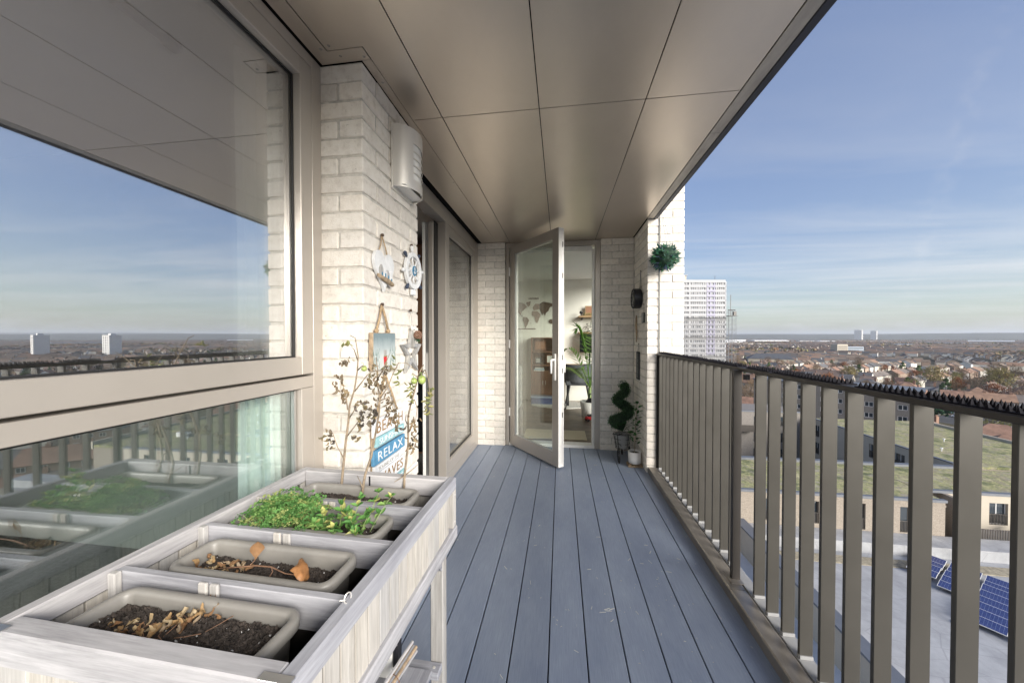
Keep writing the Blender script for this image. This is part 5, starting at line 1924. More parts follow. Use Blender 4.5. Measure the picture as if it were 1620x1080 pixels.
for i in range(120):
    p_ = Vector((r.gauss(0, .04), r.gauss(0, .03), .10 + abs(r.gauss(0, .07))))
    d = Vector((r.gauss(0, 1), r.gauss(0, 1), r.uniform(-.3, 1))).normalized() * .035
    s_d = d.orthogonal().normalized() * .010
    b.add([p_, p_ + d * .5 + s_d, p_ + d, p_ + d * .5 - s_d], [(0, 1, 2, 3)])
stuff(b.make('leaves', M_MINT, sp_))
# palm
pa = thing('palm_plant', 'large green palm with arching fronds at the right of the far doorway', 'palm', (.47, 5.62, 0))
pa.scale = (1.22, 1.22, 1.15)
B().lathe([(0, .0), (.10, .0), (.13, .22), (.12, .22), (0, .20)], 20).make('pot', M_WHITE, pa, smooth=True)
M_PALM = leaf_mat('palm_leaf', [(.20, .36, .08), (.15, .30, .06), (.28, .42, .10)], .45, .3, scale=8)
B().tube([(0, 0, .2), (.0, .0, .42)], [.03, .02], 8).make('stem', M_STEMG, pa)


def frond(az, reach, top, n=16):
    b = B()
    d = Vector((math.cos(az), math.sin(az), 0))
    pts = [Vector((0, 0, .40)) + d * reach * u + Vector((0, 0, top * math.sin(u * 1.9) / math.sin(1.57))) for u in [i / n for i in range(n + 1)]]
    b.tube(pts, [.006 * (1 - .8 * i / n) for i in range(n + 1)], 5)
    sd_ = d.cross(Vector((0, 0, 1)))
    for i in range(4, n):
        tdir = (pts[i + 1] - pts[i]).normalized()
        l = .20 * math.sin(pi * (i - 2) / (n - 1)) + .05
        for s_ in (-1, 1):
            q = (tdir * .65 + sd_ * s_ * .8 + Vector((0, 0, -.15))).normalized()
            w_ = q.cross(Vector((0, 0, 1))).normalized() * .014
            b.add([pts[i], pts[i] + q * l * .4 + w_, pts[i] + q * l, pts[i] + q * l * .4 - w_], [(0, 1, 2, 3)])
    return b


for az, rc, tp_ in ((2.6, .42, .55), (4.2, .25, .78), (5.2, .3, .62), (1.2, .28, .7), (3.5, .38, .30), (0.3, .25, .5), (3.0, .18, .85), (4.9, .35, .2), (2.1, .45, .25)):
    frond(az, rc, tp_).make('frond', M_PALM, pa)
ty = thing('toy_car', 'small red and black toy car on the floor at the right of the far doorway', 'toy', (.45, 5.36, 0), R(20))
B().box(-.07, .07, -.04, .04, .02, .07).make('body', M_RED, ty, bevel=.012)
B().box(-.04, .035, -.032, .032, .071, .10).make('cabin', M_BLACKP, ty, bevel=.01)
for x in (-.045, .045):
    for y in (-.042, .042):
        B().lathe([(0, -.008), (.022, -.008), (.022, .008), (0, .008)], 14, (x, y, .0225), 1).make('wheel', M_BLACKP, ty)
bg_ = thing('dark_bag', 'dark slumped bag on the floor behind the toy car', 'bag', (.50, 5.50 - .33 + .42, 0))
B().ball((0, 0, .16), (.12, .09, .16), 14, 10, .06).make('sack', M_BLACKP, bg_, smooth=True)
B().tube([(-.05, 0, .30), (-.03, 0, .38), (.03, 0, .38), (.05, 0, .30)], .01, 6).make('strap', M_BLACKP, bg_)
# pale chest and plant on the left behind the glass
cs = thing('white_chest', 'low white chest of drawers at the left of the far room behind the glass', 'chest of drawers', (-.93, 5.7, 0))
B().box(-.25, .22, -.55, .6, .03, .76).make('carcass', M_WHITE, cs, bevel=.004)
for i in range(3):
    for y in (-.54, .03):
        B().box(.2205, .234, y + .01, y + .55, .06 + i * .23, .275 + i * .23).make('drawer', M_WHITE, cs, bevel=.003)
        B().ball((.243, y + .28, .17 + i * .23), .012, 8, 6).make('drawer_knob', M_STEEL, cs)
tl = thing('table_lamp', 'pale table lamp on the white chest behind the door glass', 'lamp', (-.84, 5.75, .7605))
B().lathe([(0, 0), (.06, 0), (.06, .012), (.012, .03), (.012, .16), (0, .16)], 16).make('base', M_WHITE, tl, smooth=True)
B().lathe([(.13, .12), (.10, .30), (.097, .30), (.127, .12)], 24).make('lamp_shade', M_SHEER, tl, smooth=True)

# ================================================================== OUTSIDE
GZ = -34.0
M_GROUND = bpy.data.materials.new('suburban_ground')
t = NT(M_GROUND)
v = t.coord('pos')
c = t.ramp(t.noise(v, .03, 6, .6), [(.3, (.065, .07, .035)), (.5, (.10, .085, .055)), (.7, (.075, .085, .04))])
c = t.mix(t.ramp(t.noise(v, .004, 4, .6), [(.45, 0), (.6, .7)]), c, (.10, .085, .065))
c = t.mix(t.ramp(t.noise(v, .11, 4, .6), [(.55, 0), (.7, .6)]), c, (.17, .155, .135))
t.color(c)
t.b.inputs['Roughness'].default_value = .95
t.b.inputs['Specular IOR Level'].default_value = .1
ground = struct(B().box(-17500, 17500, -17500, 17500, GZ - 2, GZ).make('ground', M_GROUND))
M_ASPH = mat('asphalt', (.062, .064, .068), .85, var=.15, scale=.4, bump=0)
M_PAVE = mat('pale_paving', (.26, .25, .235), .9, var=.12, scale=.5, bump=0)
M_BUFF = mat('buff_brick_facade', (.31, .265, .215), .85, var=.28, scale=9, bump=.1, bscale=14, bdist=.01, stretch=(1, 1, 3))
M_GREYBR = mat('grey_brown_brick', (.22, .20, .18), .85, var=.12, scale=6, bump=0)
M_COPING = mat_metal('grey_metal_coping', (.17, .18, .20), .5, .4)
M_WGLASS = mat_flat('dark_window_glass', (.035, .045, .055), .06, 0, .8)
M_UPVC = mat_flat('white_window_frame', (.74, .74, .73), .4)
M_MEMB = bpy.data.materials.new('pale_roof_membrane')
t = NT(M_MEMB)
v = t.coord('pos')
c = t.ramp(t.noise(v, .5, 6, .65), [(.3, (.25, .255, .265)), (.55, (.36, .365, .375)), (.75, (.44, .445, .455))])
sd2 = t.new('TexVoronoi', feature='DISTANCE_TO_EDGE')
sd2.inputs['Scale'].default_value = .55
t.L.new(t.coord('pos', (.55, 1.3, 1), (0, 0, R(28))), sd2.inputs['Vector'])
c = t.mix(t.ramp(sd2.outputs['Distance'], [(.0, .55), (.02, 0)]), c, (.22, .22, .23))
c = t.mix(t.ramp(t.noise(t.coord('pos', (1, .25, 1), (0, 0, R(28))), 1.6, 5, .7), [(.55, 0), (.75, .5)]), c, (.24, .24, .24))
t.color(c)
t.b.inputs['Roughness'].default_value = .7
M_SEDUM = bpy.data.materials.new('sedum_green_roof')
t = NT(M_SEDUM)
v = t.coord('pos')
c = t.ramp(t.noise(v, .35, 8, .72), [(.38, (.09, .105, .045)), (.46, (.26, .255, .11)), (.50, (.44, .41, .19)), (.545, (.25, .205, .14)), (.61, (.48, .43, .24))])
c = t.mix(t.ramp(t.noise(v, 2.4, 6, .75), [(.45, 0), (.62, .75)]), c, (.17, .185, .085))
c = t.mix(t.ramp(t.noise(v, .9, 6, .7), [(.52, 0), (.62, .75)]), c, (.33, .29, .24))
t.color(c)
t.b.inputs['Roughness'].default_value = .95
t.bump(t.noise(v, 3, 5, .7), .8, .15)
M_CREAMR = mat('cream_render', (.46, .41, .33), .8, var=.05, scale=.6, bump=0)

# --- the building this balcony belongs to (mostly out of view, but it shades the roofs below)
own = thing('apartment_building', 'brick apartment tower that carries this balcony', 'apartment building', (-7, 0, GZ))
for nm, x0, x1, y0, y1, z0, z1 in (('lower_wall', -15, -1.005, -1.2, 7.6, GZ, -.345), ('lower_wall', -1.0, 1.13, 4.2, 7.6, GZ, -.605),
                                   ('upper_wall', -15, .86, -1.2, 7.6, 2.79, 26),
                                   ('end_wall', -15, 1.1, 7.08, 7.6, -.34, 2.785), ('room_side', -15, -4.7, -1.25, 7.07, -.34, 2.785), ('pier_block', -1.0, 1.03, 4.205, 7.07, -.60, -.055),
                                   ('pier_block', 1.105, 1.135, 4.205, 4.4, -.06, 2.785)):
    bx(own, nm, x0, x1, y0, y1, z0, z1, M_BUFF)

# out-of-view railing across the balcony end, left open to let sky light in
rr_ = thing('railing_return', 'taupe railing across the open end of the balcony behind the camera', 'railing', (0, -1.18, 0))
bx(rr_, 'top_rail', -.96, .89, -1.21, -1.15, 1.112, 1.130, M_RAILTOP)
for i in range(17):
    obj('slat', slat_me, rr_, (-.93 + i * .108, 0, .05), (0, 0, pi / 2))

# --- podium roof below
pod = thing('podium_building', 'low podium building below the balcony with pale membrane roof and sunlit white parapet', 'building', (38, 22, GZ))
bx(pod, 'roof', 18.1, 72, -30, 36.4, GZ, -19, M_MEMB)
bx(pod, 'parapet', 17.3, 18.1, -30, 37.0, GZ, -17.0, M_CREAMR)
bx(pod, 'parapet_coping', 17.2, 18.2, -30, 37.1, -16.998, -16.85, M_COPING)
bx(pod, 'upstand', 18.1, 72, 36.4, 38.55, GZ, -18.0, M_MEMB)
bx(pod, 'roof_walkway', 18.4, 72, 34.4, 35.6, -18.995, -18.93, mat('walkway_gravel', (.33, .29, .21), .9, var=.3, scale=4))
bx(pod, 'low_roof', 1.3, 17.3, -30, 37.0, GZ, -19.5, mat('bounce_white_roof', (.66, .66, .65), .7, var=.08, scale=.4, bump=0))  # made white to bounce sunlight up to the soffit, hardly seen
M_CELL = bpy.data.materials.new('solar_cells')
t = NT(M_CELL)
bt = t.new('TexBrick')
bt.offset = 0
bt.inputs['Color1'].default_value = (.022, .035, .13, 1)
bt.inputs['Color2'].default_value = (.028, .042, .15, 1)
bt.inputs['Mortar'].default_value = (.16, .20, .34, 1)
bt.inputs['Scale'].default_value = 1
bt.inputs['Mortar Size'].default_value = .006
bt.inputs['Brick Width'].default_value = .162
bt.inputs['Row Height'].default_value = .162
t.L.new(t.new('TexCoord').outputs['Object'], bt.inputs['Vector'])
t.color(bt.outputs[0])
t.b.inputs['Roughness'].default_value = .22
sp0 = thing('solar_panel', 'blue solar panel with white frame, one of the array on the podium roof', 'solar panel', (0, 0, 0), 0, 'solar panels on the podium roof')
sp_parts = [B().box(-.80, .80, -.47, .47, .02, .045).make('cells', M_CELL, sp0),
            B().box(-.825, .825, -.495, -.472, .0, .05).box(-.825, .825, .472, .495, .0, .05).box(-.825, -.802, -.472, .472, .0, .05).box(.802, .825, -.472, .472, .0, .05).make('frame', M_UPVC, sp0),
            B().box(-.7, -.66, -.42, .42, -.22, -.001).box(.66, .7, -.42, .42, -.22, -.001).make('mount', M_COPING, sp0)]
U, V = Vector((.62, -.785, 0)), Vector((.785, .62, 0))
first = True
for iu in range(-2, 5):
    for iv in range(8):
        if (iu < 0 and iv < 3) or (iu == -2 and iv < 4):
            continue
        p_ = Vector((27.9, 29.0, -18.62)) + U * (1.02 * .9 + iu * 1.86 + .8) + V * (.55 + iv * 1.03 + (.25 if iv > 2 else 0)) + Vector((0, 0, .05 * (iv % 3)))
        if first:
            o = sp0
            first = False
        else:
            o = sp0.copy(); COL.objects.link(o)
            for ch_ in sp_parts:
                c_ = ch_.copy(); COL.objects.link(c_); c_.parent = o
        o.location = p_
        o.rotation_euler = Euler((R(7), 0, math.atan2(U.y, U.x)))
        o['label'] = 'blue solar panel, %s row from the balcony side, %s along its row' % (('first', 'second', 'third', 'fourth', 'fifth', 'sixth', 'seventh', 'eighth')[iv], ('sixth', 'seventh', 'first', 'second', 'third', 'fourth', 'fifth')[iu])
am_ = thing('lightning_rod', 'thin white rod on a round base standing on the podium roof before the solar panels', 'lightning rod', (28.0, 28.1, -19))
B().lathe([(0, 0), (.42, 0), (.42, .07), (.2, .12), (0, .12)], 24).make('base', M_CONC, am_)
B().tube([(0, 0, .12), (0, 0, 2.5)], .03, 8).make('rod', M_UPVC, am_)


def facade(par, axis, c, u0, u1, z0, z1, opens, mt, th=.35, win_in=.22, frame=True, rail_=True):
    """wall with real openings. axis 'Y': faces -Y at y=c; axis 'X': faces -X at x=c. opens: (ua, ub, za, zb)"""
    e_ = par.location

    def bb_(b, ua, ub, d0, d1, za, zb):
        if axis == 'Y':
            b.box(ua - e_.x, ub - e_.x, c + d0 - e_.y, c + d1 - e_.y, za - e_.z, zb - e_.z)
        else:
            b.box(c + d0 - e_.x, c + d1 - e_.x, ua - e_.y, ub - e_.y, za - e_.z, zb - e_.z)
    w_ = B()
    opens = sorted(opens)
    cols = []
    for o_ in opens:
        if cols and abs(cols[-1][0] - o_[0]) < .01:
            cols[-1][2].append(o_)
        else:
            cols.append([o_[0], o_[1], [o_]])
    u = u0
    for a, b_, os_ in cols:
        if a > u:
            bb_(w_, u, a, 0, th, z0, z1)
        z = z0
        for o_ in sorted(os_, key=lambda q: q[2]):
            if o_[2] > z:
                bb_(w_, a, b_, 0, th, z, o_[2])
            z = o_[3]
        if z < z1:
            bb_(w_, a, b_, 0, th, z, z1)
        u = b_
    if u < u1:
        bb_(w_, u, u1, 0, th, z0, z1)
    w_.make('wall', mt, par)
    for a, b_, za, zb in opens:
        f_ = B()
        f = .07
        for q in ((a, a + f, za, zb), (b_ - f, b_, za, zb), (a + f, b_ - f, za, za + f), (a + f, b_ - f, zb - f, zb), ((a + b_) / 2 - f / 2, (a + b_) / 2 + f / 2, za + f, zb - f)):
            bb_(f_, q[0], q[1], win_in, win_in + .08, q[2], q[3])
        fo = f_.make('window', M_UPVC if frame else M_FRAME_D, par)
        g_ = B()
        bb_(g_, a + f, b_ - f, win_in + .03, win_in + .05, za + f, zb - f)
        g_.make('pane', M_WGLASS, fo)
        if rail_ and zb - za > 1.9:
            r__ = B()
            n_ = int((b_ - a) / .12)
            for i in range(n_ + 1):
                uu = a + (b_ - a) * i / n_
                bb_(r__, uu - .02, uu + .02, .02, .06, za, za + 1.05)
            bb_(r__, a, b_, .01, .07, za + 1.05, za + 1.1)
            r__.make('window_railing', M_FRAME_D, par)


# --- courtyard block with green roof
cb_ = thing('courtyard_block', 'buff brick courtyard block below with sedum green roof and dark window openings', 'apartment block', (28, 44, GZ))
ops = []
for a in (7.2, 12.0, 16.4, 20.6, 24.9):
    ops.append((a, a + 1.05, -17.6, -15.35))
ops += [(28.4, 30.1, -17.9, -15.3), (33.1, 34.8, -17.9, -15.4)]
facade(cb_, 'Y', 38.6, 4, 36.9, -20, -14.75, ops, M_BUFF, frame=False)
bx(cb_, 'wall', 4, 36.9, 38.96, 48.2, GZ, -14.95, M_BUFF)
bx(cb_, 'roof_coping', 3.9, 37.0, 38.5, 38.9, -14.748, -14.5, M_COPING)
bx(cb_, 'roof_coping', 3.9, 47.4, 48.2, 48.9, -14.9, -14.35, M_COPING)
stuff(bx(cb_, 'green_roof', 4.1, 37.0, 38.92, 48.19, -14.94, -14.62, M_SEDUM))
bx(cb_, 'brick_band', 3.97, 36.93, 38.56, 38.597, -15.2, -15.05, M_BUFF)
facade(cb_, 'Y', 41.0, 39.2, 60, -20, -14.75, [(43.0, 44.6, -17.7, -15.5), (49.0, 50.6, -17.7, -15.5), (55.0, 56.6, -17.7, -15.5)], M_CREAMR, frame=True)
bx(cb_, 'wall', 37.0, 60, 41.36, 48.2, GZ, -14.95, M_BUFF)
bx(cb_, 'wall', 38.8, 39.18, 38.0, 41.35, GZ, -14.75, M_BUFF)
bx(cb_, 'roof_coping', 37.1, 60.1, 40.9, 41.35, -14.748, -14.5, M_COPING)
stuff(bx(cb_, 'green_roof', 37.05, 60.0, 41.37, 48.19, -14.94, -14.60, M_SEDUM))
bx(cb_, 'terrace', 39.2, 60, 38.56, 40.98, GZ, -18.2, M_PAVE)
# east wing: long sunlit wall on the courtyard, green roof; north wing behind
facade(cb_, 'X', 47.6, 49.0, 74.0, GZ, -14.3, [(y_, y_ + 1.6, z_, z_ + 2.1) for y_ in (51, 55, 59, 63, 67, 71) for z_ in (-17.4, -20.6)], M_CREAMR)
bx(cb_, 'wall', 47.97, 66, 49, 74, GZ, -14.75, M_BUFF)
stuff(bx(cb_, 'green_roof', 47.97, 65.9, 49.0, 73.9, -14.74, -14.45, M_SEDUM))
bx(cb_, 'roof_coping', 47.55, 47.96, 49.0, 74.0, -14.298, -14.15, M_COPING)
bx(cb_, 'roof_coping', 65.95, 66.3, 41.3, 74.2, -15.2, -14.1, M_CREAMR)
stuff(bx(cb_, 'green_roof', 60.02, 65.9, 41.37, 48.99, -14.94, -14.60, M_SEDUM))
bx(cb_, 'wall', 60.02, 65.94, 41.36, 48.99, GZ, -14.95, M_BUFF)
facade(cb_, 'Y', 74.1, 12, 47.5, GZ, -13.6, [(x_, x_ + 1.8, z_, z_ + 2.0) for x_ in (14, 18, 22, 26, 30, 34, 38, 42) for z_ in (-16.4, -19.6, -22.8)], M_GREYBR)
bx(cb_, 'wall', 12, 47.5, 74.46, 84, GZ, -13.8, M_GREYBR)
bx(cb_, 'roof_coping', 11.9, 47.55, 74.0, 74.5, -13.598, -13.4, M_COPING)
for x_ in (16, 26, 36):
    bx(cb_, 'balcony', x_ - 1.5, x_ + 2, 72.6, 74.08, -17.2, -17.0, M_CREAMR)
    bx(cb_, 'balcony_front', x_ - 1.5, x_ + 2, 72.5, 72.59, -17.2, -15.9, M_FRAME_D)
r = random.Random(11)
vent0 = None
for i, (x_, y_) in enumerate(((23.5, 43.5), (29.0, 44.5), (33.5, 45.3), (20.5, 45.8), (52.0, 55), (57, 60), (50.5, 66), (44, 44), (55, 45.5), (61, 52))):
    if vent0 is None:
        vent0 = thing('roof_vent', 'small white pipe vent standing on the green roof', 'roof vent', (0, 0, 0), 0, 'white vents on the green roofs')
        vparts = [B().lathe([(.06, 0), (.06, .34), (0, .34)], 10).make('pipe', M_UPVC, vent0), B().lathe([(.0, .50), (.15, .46), (.15, .36), (.06, .345)], 12).make('cowl', M_UPVC, vent0)]
        o = vent0
    else:
        o = vent0.copy(); COL.objects.link(o)
        for ch_ in vparts:
            c_ = ch_.copy(); COL.objects.link(c_); c_.parent = o
    o.location = (x_, y_, -14.62 if y_ < 49 else -14.45)
    o['label'] = 'small white vent on the %s green roof, %s' % (('front', 'front', 'front', 'front', 'east', 'east', 'east', 'right', 'right', 'far right')[i], ('left of centre near the coping', 'mid roof', 'right of centre', 'at far left', 'nearest the courtyard wall', 'in the middle', 'at its far end', 'near the front coping', 'beside the fan unit', 'alone at the back')[i])
rl = thing('rooflight_unit', 'round grey rooftop fan unit among gravel on the right green roof', 'roof unit', (56.5, 47.0, -14.6))
B().lathe([(0, .55), (.45, .55), (.55, .45), (.55, 0)], 20).make('drum', M_COPING, rl)
B().lathe([(.4, .552), (.4, .66), (.5, .66), (.5, .552)], 20).make('grille_ring', M_UPVC, rl)
B().box(.7, 1.9, -.5, .5, 0, .7).make('housing', M_UPVC, rl, bevel=.05)
tf = thing('terrace_railing', 'dark slatted terrace railing at the foot of the cream wall below', 'railing', (49.5, 38.6, -18.19))
for i in range(100):
    if i == 0:
        sm_ = B().box(-.05, .05, -.02, .02, 0, 1.1).mesh('bar', M_FRAME_D)
    obj('bar', sm_, tf, (-10.3 + i * .206, 0, 0))
B().box(-10.4, 10.4, -.03, .03, 1.1005, 1.15).make('top_rail', M_FRAME_D, tf)
pot_ = thing('garden_table', 'white round table with chairs on the terrace before the cream wall', 'table', (44.6, 40.0, -18.2))
B().lathe([(0, .72), (.5, .72), (.5, .75), (0, .75)], 20).make('table_top', M_UPVC, pot_)
B().tube([(0, 0, 0), (0, 0, .72)], .05, 8).make('leg', M_UPVC, pot_)

# --- grey flats beyond
fl = thing('flats_block', 'long grey brown block of flats with rows of white windows beyond the green roofs', 'apartment block', (73.6, 118.4, GZ))
fl.rotation_euler = (0, 0, R(-42.5))
fw = B()
for z in range(7):
    z0 = z * 3.0
    fw.box(-12, 25, 0, .3, z0, z0 + .95)
    fw.box(-12, 25, 0, .3, z0 + 2.25, z0 + 3.0)
xs_ = [-10.5 + i * 3.1 for i in range(11)]
x = -12
for xw in xs_:
    fw.box(x, xw, .0005, .2995, 0, 21)
    x = xw + 1.7
fw.box(x, 25, .0005, .2995, 0, 21)
fw.make('wall', M_GREYBR, fl)
B().box(-12, 25, .9, 11, 0, 20.9).make('core', M_GREYBR, fl)
B().box(-12.2, 25.2, -.2, 11.2, 21.01, 21.3).make('roof', M_COPING, fl)
wf = B()
for q in ((0, 1.7, .95, 1.02), (0, 1.7, 2.18, 2.25), (0, .07, 1.02, 2.18), (1.63, 1.7, 1.02, 2.18), (.8, .9, 1.02, 2.18)):
    wf.box(q[0], q[1], .04, .14, q[2], q[3])
wfm = wf.mesh('window', M_UPVC)
wgm = B().box(.07, 1.63, .10, .12, 1.02, 2.18).mesh('pane', M_WGLASS)
for xw in xs_:
    for z in range(1, 7):
        o = obj('window', wfm, fl, (xw, 0, z * 3.0))
        obj('pane', wgm, o)
for i in range(2):
    B().box(-8 + i * 14, -6 + i * 14, 4, 6, 21.31, 22.0).make('plant_room', M_GREYBR if i % 2 else M_COPING, fl)

# --- white tower with scaffolding
tw_ = thing('tower_block', 'tall white tower block with bands of windows and a lilac column beside the brick corner', 'tower block', (53.0, 209.6, GZ))
tw_.rotation_euler = (0, 0, R(8))
M_TWHITE = mat('white_cladding', (.40, .40, .41), .6, var=.04, scale=.3, bump=0)
M_LILAC = mat('lilac_panel', (.34, .33, .42), .6, var=.05, scale=.5, bump=0)
NF, FH = 24, 2.78
TW, TD = 42.5, 17
B().box(.3, TW - .3, .5, TD, 0, NF * FH).make('core', mat('grey_glazing', (.20, .21, .23), .3, var=.3, scale=.7, bump=0), tw_)  # grey glazing between the spandrels, tone varied by noise
spm = B().box(0, TW, 0, .5, 0, 1.35).mesh('spandrel', M_TWHITE)
for k in range(NF):
    obj('spandrel', spm, tw_, (0, 0, k * FH))
r = random.Random(14)
for k in range(NF):
    b = B()
    z0 = k * FH + 1.352
    x = .3
    while x < TW - .8:
        if not (31.5 < x < 36):
            b.box(x, x + r.choice((.12, .12, .3)), .12, .499, z0, z0 + FH - 1.356)
            if r.random() < .35:
                b.box(x + .3, x + 1.0, .3, .48, z0 + .2, z0 + FH - 1.4)
        x += 1.25
    for xx_ in (0.0, 21.0, 30.6, 36.6, TW - .5):
        b.box(xx_, xx_ + .5, .02, .499, z0, z0 + FH - 1.356)
    stuff(b.make('window_band', M_TWHITE, tw_))
for k in range(9, NF):
    B().box(31.3, 36.3, -.12, -.002, k * FH + .05, k * FH + 1.3).make('lilac_panel', M_LILAC, tw_)
    B().box(31.4, 32.0, .06, .12, k * FH + 1.36, k * FH + 2.7).box(35.4, 36.2, .06, .12, k * FH + 1.36, k * FH + 2.7).box(33.2, 33.8, .06, .12, k * FH + 1.36, k * FH + 2.7).make('lilac_mullion', M_LILAC, tw_)
B().box(TW - .299, TW + .2, 0, TD, 0, NF * FH + .6).make('side_wall', mat('grey_cladding', (.42, .43, .45), .6, var=.06, scale=.3, bump=0), tw_)
B().box(0, TW - .3, 0, TD, NF * FH + .002, NF * FH + 1.5).make('roof_parapet', M_TWHITE, tw_)
B().box(13, 22, 5, 12, NF * FH + 1.502, NF * FH + 4.8).make('plant_room', M_CREAMR, tw_)
B().box(12.5, 22.5, 4.5, 12.5, NF * FH + 4.802, NF * FH + 5.3).make('plant_room_roof', M_COPING, tw_)
B().tube([(39.5, 6, NF * FH + 1.5), (39.5, 6, NF * FH + 5)], .12, 6).make('aerial', M_COPING, tw_)
sc = thing('scaffold', 'scaffolding climbing the lower floors and right side of the white tower block', 'scaffold', tw_.location)
sc.rotation_euler = tw_.rotation_euler
M_SCAF = mat_metal('scaffold_tube', (.42, .42, .42), .5, .6)
b = B()
for k in range(17):
    z = k * FH + 1.1
    b.tube([(-.5, -1.1, z), (TW + 5.5, -1.1, z)], .07, 4)
    b.tube([(-.5, -.5, z - .6), (TW + 5.5, -.5, z - .6)], .06, 4)
for i in range(22):
    x = -.5 + i * (TW + 6) / 21
    h_ = 16.5 * FH + 1 if i < 19 else 18 * FH
    b.tube([(x, -1.1, 0), (x, -1.1, h_)], .06, 4)
for x in (TW + 1.2, TW + 3, TW + 4.8):
    for y in (-1, 2, 5, 8):
        b.tube([(x, y, 0), (x, y, 18.3 * FH)], .08, 4)
for k in range(19):
    for y in (-1, 5):
        b.tube([(TW + 1.2, y, k * FH), (TW + 4.8, y, k * FH + (FH if k % 2 else 0))], .06, 4)
b.make('tubes', M_SCAF, sc)
b = B()
for k in (16, 12, 8):
    b.box(-.6, TW + 1, -1.5, -.4, k * FH + 1.8, k * FH + 1.95)
b.box(TW + .8, TW + 6.5, -1.4, 6, 17 * FH, 17 * FH + .2)
b.make('boards', M_PAVE, sc)
b = B()
b.tube([(TW + 4, 2, 17 * FH), (TW + 4, 2, 21.5 * FH)], .15, 5)
b.tube([(TW + 2.5, 2, 18.3 * FH), (TW + 6.8, 2, 18.3 * FH)], .25, 5)
b.box(TW + 5.6, TW + 7, 1.4, 2.6, 17.2 * FH, 18 * FH)
b.make('hoist_mast', M_FRAME_D, sc)


M_TPALE = mat('pale_tower_cladding', (.74, .72, .68), .6, var=.04, scale=.3, bump=0)


def tower(name, label, x, y, w, d, floors, rz, mt, group=None):
    t = thing(name, label, 'tower block', (x, y, GZ), rz, group)
    fh = 2.8
    B().box(-w / 2 + .2, w / 2 - .2, -d / 2 + .2, d / 2 - .2, 0, floors * fh).make('core', M_WGLASS, t)
    me = B().box(-w / 2, w / 2, -d / 2, d / 2, 0, 1.5).mesh('floor_band', mt)
    for k in range(floors + 1):
        obj('floor_band', me, t, (0, 0, k * fh))
    pm = B().box(-.9, .9, -d / 2 - .05, d / 2 + .05, 1.502, floors * fh).mesh('wall_strip', mt)
    for x_ in (-w / 2 + .95, -w / 6, w / 6, w / 2 - .95):
        obj('wall_strip', pm, t, (x_, 0, 0))
    B().box(-w / 6, w / 6, -d / 5, d / 5, floors * fh + 1.502, floors * fh + 4.5).make('plant_room', mt, t)
    return t


tower('tower_block', 'left one of the two pale tower blocks mirrored in the big window', 836, 448, 19, 16, 13, R(20), M_TPALE)
tower('tower_block', 'right one of the two pale tower blocks mirrored in the big window', 760, 490, 17, 16, 13, R(5), M_TPALE)
tower('tower_block', 'left one of the two white tower blocks on the skyline', 2760, 3640, 42, 50, 34, R(40), M_TPALE)
tower('tower_block', 'right and smaller one of the two white tower blocks on the skyline', 2975, 3752, 30, 40, 32, R(38), M_TPALE)

# ------------------------------------------------------------------ houses
def tone(name, c, amt):
    return mat(name, c, .85, var=amt, scale=.5, bump=0)


HWALLS = [('cream', tone('cream_house_wall', (.70, .66, .58), .06)), ('white', tone('white_house_wall', (.78, .76, .72), .05)), ('buff', tone('buff_house_wall', (.56, .49, .40), .08)),
          ('brown brick', tone('brown_brick_house_wall', (.38, .29, .22), .1)), ('pale yellow', tone('pale_yellow_house_wall', (.68, .63, .53), .06)), ('dark brick', tone('dark_brick_house_wall', (.33, .23, .17), .1)), ('grey', tone('grey_house_wall', (.60, .58, .55), .06))]
HROOFS = [('red', tone('red_tiles', (.28, .165, .115), .22)), ('brown', tone('brown_tiles', (.22, .155, .12), .22)), ('dark brown', tone('dark_brown_tiles', (.18, .15, .13), .22)),
          ('orange red', tone('orange_tiles', (.31, .19, .125), .22)), ('slate grey', tone('slate_grey_tiles', (.15, .145, .145), .22)), ('faded brown', tone('faded_tiles', (.25, .18, .14), .22))]
HCACHE = {}


def tinted(me, m, key):
    if key not in HCACHE:
        c = me.copy()
        c.materials.clear()
        c.materials.append(m)
        HCACHE[key] = c
    return HCACHE[key]


M_HWALL, M_HROOF = HWALLS[0][1], HROOFS[0][1]
M_CHIM = mat('chimney_brick', (.28, .17, .12), .9, var=.1, scale=2, bump=0)


def house_meshes(w, d, ev, rg_, hip):
    wall = B()
    if hip:
        wall.box(-w / 2, w / 2, -d / 2, d / 2, 0, ev)
    else:
        wall.prism([(-d / 2, 0), (d / 2, 0), (d / 2, ev), (0, rg_ - .12), (-d / 2, ev)], 0, -w / 2, w / 2)
    wm = wall.mesh('wall', M_HWALL)
    o = .35
    if hip:
        hx, hy = w / 2 + o, d / 2 + o
        rx = max(.2, hx - hy * .9)
        rf = B().add([(-hx, -hy, ev), (hx, -hy, ev), (hx, hy, ev), (-hx, hy, ev), (-rx, 0, rg_), (rx, 0, rg_)],
                     [(0, 1, 5, 4), (1, 2, 5), (2, 3, 4, 5), (3, 0, 4), (3, 2, 1, 0)])
    else:
        hy = d / 2 + o
        sl_ = (rg_ - ev) / (d / 2)
        ze = ev - o * sl_
        rf = B().prism([(-hy, ze), (0, rg_), (hy, ze), (hy, ze + .2), (0, rg_ + .2), (-hy, ze + .2)][::1], 0, -w / 2 - .2, w / 2 + .2)
    rm = rf.mesh('roof', M_HROOF)
    cm = B().box(-.45, .45, -.35, .35, rg_ - 1.2, rg_ + 1.1).box(-.3, -.1, -.1, .1, rg_ + 1.1, rg_ + 1.5).box(.1, .3, -.1, .1, rg_ + 1.1, rg_ + 1.5).mesh('chimney', M_CHIM)
    return wm, rm, cm, w, d, ev


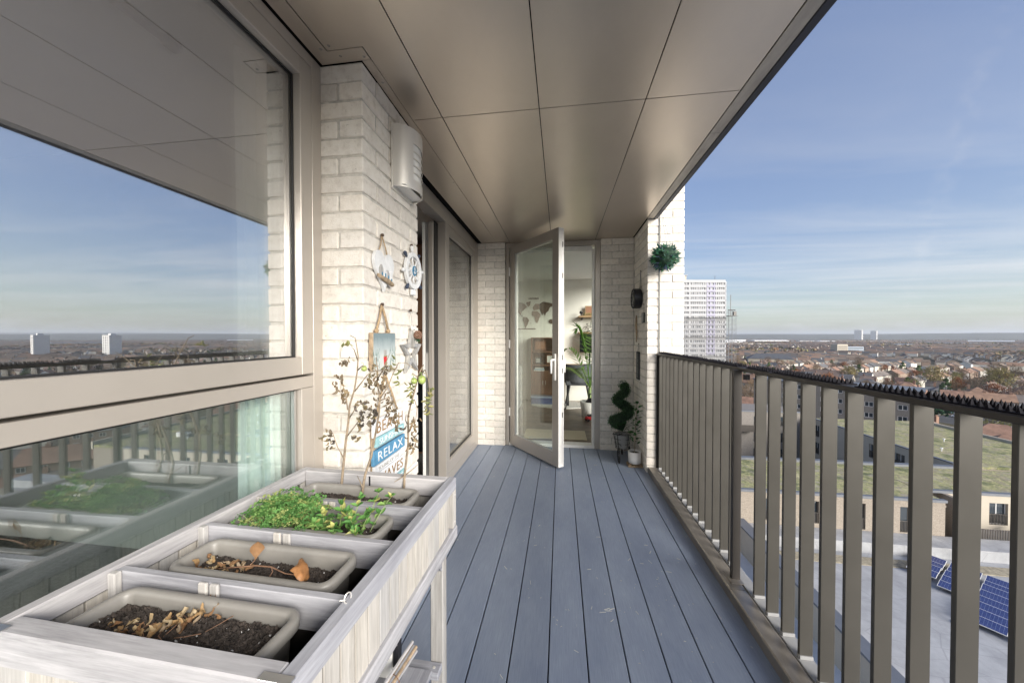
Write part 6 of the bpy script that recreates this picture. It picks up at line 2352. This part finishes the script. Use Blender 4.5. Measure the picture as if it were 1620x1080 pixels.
HV = [house_meshes(7.2, 8.4, 5.2, 8.2, False), house_meshes(8.4, 8.0, 5.3, 8.0, False), house_meshes(11.5, 9, 5.2, 8.3, True), house_meshes(14, 8.5, 5.0, 7.9, False), house_meshes(9.0, 9.5, 5.2, 8.6, True)]
fr_ = B()
for q in ((-.75, .75, -.6, -.5), (-.75, .75, .5, .6), (-.75, -.65, -.5, .5), (.65, .75, -.5, .5), (-.05, .05, -.5, .5)):
    fr_.box(q[0], q[1], -.06, .02, q[2], q[3])
HWIN = fr_.mesh('window', M_UPVC)
HPANE = B().box(-.65, .65, -.03, .0, -.5, .5).mesh('pane', M_WGLASS)
HDOOR = B().box(-.45, .45, -.06, .02, 0, 2.05).mesh('door', mat_ramp_random('front_door', [(.10, .02, .02), (.02, .04, .10), (.5, .5, .5), (.03, .07, .04)], .5, .02))
LOOK = ['gabled house with %s roof', 'wide gabled house with %s roof', 'semi-detached house with %s roof', 'long terrace with %s roof', 'hipped house with %s roof']


def house(v, x, y, rz, label, group, windows=True, wi=1, ri=0):
    wm, rm, cm, w, d, ev = HV[v]
    t = thing('house', label, 'house', (x, y, GZ), rz, group)
    obj('wall', tinted(wm, HWALLS[wi][1], (v, 'w', wi)), t)
    ro = obj('roof', tinted(rm, HROOFS[ri][1], (v, 'r', ri)), t)
    obj('chimney', cm, ro, (w * .32, 0, -.15))
    if v == 3:
        obj('chimney', cm, ro, (-w * .2, 0, -.15))
    if windows:
        nx_ = 2 if w < 9 else 4
        for s_ in (-1, 1):
            for i in range(nx_):
                xx_ = -w / 2 + w * (i + .5) / nx_
                for z in (1.5, 4.0):
                    if z < 2 and i == 0 and s_ < 0:
                        obj('door', HDOOR, t, (xx_, s_ * d / 2, 0), (0, 0, 0 if s_ < 0 else pi))
                        continue
                    q = obj('window', HWIN, t, (xx_, s_ * d / 2, z), (0, 0, 0 if s_ < 0 else pi))
                    obj('pane', HPANE, q)
    return t


# the few houses that stand out between the railing bars
house(2, 134, 126, R(-35), 'white house with broad red hipped roof by the street at the far right', None)
house(4, 118, 129, R(10), 'house with brown hipped roof just behind the green roof', None, ri=1)
house(2, 172, 190, R(-30), 'white house with red hipped roof behind the dark green bush', None)
house(1, 190, 215, R(12), 'gabled house standing between the bush and the big bare trees', None)
house(1, 226, 262, R(-40), 'gabled house in front of the green conifer', None)
near_special = [(134, 126), (118, 129), (172, 190), (190, 215), (226, 262), (165, 168), (185, 174)]


def blocked(x, y, m=0):
    if x < 76 + m and y < 90 + m:
        return True
    # flats
    u = (x - 73.6) * math.cos(R(-42.5)) + (y - 118.4) * math.sin(R(-42.5))
    w_ = -(x - 73.6) * math.sin(R(-42.5)) + (y - 118.4) * math.cos(R(-42.5))
    if -18 < u < 31 and -8 < w_ < 18:
        return True
    if 45 < x < 108 and 200 < y < 240:
        return True
    if any(math.hypot(x - a, y - b) < 13 for a, b in near_special):
        return True
    if 150 < x < 215 and 150 < y < 186:
        return True
    return False


def azd(x, y):
    return math.degrees(math.atan2(x, y)), math.hypot(x, y)


def layout(dmin, dmax, seed, keep=1.):
    """rows of plots street by street; yields x, y, angle, size class"""
    r = random.Random(seed)
    cell = 230.
    out = []
    n = int(dmax / cell) + 2
    for ci in range(-1, n):
        for cj in range(-1, n):
            cx, cy = ci * cell, cj * cell
            a0, d0 = azd(cx + cell / 2, cy + cell / 2)
            if d0 > dmax + 200 or d0 < dmin - 300 or not (-8 < a0 < 98):
                continue
            rr = random.Random(ci * 131 + cj * 17 + 5)
            th = R(-43) + rr.choice((0, 0, 0, pi / 2)) + rr.uniform(-.25, .25)
            c_, s_ = math.cos(th), math.sin(th)
            v_ = -cell * .75
            k = 0
            while v_ < cell * .75:
                u_ = -cell * .75 + rr.uniform(0, 8)
                typ = rr.choice((0, 1, 2, 3, 3, 4))
                while u_ < cell * .75:
                    x, y = cx + cell / 2 + u_ * c_ - v_ * s_, cy + cell / 2 + u_ * s_ + v_ * c_
                    wd = HV[typ][3]
                    if cx <= x < cx + cell and cy <= y < cy + cell:
                        a, d = azd(x, y)
                        if dmin <= d < dmax and 2 < a < 90 and rr.random() < keep and not blocked(x, y, 6):
                            out.append((x, y, th + (pi if k % 2 else 0), typ, d, a))
                    u_ += wd + (.25 if typ in (0, 3) and rr.random() < .8 else rr.uniform(2, 5))
                    if rr.random() < .05:
                        u_ += 12
                v_ += 24 if k % 2 == 0 else 34
                k += 1
    return out


def where(a, d):
    far = 'in near rows' if d < 190 else 'in middle rows' if d < 280 else 'in outer rows'
    side = 'left of the flats' if a < 28 else 'behind the flats' if a < 41 else 'by the bare trees' if a < 50 else 'mirrored in the window'
    return far + ' ' + side


plots = sorted(layout(100, 620, 1, .93), key=lambda p_: p_[4])
vis = [p_ for p_ in plots if 13 < p_[5] < 74]
near = vis[:285]
nset = set(map(id, near))
for i, (x, y, th, typ, d, a) in enumerate(near):
    hr = random.Random(i * 7 + 1)
    wi, ri = hr.choice((0, 0, 1, 1, 2, 3, 4, 5, 6)), hr.randrange(6)
    house(typ, x, y, th, HWALLS[wi][0] + ' ' + LOOK[typ] % HROOFS[ri][0] + ' ' + where(a, d), 'houses of the suburb', d < 330, wi, ri)
mass = [p_ for p_ in plots if id(p_) not in nset] + layout(620, 4300, 2, .88)


def mass_houses(items, name):
    rs = np.random.RandomState(4)
    n = len(items)
    A = np.array([(x, y, th) for x, y, th, *_ in items])
    ty = np.array([it[3] for it in items])
    dims = np.array([(h_[3], h_[4], h_[5], h_[5] + 2.9) for h_ in HV])[ty]
    dims = dims * rs.uniform(.92, 1.1, (n, 1))
    w, d, ev, rg__ = dims.T
    lx = np.stack([-w, w, w, -w, -w, w, w, -w, -w, w, -w - .5, w + .5, w + .5, -w - .5, -w - .5, w + .5], 1) / 2
    ly = np.stack([-d, -d, d, d, -d, -d, d, d, 0 * d, 0 * d, -d - .7, -d - .7, d + .7, d + .7, 0 * d, 0 * d], 1) / 2
    z = np.zeros_like(w)
    lz = np.stack([z, z, z, z, ev, ev, ev, ev, rg__ - .15, rg__ - .15, ev - .2, ev - .2, ev - .2, ev - .2, rg__, rg__], 1)
    c_, s_ = np.cos(A[:, 2:3]), np.sin(A[:, 2:3])
    X = A[:, 0:1] + lx * c_ - ly * s_
    Y = A[:, 1:2] + lx * s_ + ly * c_
    V_ = np.stack([X, Y, lz + GZ], 2).reshape(-1, 3)
    base = [(0, 1, 5, 4), (2, 3, 7, 6), (3, 0, 4, 8, 7), (1, 2, 6, 9, 5), (10, 11, 15, 14), (12, 13, 14, 15)]
    pal_w = np.array([(.70, .66, .58), (.78, .76, .72), (.56, .49, .40), (.40, .31, .24), (.68, .63, .53), (.35, .25, .19), (.72, .70, .64)])
    pal_r = np.array([(.22, .15, .115), (.17, .13, .10), (.12, .105, .095), (.27, .175, .125), (.11, .11, .115), (.21, .165, .13), (.15, .115, .09)])
    wc = pal_w[rs.randint(0, len(pal_w), n)]
    rc = pal_r[rs.randint(0, len(pal_r), n)]
    faces, cols = [], []
    for i in range(n):
        o = i * 16
        for k, f in enumerate(base):
            faces.append(tuple(q + o for q in f))
            cols.append(rc[i] if k >= 4 else wc[i])
    me = bpy.data.meshes.new(name)
    me.from_pydata(V_.tolist(), [], faces)
    at = me.attributes.new('tint', 'FLOAT_COLOR', 'FACE')
    col = np.ones((len(faces), 4))
    col[:, :3] = np.array(cols)
    at.data.foreach_set('color', col.ravel())
    me.materials.append(mat_attr('mass_house_paint', .85, .1, .4))
    o = obj(name, me)
    o['kind'] = 'stuff'
    o['label'] = 'sea of small pitched roof houses stretching to the skyline'
    return o


mass_houses(mass, 'far_housing')

# ------------------------------------------------------------------ trees
M_BARK = mat('grey_brown_bark', (.15, .12, .09), .9, var=.2, scale=4, bump=0)
PAL = {'bare': [(.27, .205, .135), (.22, .165, .115), (.31, .23, .145), (.25, .185, .14)],
       'gold': [(.34, .30, .14), (.38, .32, .16), (.29, .28, .12)],
       'rust': [(.40, .17, .075), (.34, .15, .075), (.42, .21, .10)],
       'ever': [(.085, .125, .045), (.11, .155, .05), (.065, .105, .045)],
       'bush': [(.025, .06, .03), (.03, .075, .035)]}
CROWN = {k: mat_ramp_random('crown_' + k, v_, .9, .25, .5, 'pos', spec=.1) for k, v_ in PAL.items()}


def crown_mesh(kind, seed, H, W):
    """many leaf- or twig-sized faces gathered in clumps, with gaps between"""
    r = random.Random(seed)
    b = B()
    twig = kind in ('bare', 'gold', 'rust')
    clumps = []
    for i in range(26 if twig else 22):
        u = r.random()
        a = r.uniform(0, 2 * pi)
        if kind == 'ever':
            z = H * (.15 + .83 * u)
            rad = W / 2 * (1 - u) ** .75 * r.uniform(.45, 1) + .2
        else:
            z = H * (.35 + .58 * u)
            rad = W / 2 * math.sin(pi * (.18 + .72 * u)) * math.sqrt(r.uniform(.05, 1))
        clumps.append((rad * math.cos(a), rad * math.sin(a), z, r.uniform(.10, .19) * W))
    for cx, cy, cz, cr in clumps:
        for k in range(34 if twig else 46):
            d = Vector((r.gauss(0, 1), r.gauss(0, 1), r.gauss(0, 1))).normalized()
            p_ = Vector((cx, cy, cz)) + d * cr * r.uniform(.4, 1.15)
            if twig:
                dr = (d + Vector((0, 0, .5)) + Vector((r.gauss(0, .4), r.gauss(0, .4), r.gauss(0, .4)))).normalized()
                l, w_ = r.uniform(.6, 1.3) * W / 9, r.uniform(.035, .085) * W / 9
                if kind != 'bare':
                    w_ *= 2.0
                s_ = dr.orthogonal().normalized() * w_
                b.add([p_ - s_, p_ + s_, p_ + dr * l], [(0, 1, 2)])
                s2 = dr.cross(s_).normalized() * w_
                b.add([p_ - s2, p_ + s2, p_ + dr * l], [(0, 1, 2)])
            else:
                n1_ = (d + Vector((r.gauss(0, .6), r.gauss(0, .6), r.gauss(0, .6)))).normalized()
                s_ = n1_.orthogonal().normalized()
                q = n1_.cross(s_)
                l = r.uniform(.25, .5) * W / 6
                b.add([p_ - s_ * l, p_ - q * l * .7, p_ + s_ * l, p_ + q * l * .7], [(0, 1, 2, 3)])
    return b.mesh('crown', CROWN[kind]), clumps


def trunk_mesh(kind, seed, H, W, clumps):
    r = random.Random(seed + 1)
    b = B()
    h0 = H * (.9 if kind == 'ever' else .45)
    b.tube([(0, 0, 0), (.05, 0, h0 * .5), (0, .05, h0)], [W * .035, W * .026, W * .012], 7)
    if kind != 'ever':
        for cx, cy, cz, cr in clumps[:18]:
            z0 = h0 * r.uniform(.55, 1)
            b.tube([(0, 0, z0), (cx * .45, cy * .45, z0 + (cz - z0) * .6), (cx, cy, cz)], [W * .013, W * .008, W * .003], 5)
    return b.mesh('trunk', M_BARK)


TV = {}
for kind, specs in {'bare': [(11, 9), (13, 11), (9, 8), (14, 10)], 'gold': [(12, 11), (10, 9)], 'rust': [(10, 9), (9, 9)], 'ever': [(13, 6), (10, 5), (15, 7)], 'bush': [(5, 6)]}.items():
    TV[kind] = []
    for i, (H, W) in enumerate(specs):
        cm_, cl_ = crown_mesh(kind, 500 + i * 7 + len(kind), H, W)
        TV[kind].append((cm_, trunk_mesh(kind, 500 + i * 7, H, W, cl_)))
TLOOK = {'bare': 'bare brown winter tree', 'gold': 'thinning yellowish tree', 'rust': 'rusty orange tree', 'ever': 'dark evergreen tree', 'bush': 'dense dark green bush'}


def tree(kind, x, y, label=None, group='trees among the suburb houses', s=1., rr=None):
    rr = rr or rnd
    cm_, tm_ = rr.choice(TV[kind])
    t = thing('tree' if kind != 'bush' else 'bush', label or ('small ' if s < .78 else 'tall ' if s > .93 else '') + TLOOK[kind] + ' ' + where(*azd(x, y)), 'tree' if kind != 'bush' else 'bush', (x, y, GZ), rr.uniform(0, 6.28), group if label is None else None)
    t.scale = (s, s, s * rr.uniform(.9, 1.1))
    obj('crown', cm_, t)
    obj('trunk', tm_, t)
    return t


tree('rust', 176, 255, 'rusty orange tree in the middle of the view above the spikes', s=1.15)
tree('ever', 211, 243, 'light green conifer in the middle of the view above the spikes', s=1.0)
tree('gold', 232, 250, 'big yellowish bare tree, left one of the large pair at right', s=1.35)
tree('gold', 262, 246, 'big yellowish bare tree, right one of the large pair at right', s=1.5)
tree('bush', 160, 172, 'dense dark green bush between the red roofed houses', s=1.4)
tree('bush', 150, 143, 'dark green bush by the street corner at far right', s=.8)
tree('bare', 240, 236, 'bare tree just behind the spikes at right', s=1.1)
r = random.Random(99)
cnt = 0
tries = 0
while cnt < 230 and tries < 9000:
    tries += 1
    a = r.uniform(14, 73)
    d = 105 + 430 * math.sqrt(r.random())
    x, y = d * math.sin(R(a)), d * math.cos(R(a))
    if blocked(x, y, 3) or any((x - p_[0]) ** 2 + (y - p_[1]) ** 2 < 36 for p_ in plots):
        continue
    kind = r.choice(('bare', 'bare', 'bare', 'bare', 'bare', 'gold', 'rust', 'ever', 'ever', 'bush'))
    tree(kind, x, y, s=r.uniform(.65, 1.05), rr=r)
    cnt += 1


def mass_trees(n, d0, d1, seed, name, woods):
    """far trees in one mesh: loose cards of twigs and leaves"""
    rs = np.random.RandomState(seed)
    a = rs.uniform(R(2), R(90), n * 4)
    d = np.sqrt(rs.uniform(d0 ** 2, d1 ** 2, n * 4))
    x, y = d * np.sin(a), d * np.cos(a)
    dens = np.array([mnoise.noise(Vector((xx * woods, yy * woods, seed))) for xx, yy in zip(x, y)])
    lim = np.sort(dens + rs.uniform(-.25, .25, n * 4))[-n]
    keep = (dens + rs.uniform(-.1, .1, n * 4) > lim)
    x, y, d = x[keep], y[keep], d[keep]
    m = len(x)
    K = 22
    H = rs.uniform(6, 13, m)
    W = H * rs.uniform(.6, 1.0, m)
    u = rs.normal(size=(m, K, 3))
    u /= np.linalg.norm(u, axis=2, keepdims=True)
    rad = rs.uniform(.3, 1, (m, K, 1)) ** .5
    c = u * rad * np.stack([W / 2, W / 2, H * .42], 1)[:, None, :]
    c[:, :, 2] += (H * .56)[:, None]
    c[:, :, 0] += x[:, None]
    c[:, :, 1] += y[:, None]
    c[:, :, 2] += GZ
    s1 = rs.normal(size=(m, K, 3))
    s2 = rs.normal(size=(m, K, 3))
    sz = (W / 4.6)[:, None, None] * rs.uniform(.6, 1.3, (m, K, 1))
    s1 = s1 / np.linalg.norm(s1, axis=2, keepdims=True) * sz
    s2 = s2 / np.linalg.norm(s2, axis=2, keepdims=True) * sz
    P_ = np.stack([c - s1, c - s2 * .8, c + s1, c + s2 * .8], 2).reshape(-1, 3)
    F_ = np.arange(len(P_)).reshape(-1, 4)
    pal = np.array([(.22, .16, .10), (.16, .12, .085), (.26, .19, .115), (.19, .135, .095), (.28, .25, .11), (.055, .085, .03), (.045, .07, .035), (.33, .17, .085)])
    pc = pal[rs.choice(len(pal), m, p=[.2, .2, .16, .14, .08, .1, .08, .04])]
    col = np.ones((m, K, 4))
    col[:, :, :3] = pc[:, None, :] * rs.uniform(.75, 1.25, (m, K, 1))
    me = bpy.data.meshes.new(name)
    me.vertices.add(len(P_))
    me.vertices.foreach_set('co', P_.ravel())
    me.loops.add(F_.size)
    me.loops.foreach_set('vertex_index', F_.ravel())
    me.polygons.add(len(F_))
    me.polygons.foreach_set('loop_start', np.arange(0, F_.size, 4))
    me.update()
    at = me.attributes.new('tint', 'FLOAT_COLOR', 'FACE')
    at.data.foreach_set('color', col.ravel())
    me.materials.append(mat_attr('far_tree_tint', .95, .1, .1))
    o = obj(name, me)
    o['kind'] = 'stuff'
    o['label'] = 'brown winter trees between far houses merging into woods towards the skyline'
    return o


mass_trees(3800, 480, 2600, 3, 'far_trees', .0035)
mass_trees(6500, 1800, 7500, 5, 'far_woods', .0016)

# ------------------------------------------------------------------ streets, cars, larger far buildings
st_ = structure('street')
B().obox((188, 178, GZ + .01), (70, 17, .02), Euler((0, 0, R(24)))).make('carriageway', M_ASPH, st_)
B().obox((183.5, 188.5, GZ + .06), (70, 3, .12), Euler((0, 0, R(24)))).make('pavement', M_PAVE, st_)
B().obox((192.5, 167.5, GZ + .06), (70, 3, .12), Euler((0, 0, R(24)))).make('pavement', M_PAVE, st_)
M_CARP = mat_ramp_random('car_paint', [(.72, .73, .74), (.05, .055, .06), (.35, .36, .38), (.70, .70, .70), (.10, .13, .28), (.25, .03, .03)], .25, .02)
car_me = B().prism([(-2.1, .35), (2.1, .35), (2.15, .75), (1.3, .92), (-1.6, .98), (-2.1, .9)], 1, -.87, .87).mesh('body', M_CARP, bevel=.06)
cab_me = B().prism([(-1.55, .985), (1.15, .93), (.45, 1.45), (-1.1, 1.48)], 1, -.74, .74).mesh('cabin', M_WGLASS, bevel=.05)
roof_me = B().box(-1.0, .40, -.70, .70, 1.455, 1.50).mesh('roof_panel', M_CARP, bevel=.02)
whl = B().lathe([(0, -.1), (.32, -.1), (.32, .1), (0, .1)], 14, axis=1).mesh('wheel', M_BLACKP)


def car(x, y, rz, label, group='parked cars in the street'):
    t = thing('parked_car', label, 'car', (x, y, GZ + .02), rz, group)
    obj('body', car_me, t); obj('cabin', cab_me, t); obj('roof_panel', roof_me, t)
    for sx in (-1.3, 1.3):
        for sy in (-.8, .8):
            obj('wheel', whl, t, (sx, sy, .32))
    return t


car(185.2, 176.5, R(20), 'pale car standing alone out on the street at far right', None)
for i, (x, y) in enumerate(((172, 176), (178, 184.5), (190, 188), (196, 190.6), (203, 194))):
    car(x, y, R(24), 'parked car along the kerb of the street at far right')
for i in range(30):
    p_ = near[(i * 7) % len(near)]
    c_, s_ = math.cos(p_[2]), math.sin(p_[2])
    car(p_[0] + s_ * 11, p_[1] - c_ * 11, p_[2], 'parked car before the suburb houses', 'parked cars before the suburb houses')
wb_ = thing('office_building', 'cream square building with blue grey side in the middle distance', 'building', (564, 786, GZ), R(10))
B().box(-14, 8, -7, 7, 0, 20).make('main_block', M_CREAMR, wb_)
B().box(8.01, 42, -6, 7, 0, 15).make('side_block', mat('blue_grey_cladding', (.36, .41, .47), .6, var=.05, scale=.3), wb_)
for k in range(4):
    B().box(9, 41, -6.1, -6.01, 2.5 + k * 3.2, 3.9 + k * 3.2).make('window_strip', M_WGLASS, wb_)
    B().box(-13, 7, -7.1, -7.01, 3 + k * 4, 4.4 + k * 4).make('window_strip', M_WGLASS, wb_)
for i, (x, y, w, d, h_, rz, mt) in enumerate(((1310, 2400, 230, 60, 14, 12, M_UPVC), (1560, 2440, 150, 70, 13, 8, M_UPVC), (1190, 2700, 260, 80, 16, 15, M_UPVC), (1460, 2150, 90, 50, 12, 5, M_CREAMR), (1672, 1750, 120, 45, 10, -30, M_UPVC), (1150, 1350, 80, 30, 11, 20, M_CREAMR),
                                             (2350, 2250, 150, 60, 14, -45, M_UPVC), (1250, 500, 110, 40, 10, -50, M_UPVC), (2000, 1200, 190, 60, 12, -60, M_UPVC), (900, 1950, 120, 40, 12, 20, M_UPVC))):
    t = thing('warehouse', 'long low white shed standing out among the far houses', 'warehouse', (x, y, GZ), R(rz), 'white sheds in the distance')
    B().prism([(-d / 2, 0), (d / 2, 0), (d / 2, h_ * .8), (0, h_), (-d / 2, h_ * .8)], 0, -w / 2, w / 2).make('shed_wall', mt, t)
    B().prism([(-d / 2 - 1, h_ * .8 - .1), (0, h_ + .1), (d / 2 + 1, h_ * .8 - .1), (d / 2 + 1, h_ * .8 + .3), (0, h_ + .6), (-d / 2 - 1, h_ * .8 + .3)], 0, -w / 2 - .5, w / 2 + .5).make('roof', M_COPING if i % 3 else M_UPVC, t)
gh = thing('grey_hall', 'building with broad dark grey hipped roof just above the railing', 'building', (250, 455, GZ), R(-20))
B().box(-22, 22, -9, 9, 0, 9).make('wall', M_CREAMR, gh)
B().add([(-23, -10, 9), (23, -10, 9), (23, 10, 9), (-23, 10, 9), (-13, 0, 15), (13, 0, 15)], [(0, 1, 5, 4), (1, 2, 5), (2, 3, 4, 5), (3, 0, 4), (3, 2, 1, 0)]).make('roof', mat('slate_roof', (.085, .09, .10), .7, var=.15, scale=.5), gh)

# ------------------------------------------------------------------ hills at the skyline
M_HILL = mat('wooded_hill', (.085, .085, .06), .95, var=.35, scale=.006, bump=0)


def hills(name, dist, h0, amp, freq, seed, depth):
    n, rows_ = 260, 10
    vs, fs = [], []
    for i in range(n + 1):
        a = R(-25 + 145 * i / n)
        hh = h0 + amp * (mnoise.noise(Vector((i * freq, seed, 0))) + .45 * mnoise.noise(Vector((i * freq * 3.3, seed, 2))) + .12 * mnoise.noise(Vector((i * freq * 14, seed, 5))))
        for j in range(rows_ + 1):
            u = j / rows_
            d = dist + depth * u
            z = GZ + (hh - GZ) * math.sin(pi / 2 * min(1, u * 1.25)) ** 1.3 - .5
            vs.append((d * math.sin(a), d * math.cos(a), z))
    for i in range(n):
        for j in range(rows_):
            o = i * (rows_ + 1) + j
            fs.append((o, o + 1, o + rows_ + 2, o + rows_ + 1))
    return struct(B().add(vs, fs).make(name, M_HILL, smooth=True))


hills('hills', 5600, 42, 18, .035, 2.2, 2500)
hills('distant_hills', 11000, 95, 40, .03, 7.7, 5000)

# ------------------------------------------------------------------ haze over the far suburb
hz = B().box(-18000, 18000, -18000, 18000, GZ - 3, 205).mesh('haze', [])
M_HAZE = bpy.data.materials.new('pale_haze')
M_HAZE.use_nodes = True
nt_ = M_HAZE.node_tree
nt_.nodes.remove(nt_.nodes['Principled BSDF'])
pv = nt_.nodes.new('ShaderNodeVolumePrincipled')
pv.inputs['Color'].default_value = (.86, .91, 1, 1)
pv.inputs['Density'].default_value = 7.5e-5
pv.inputs['Anisotropy'].default_value = .2
nt_.links.new(pv.outputs[0], nt_.nodes['Material Output'].inputs['Volume'])
hz.materials.append(M_HAZE)
stuff(obj('haze', hz))
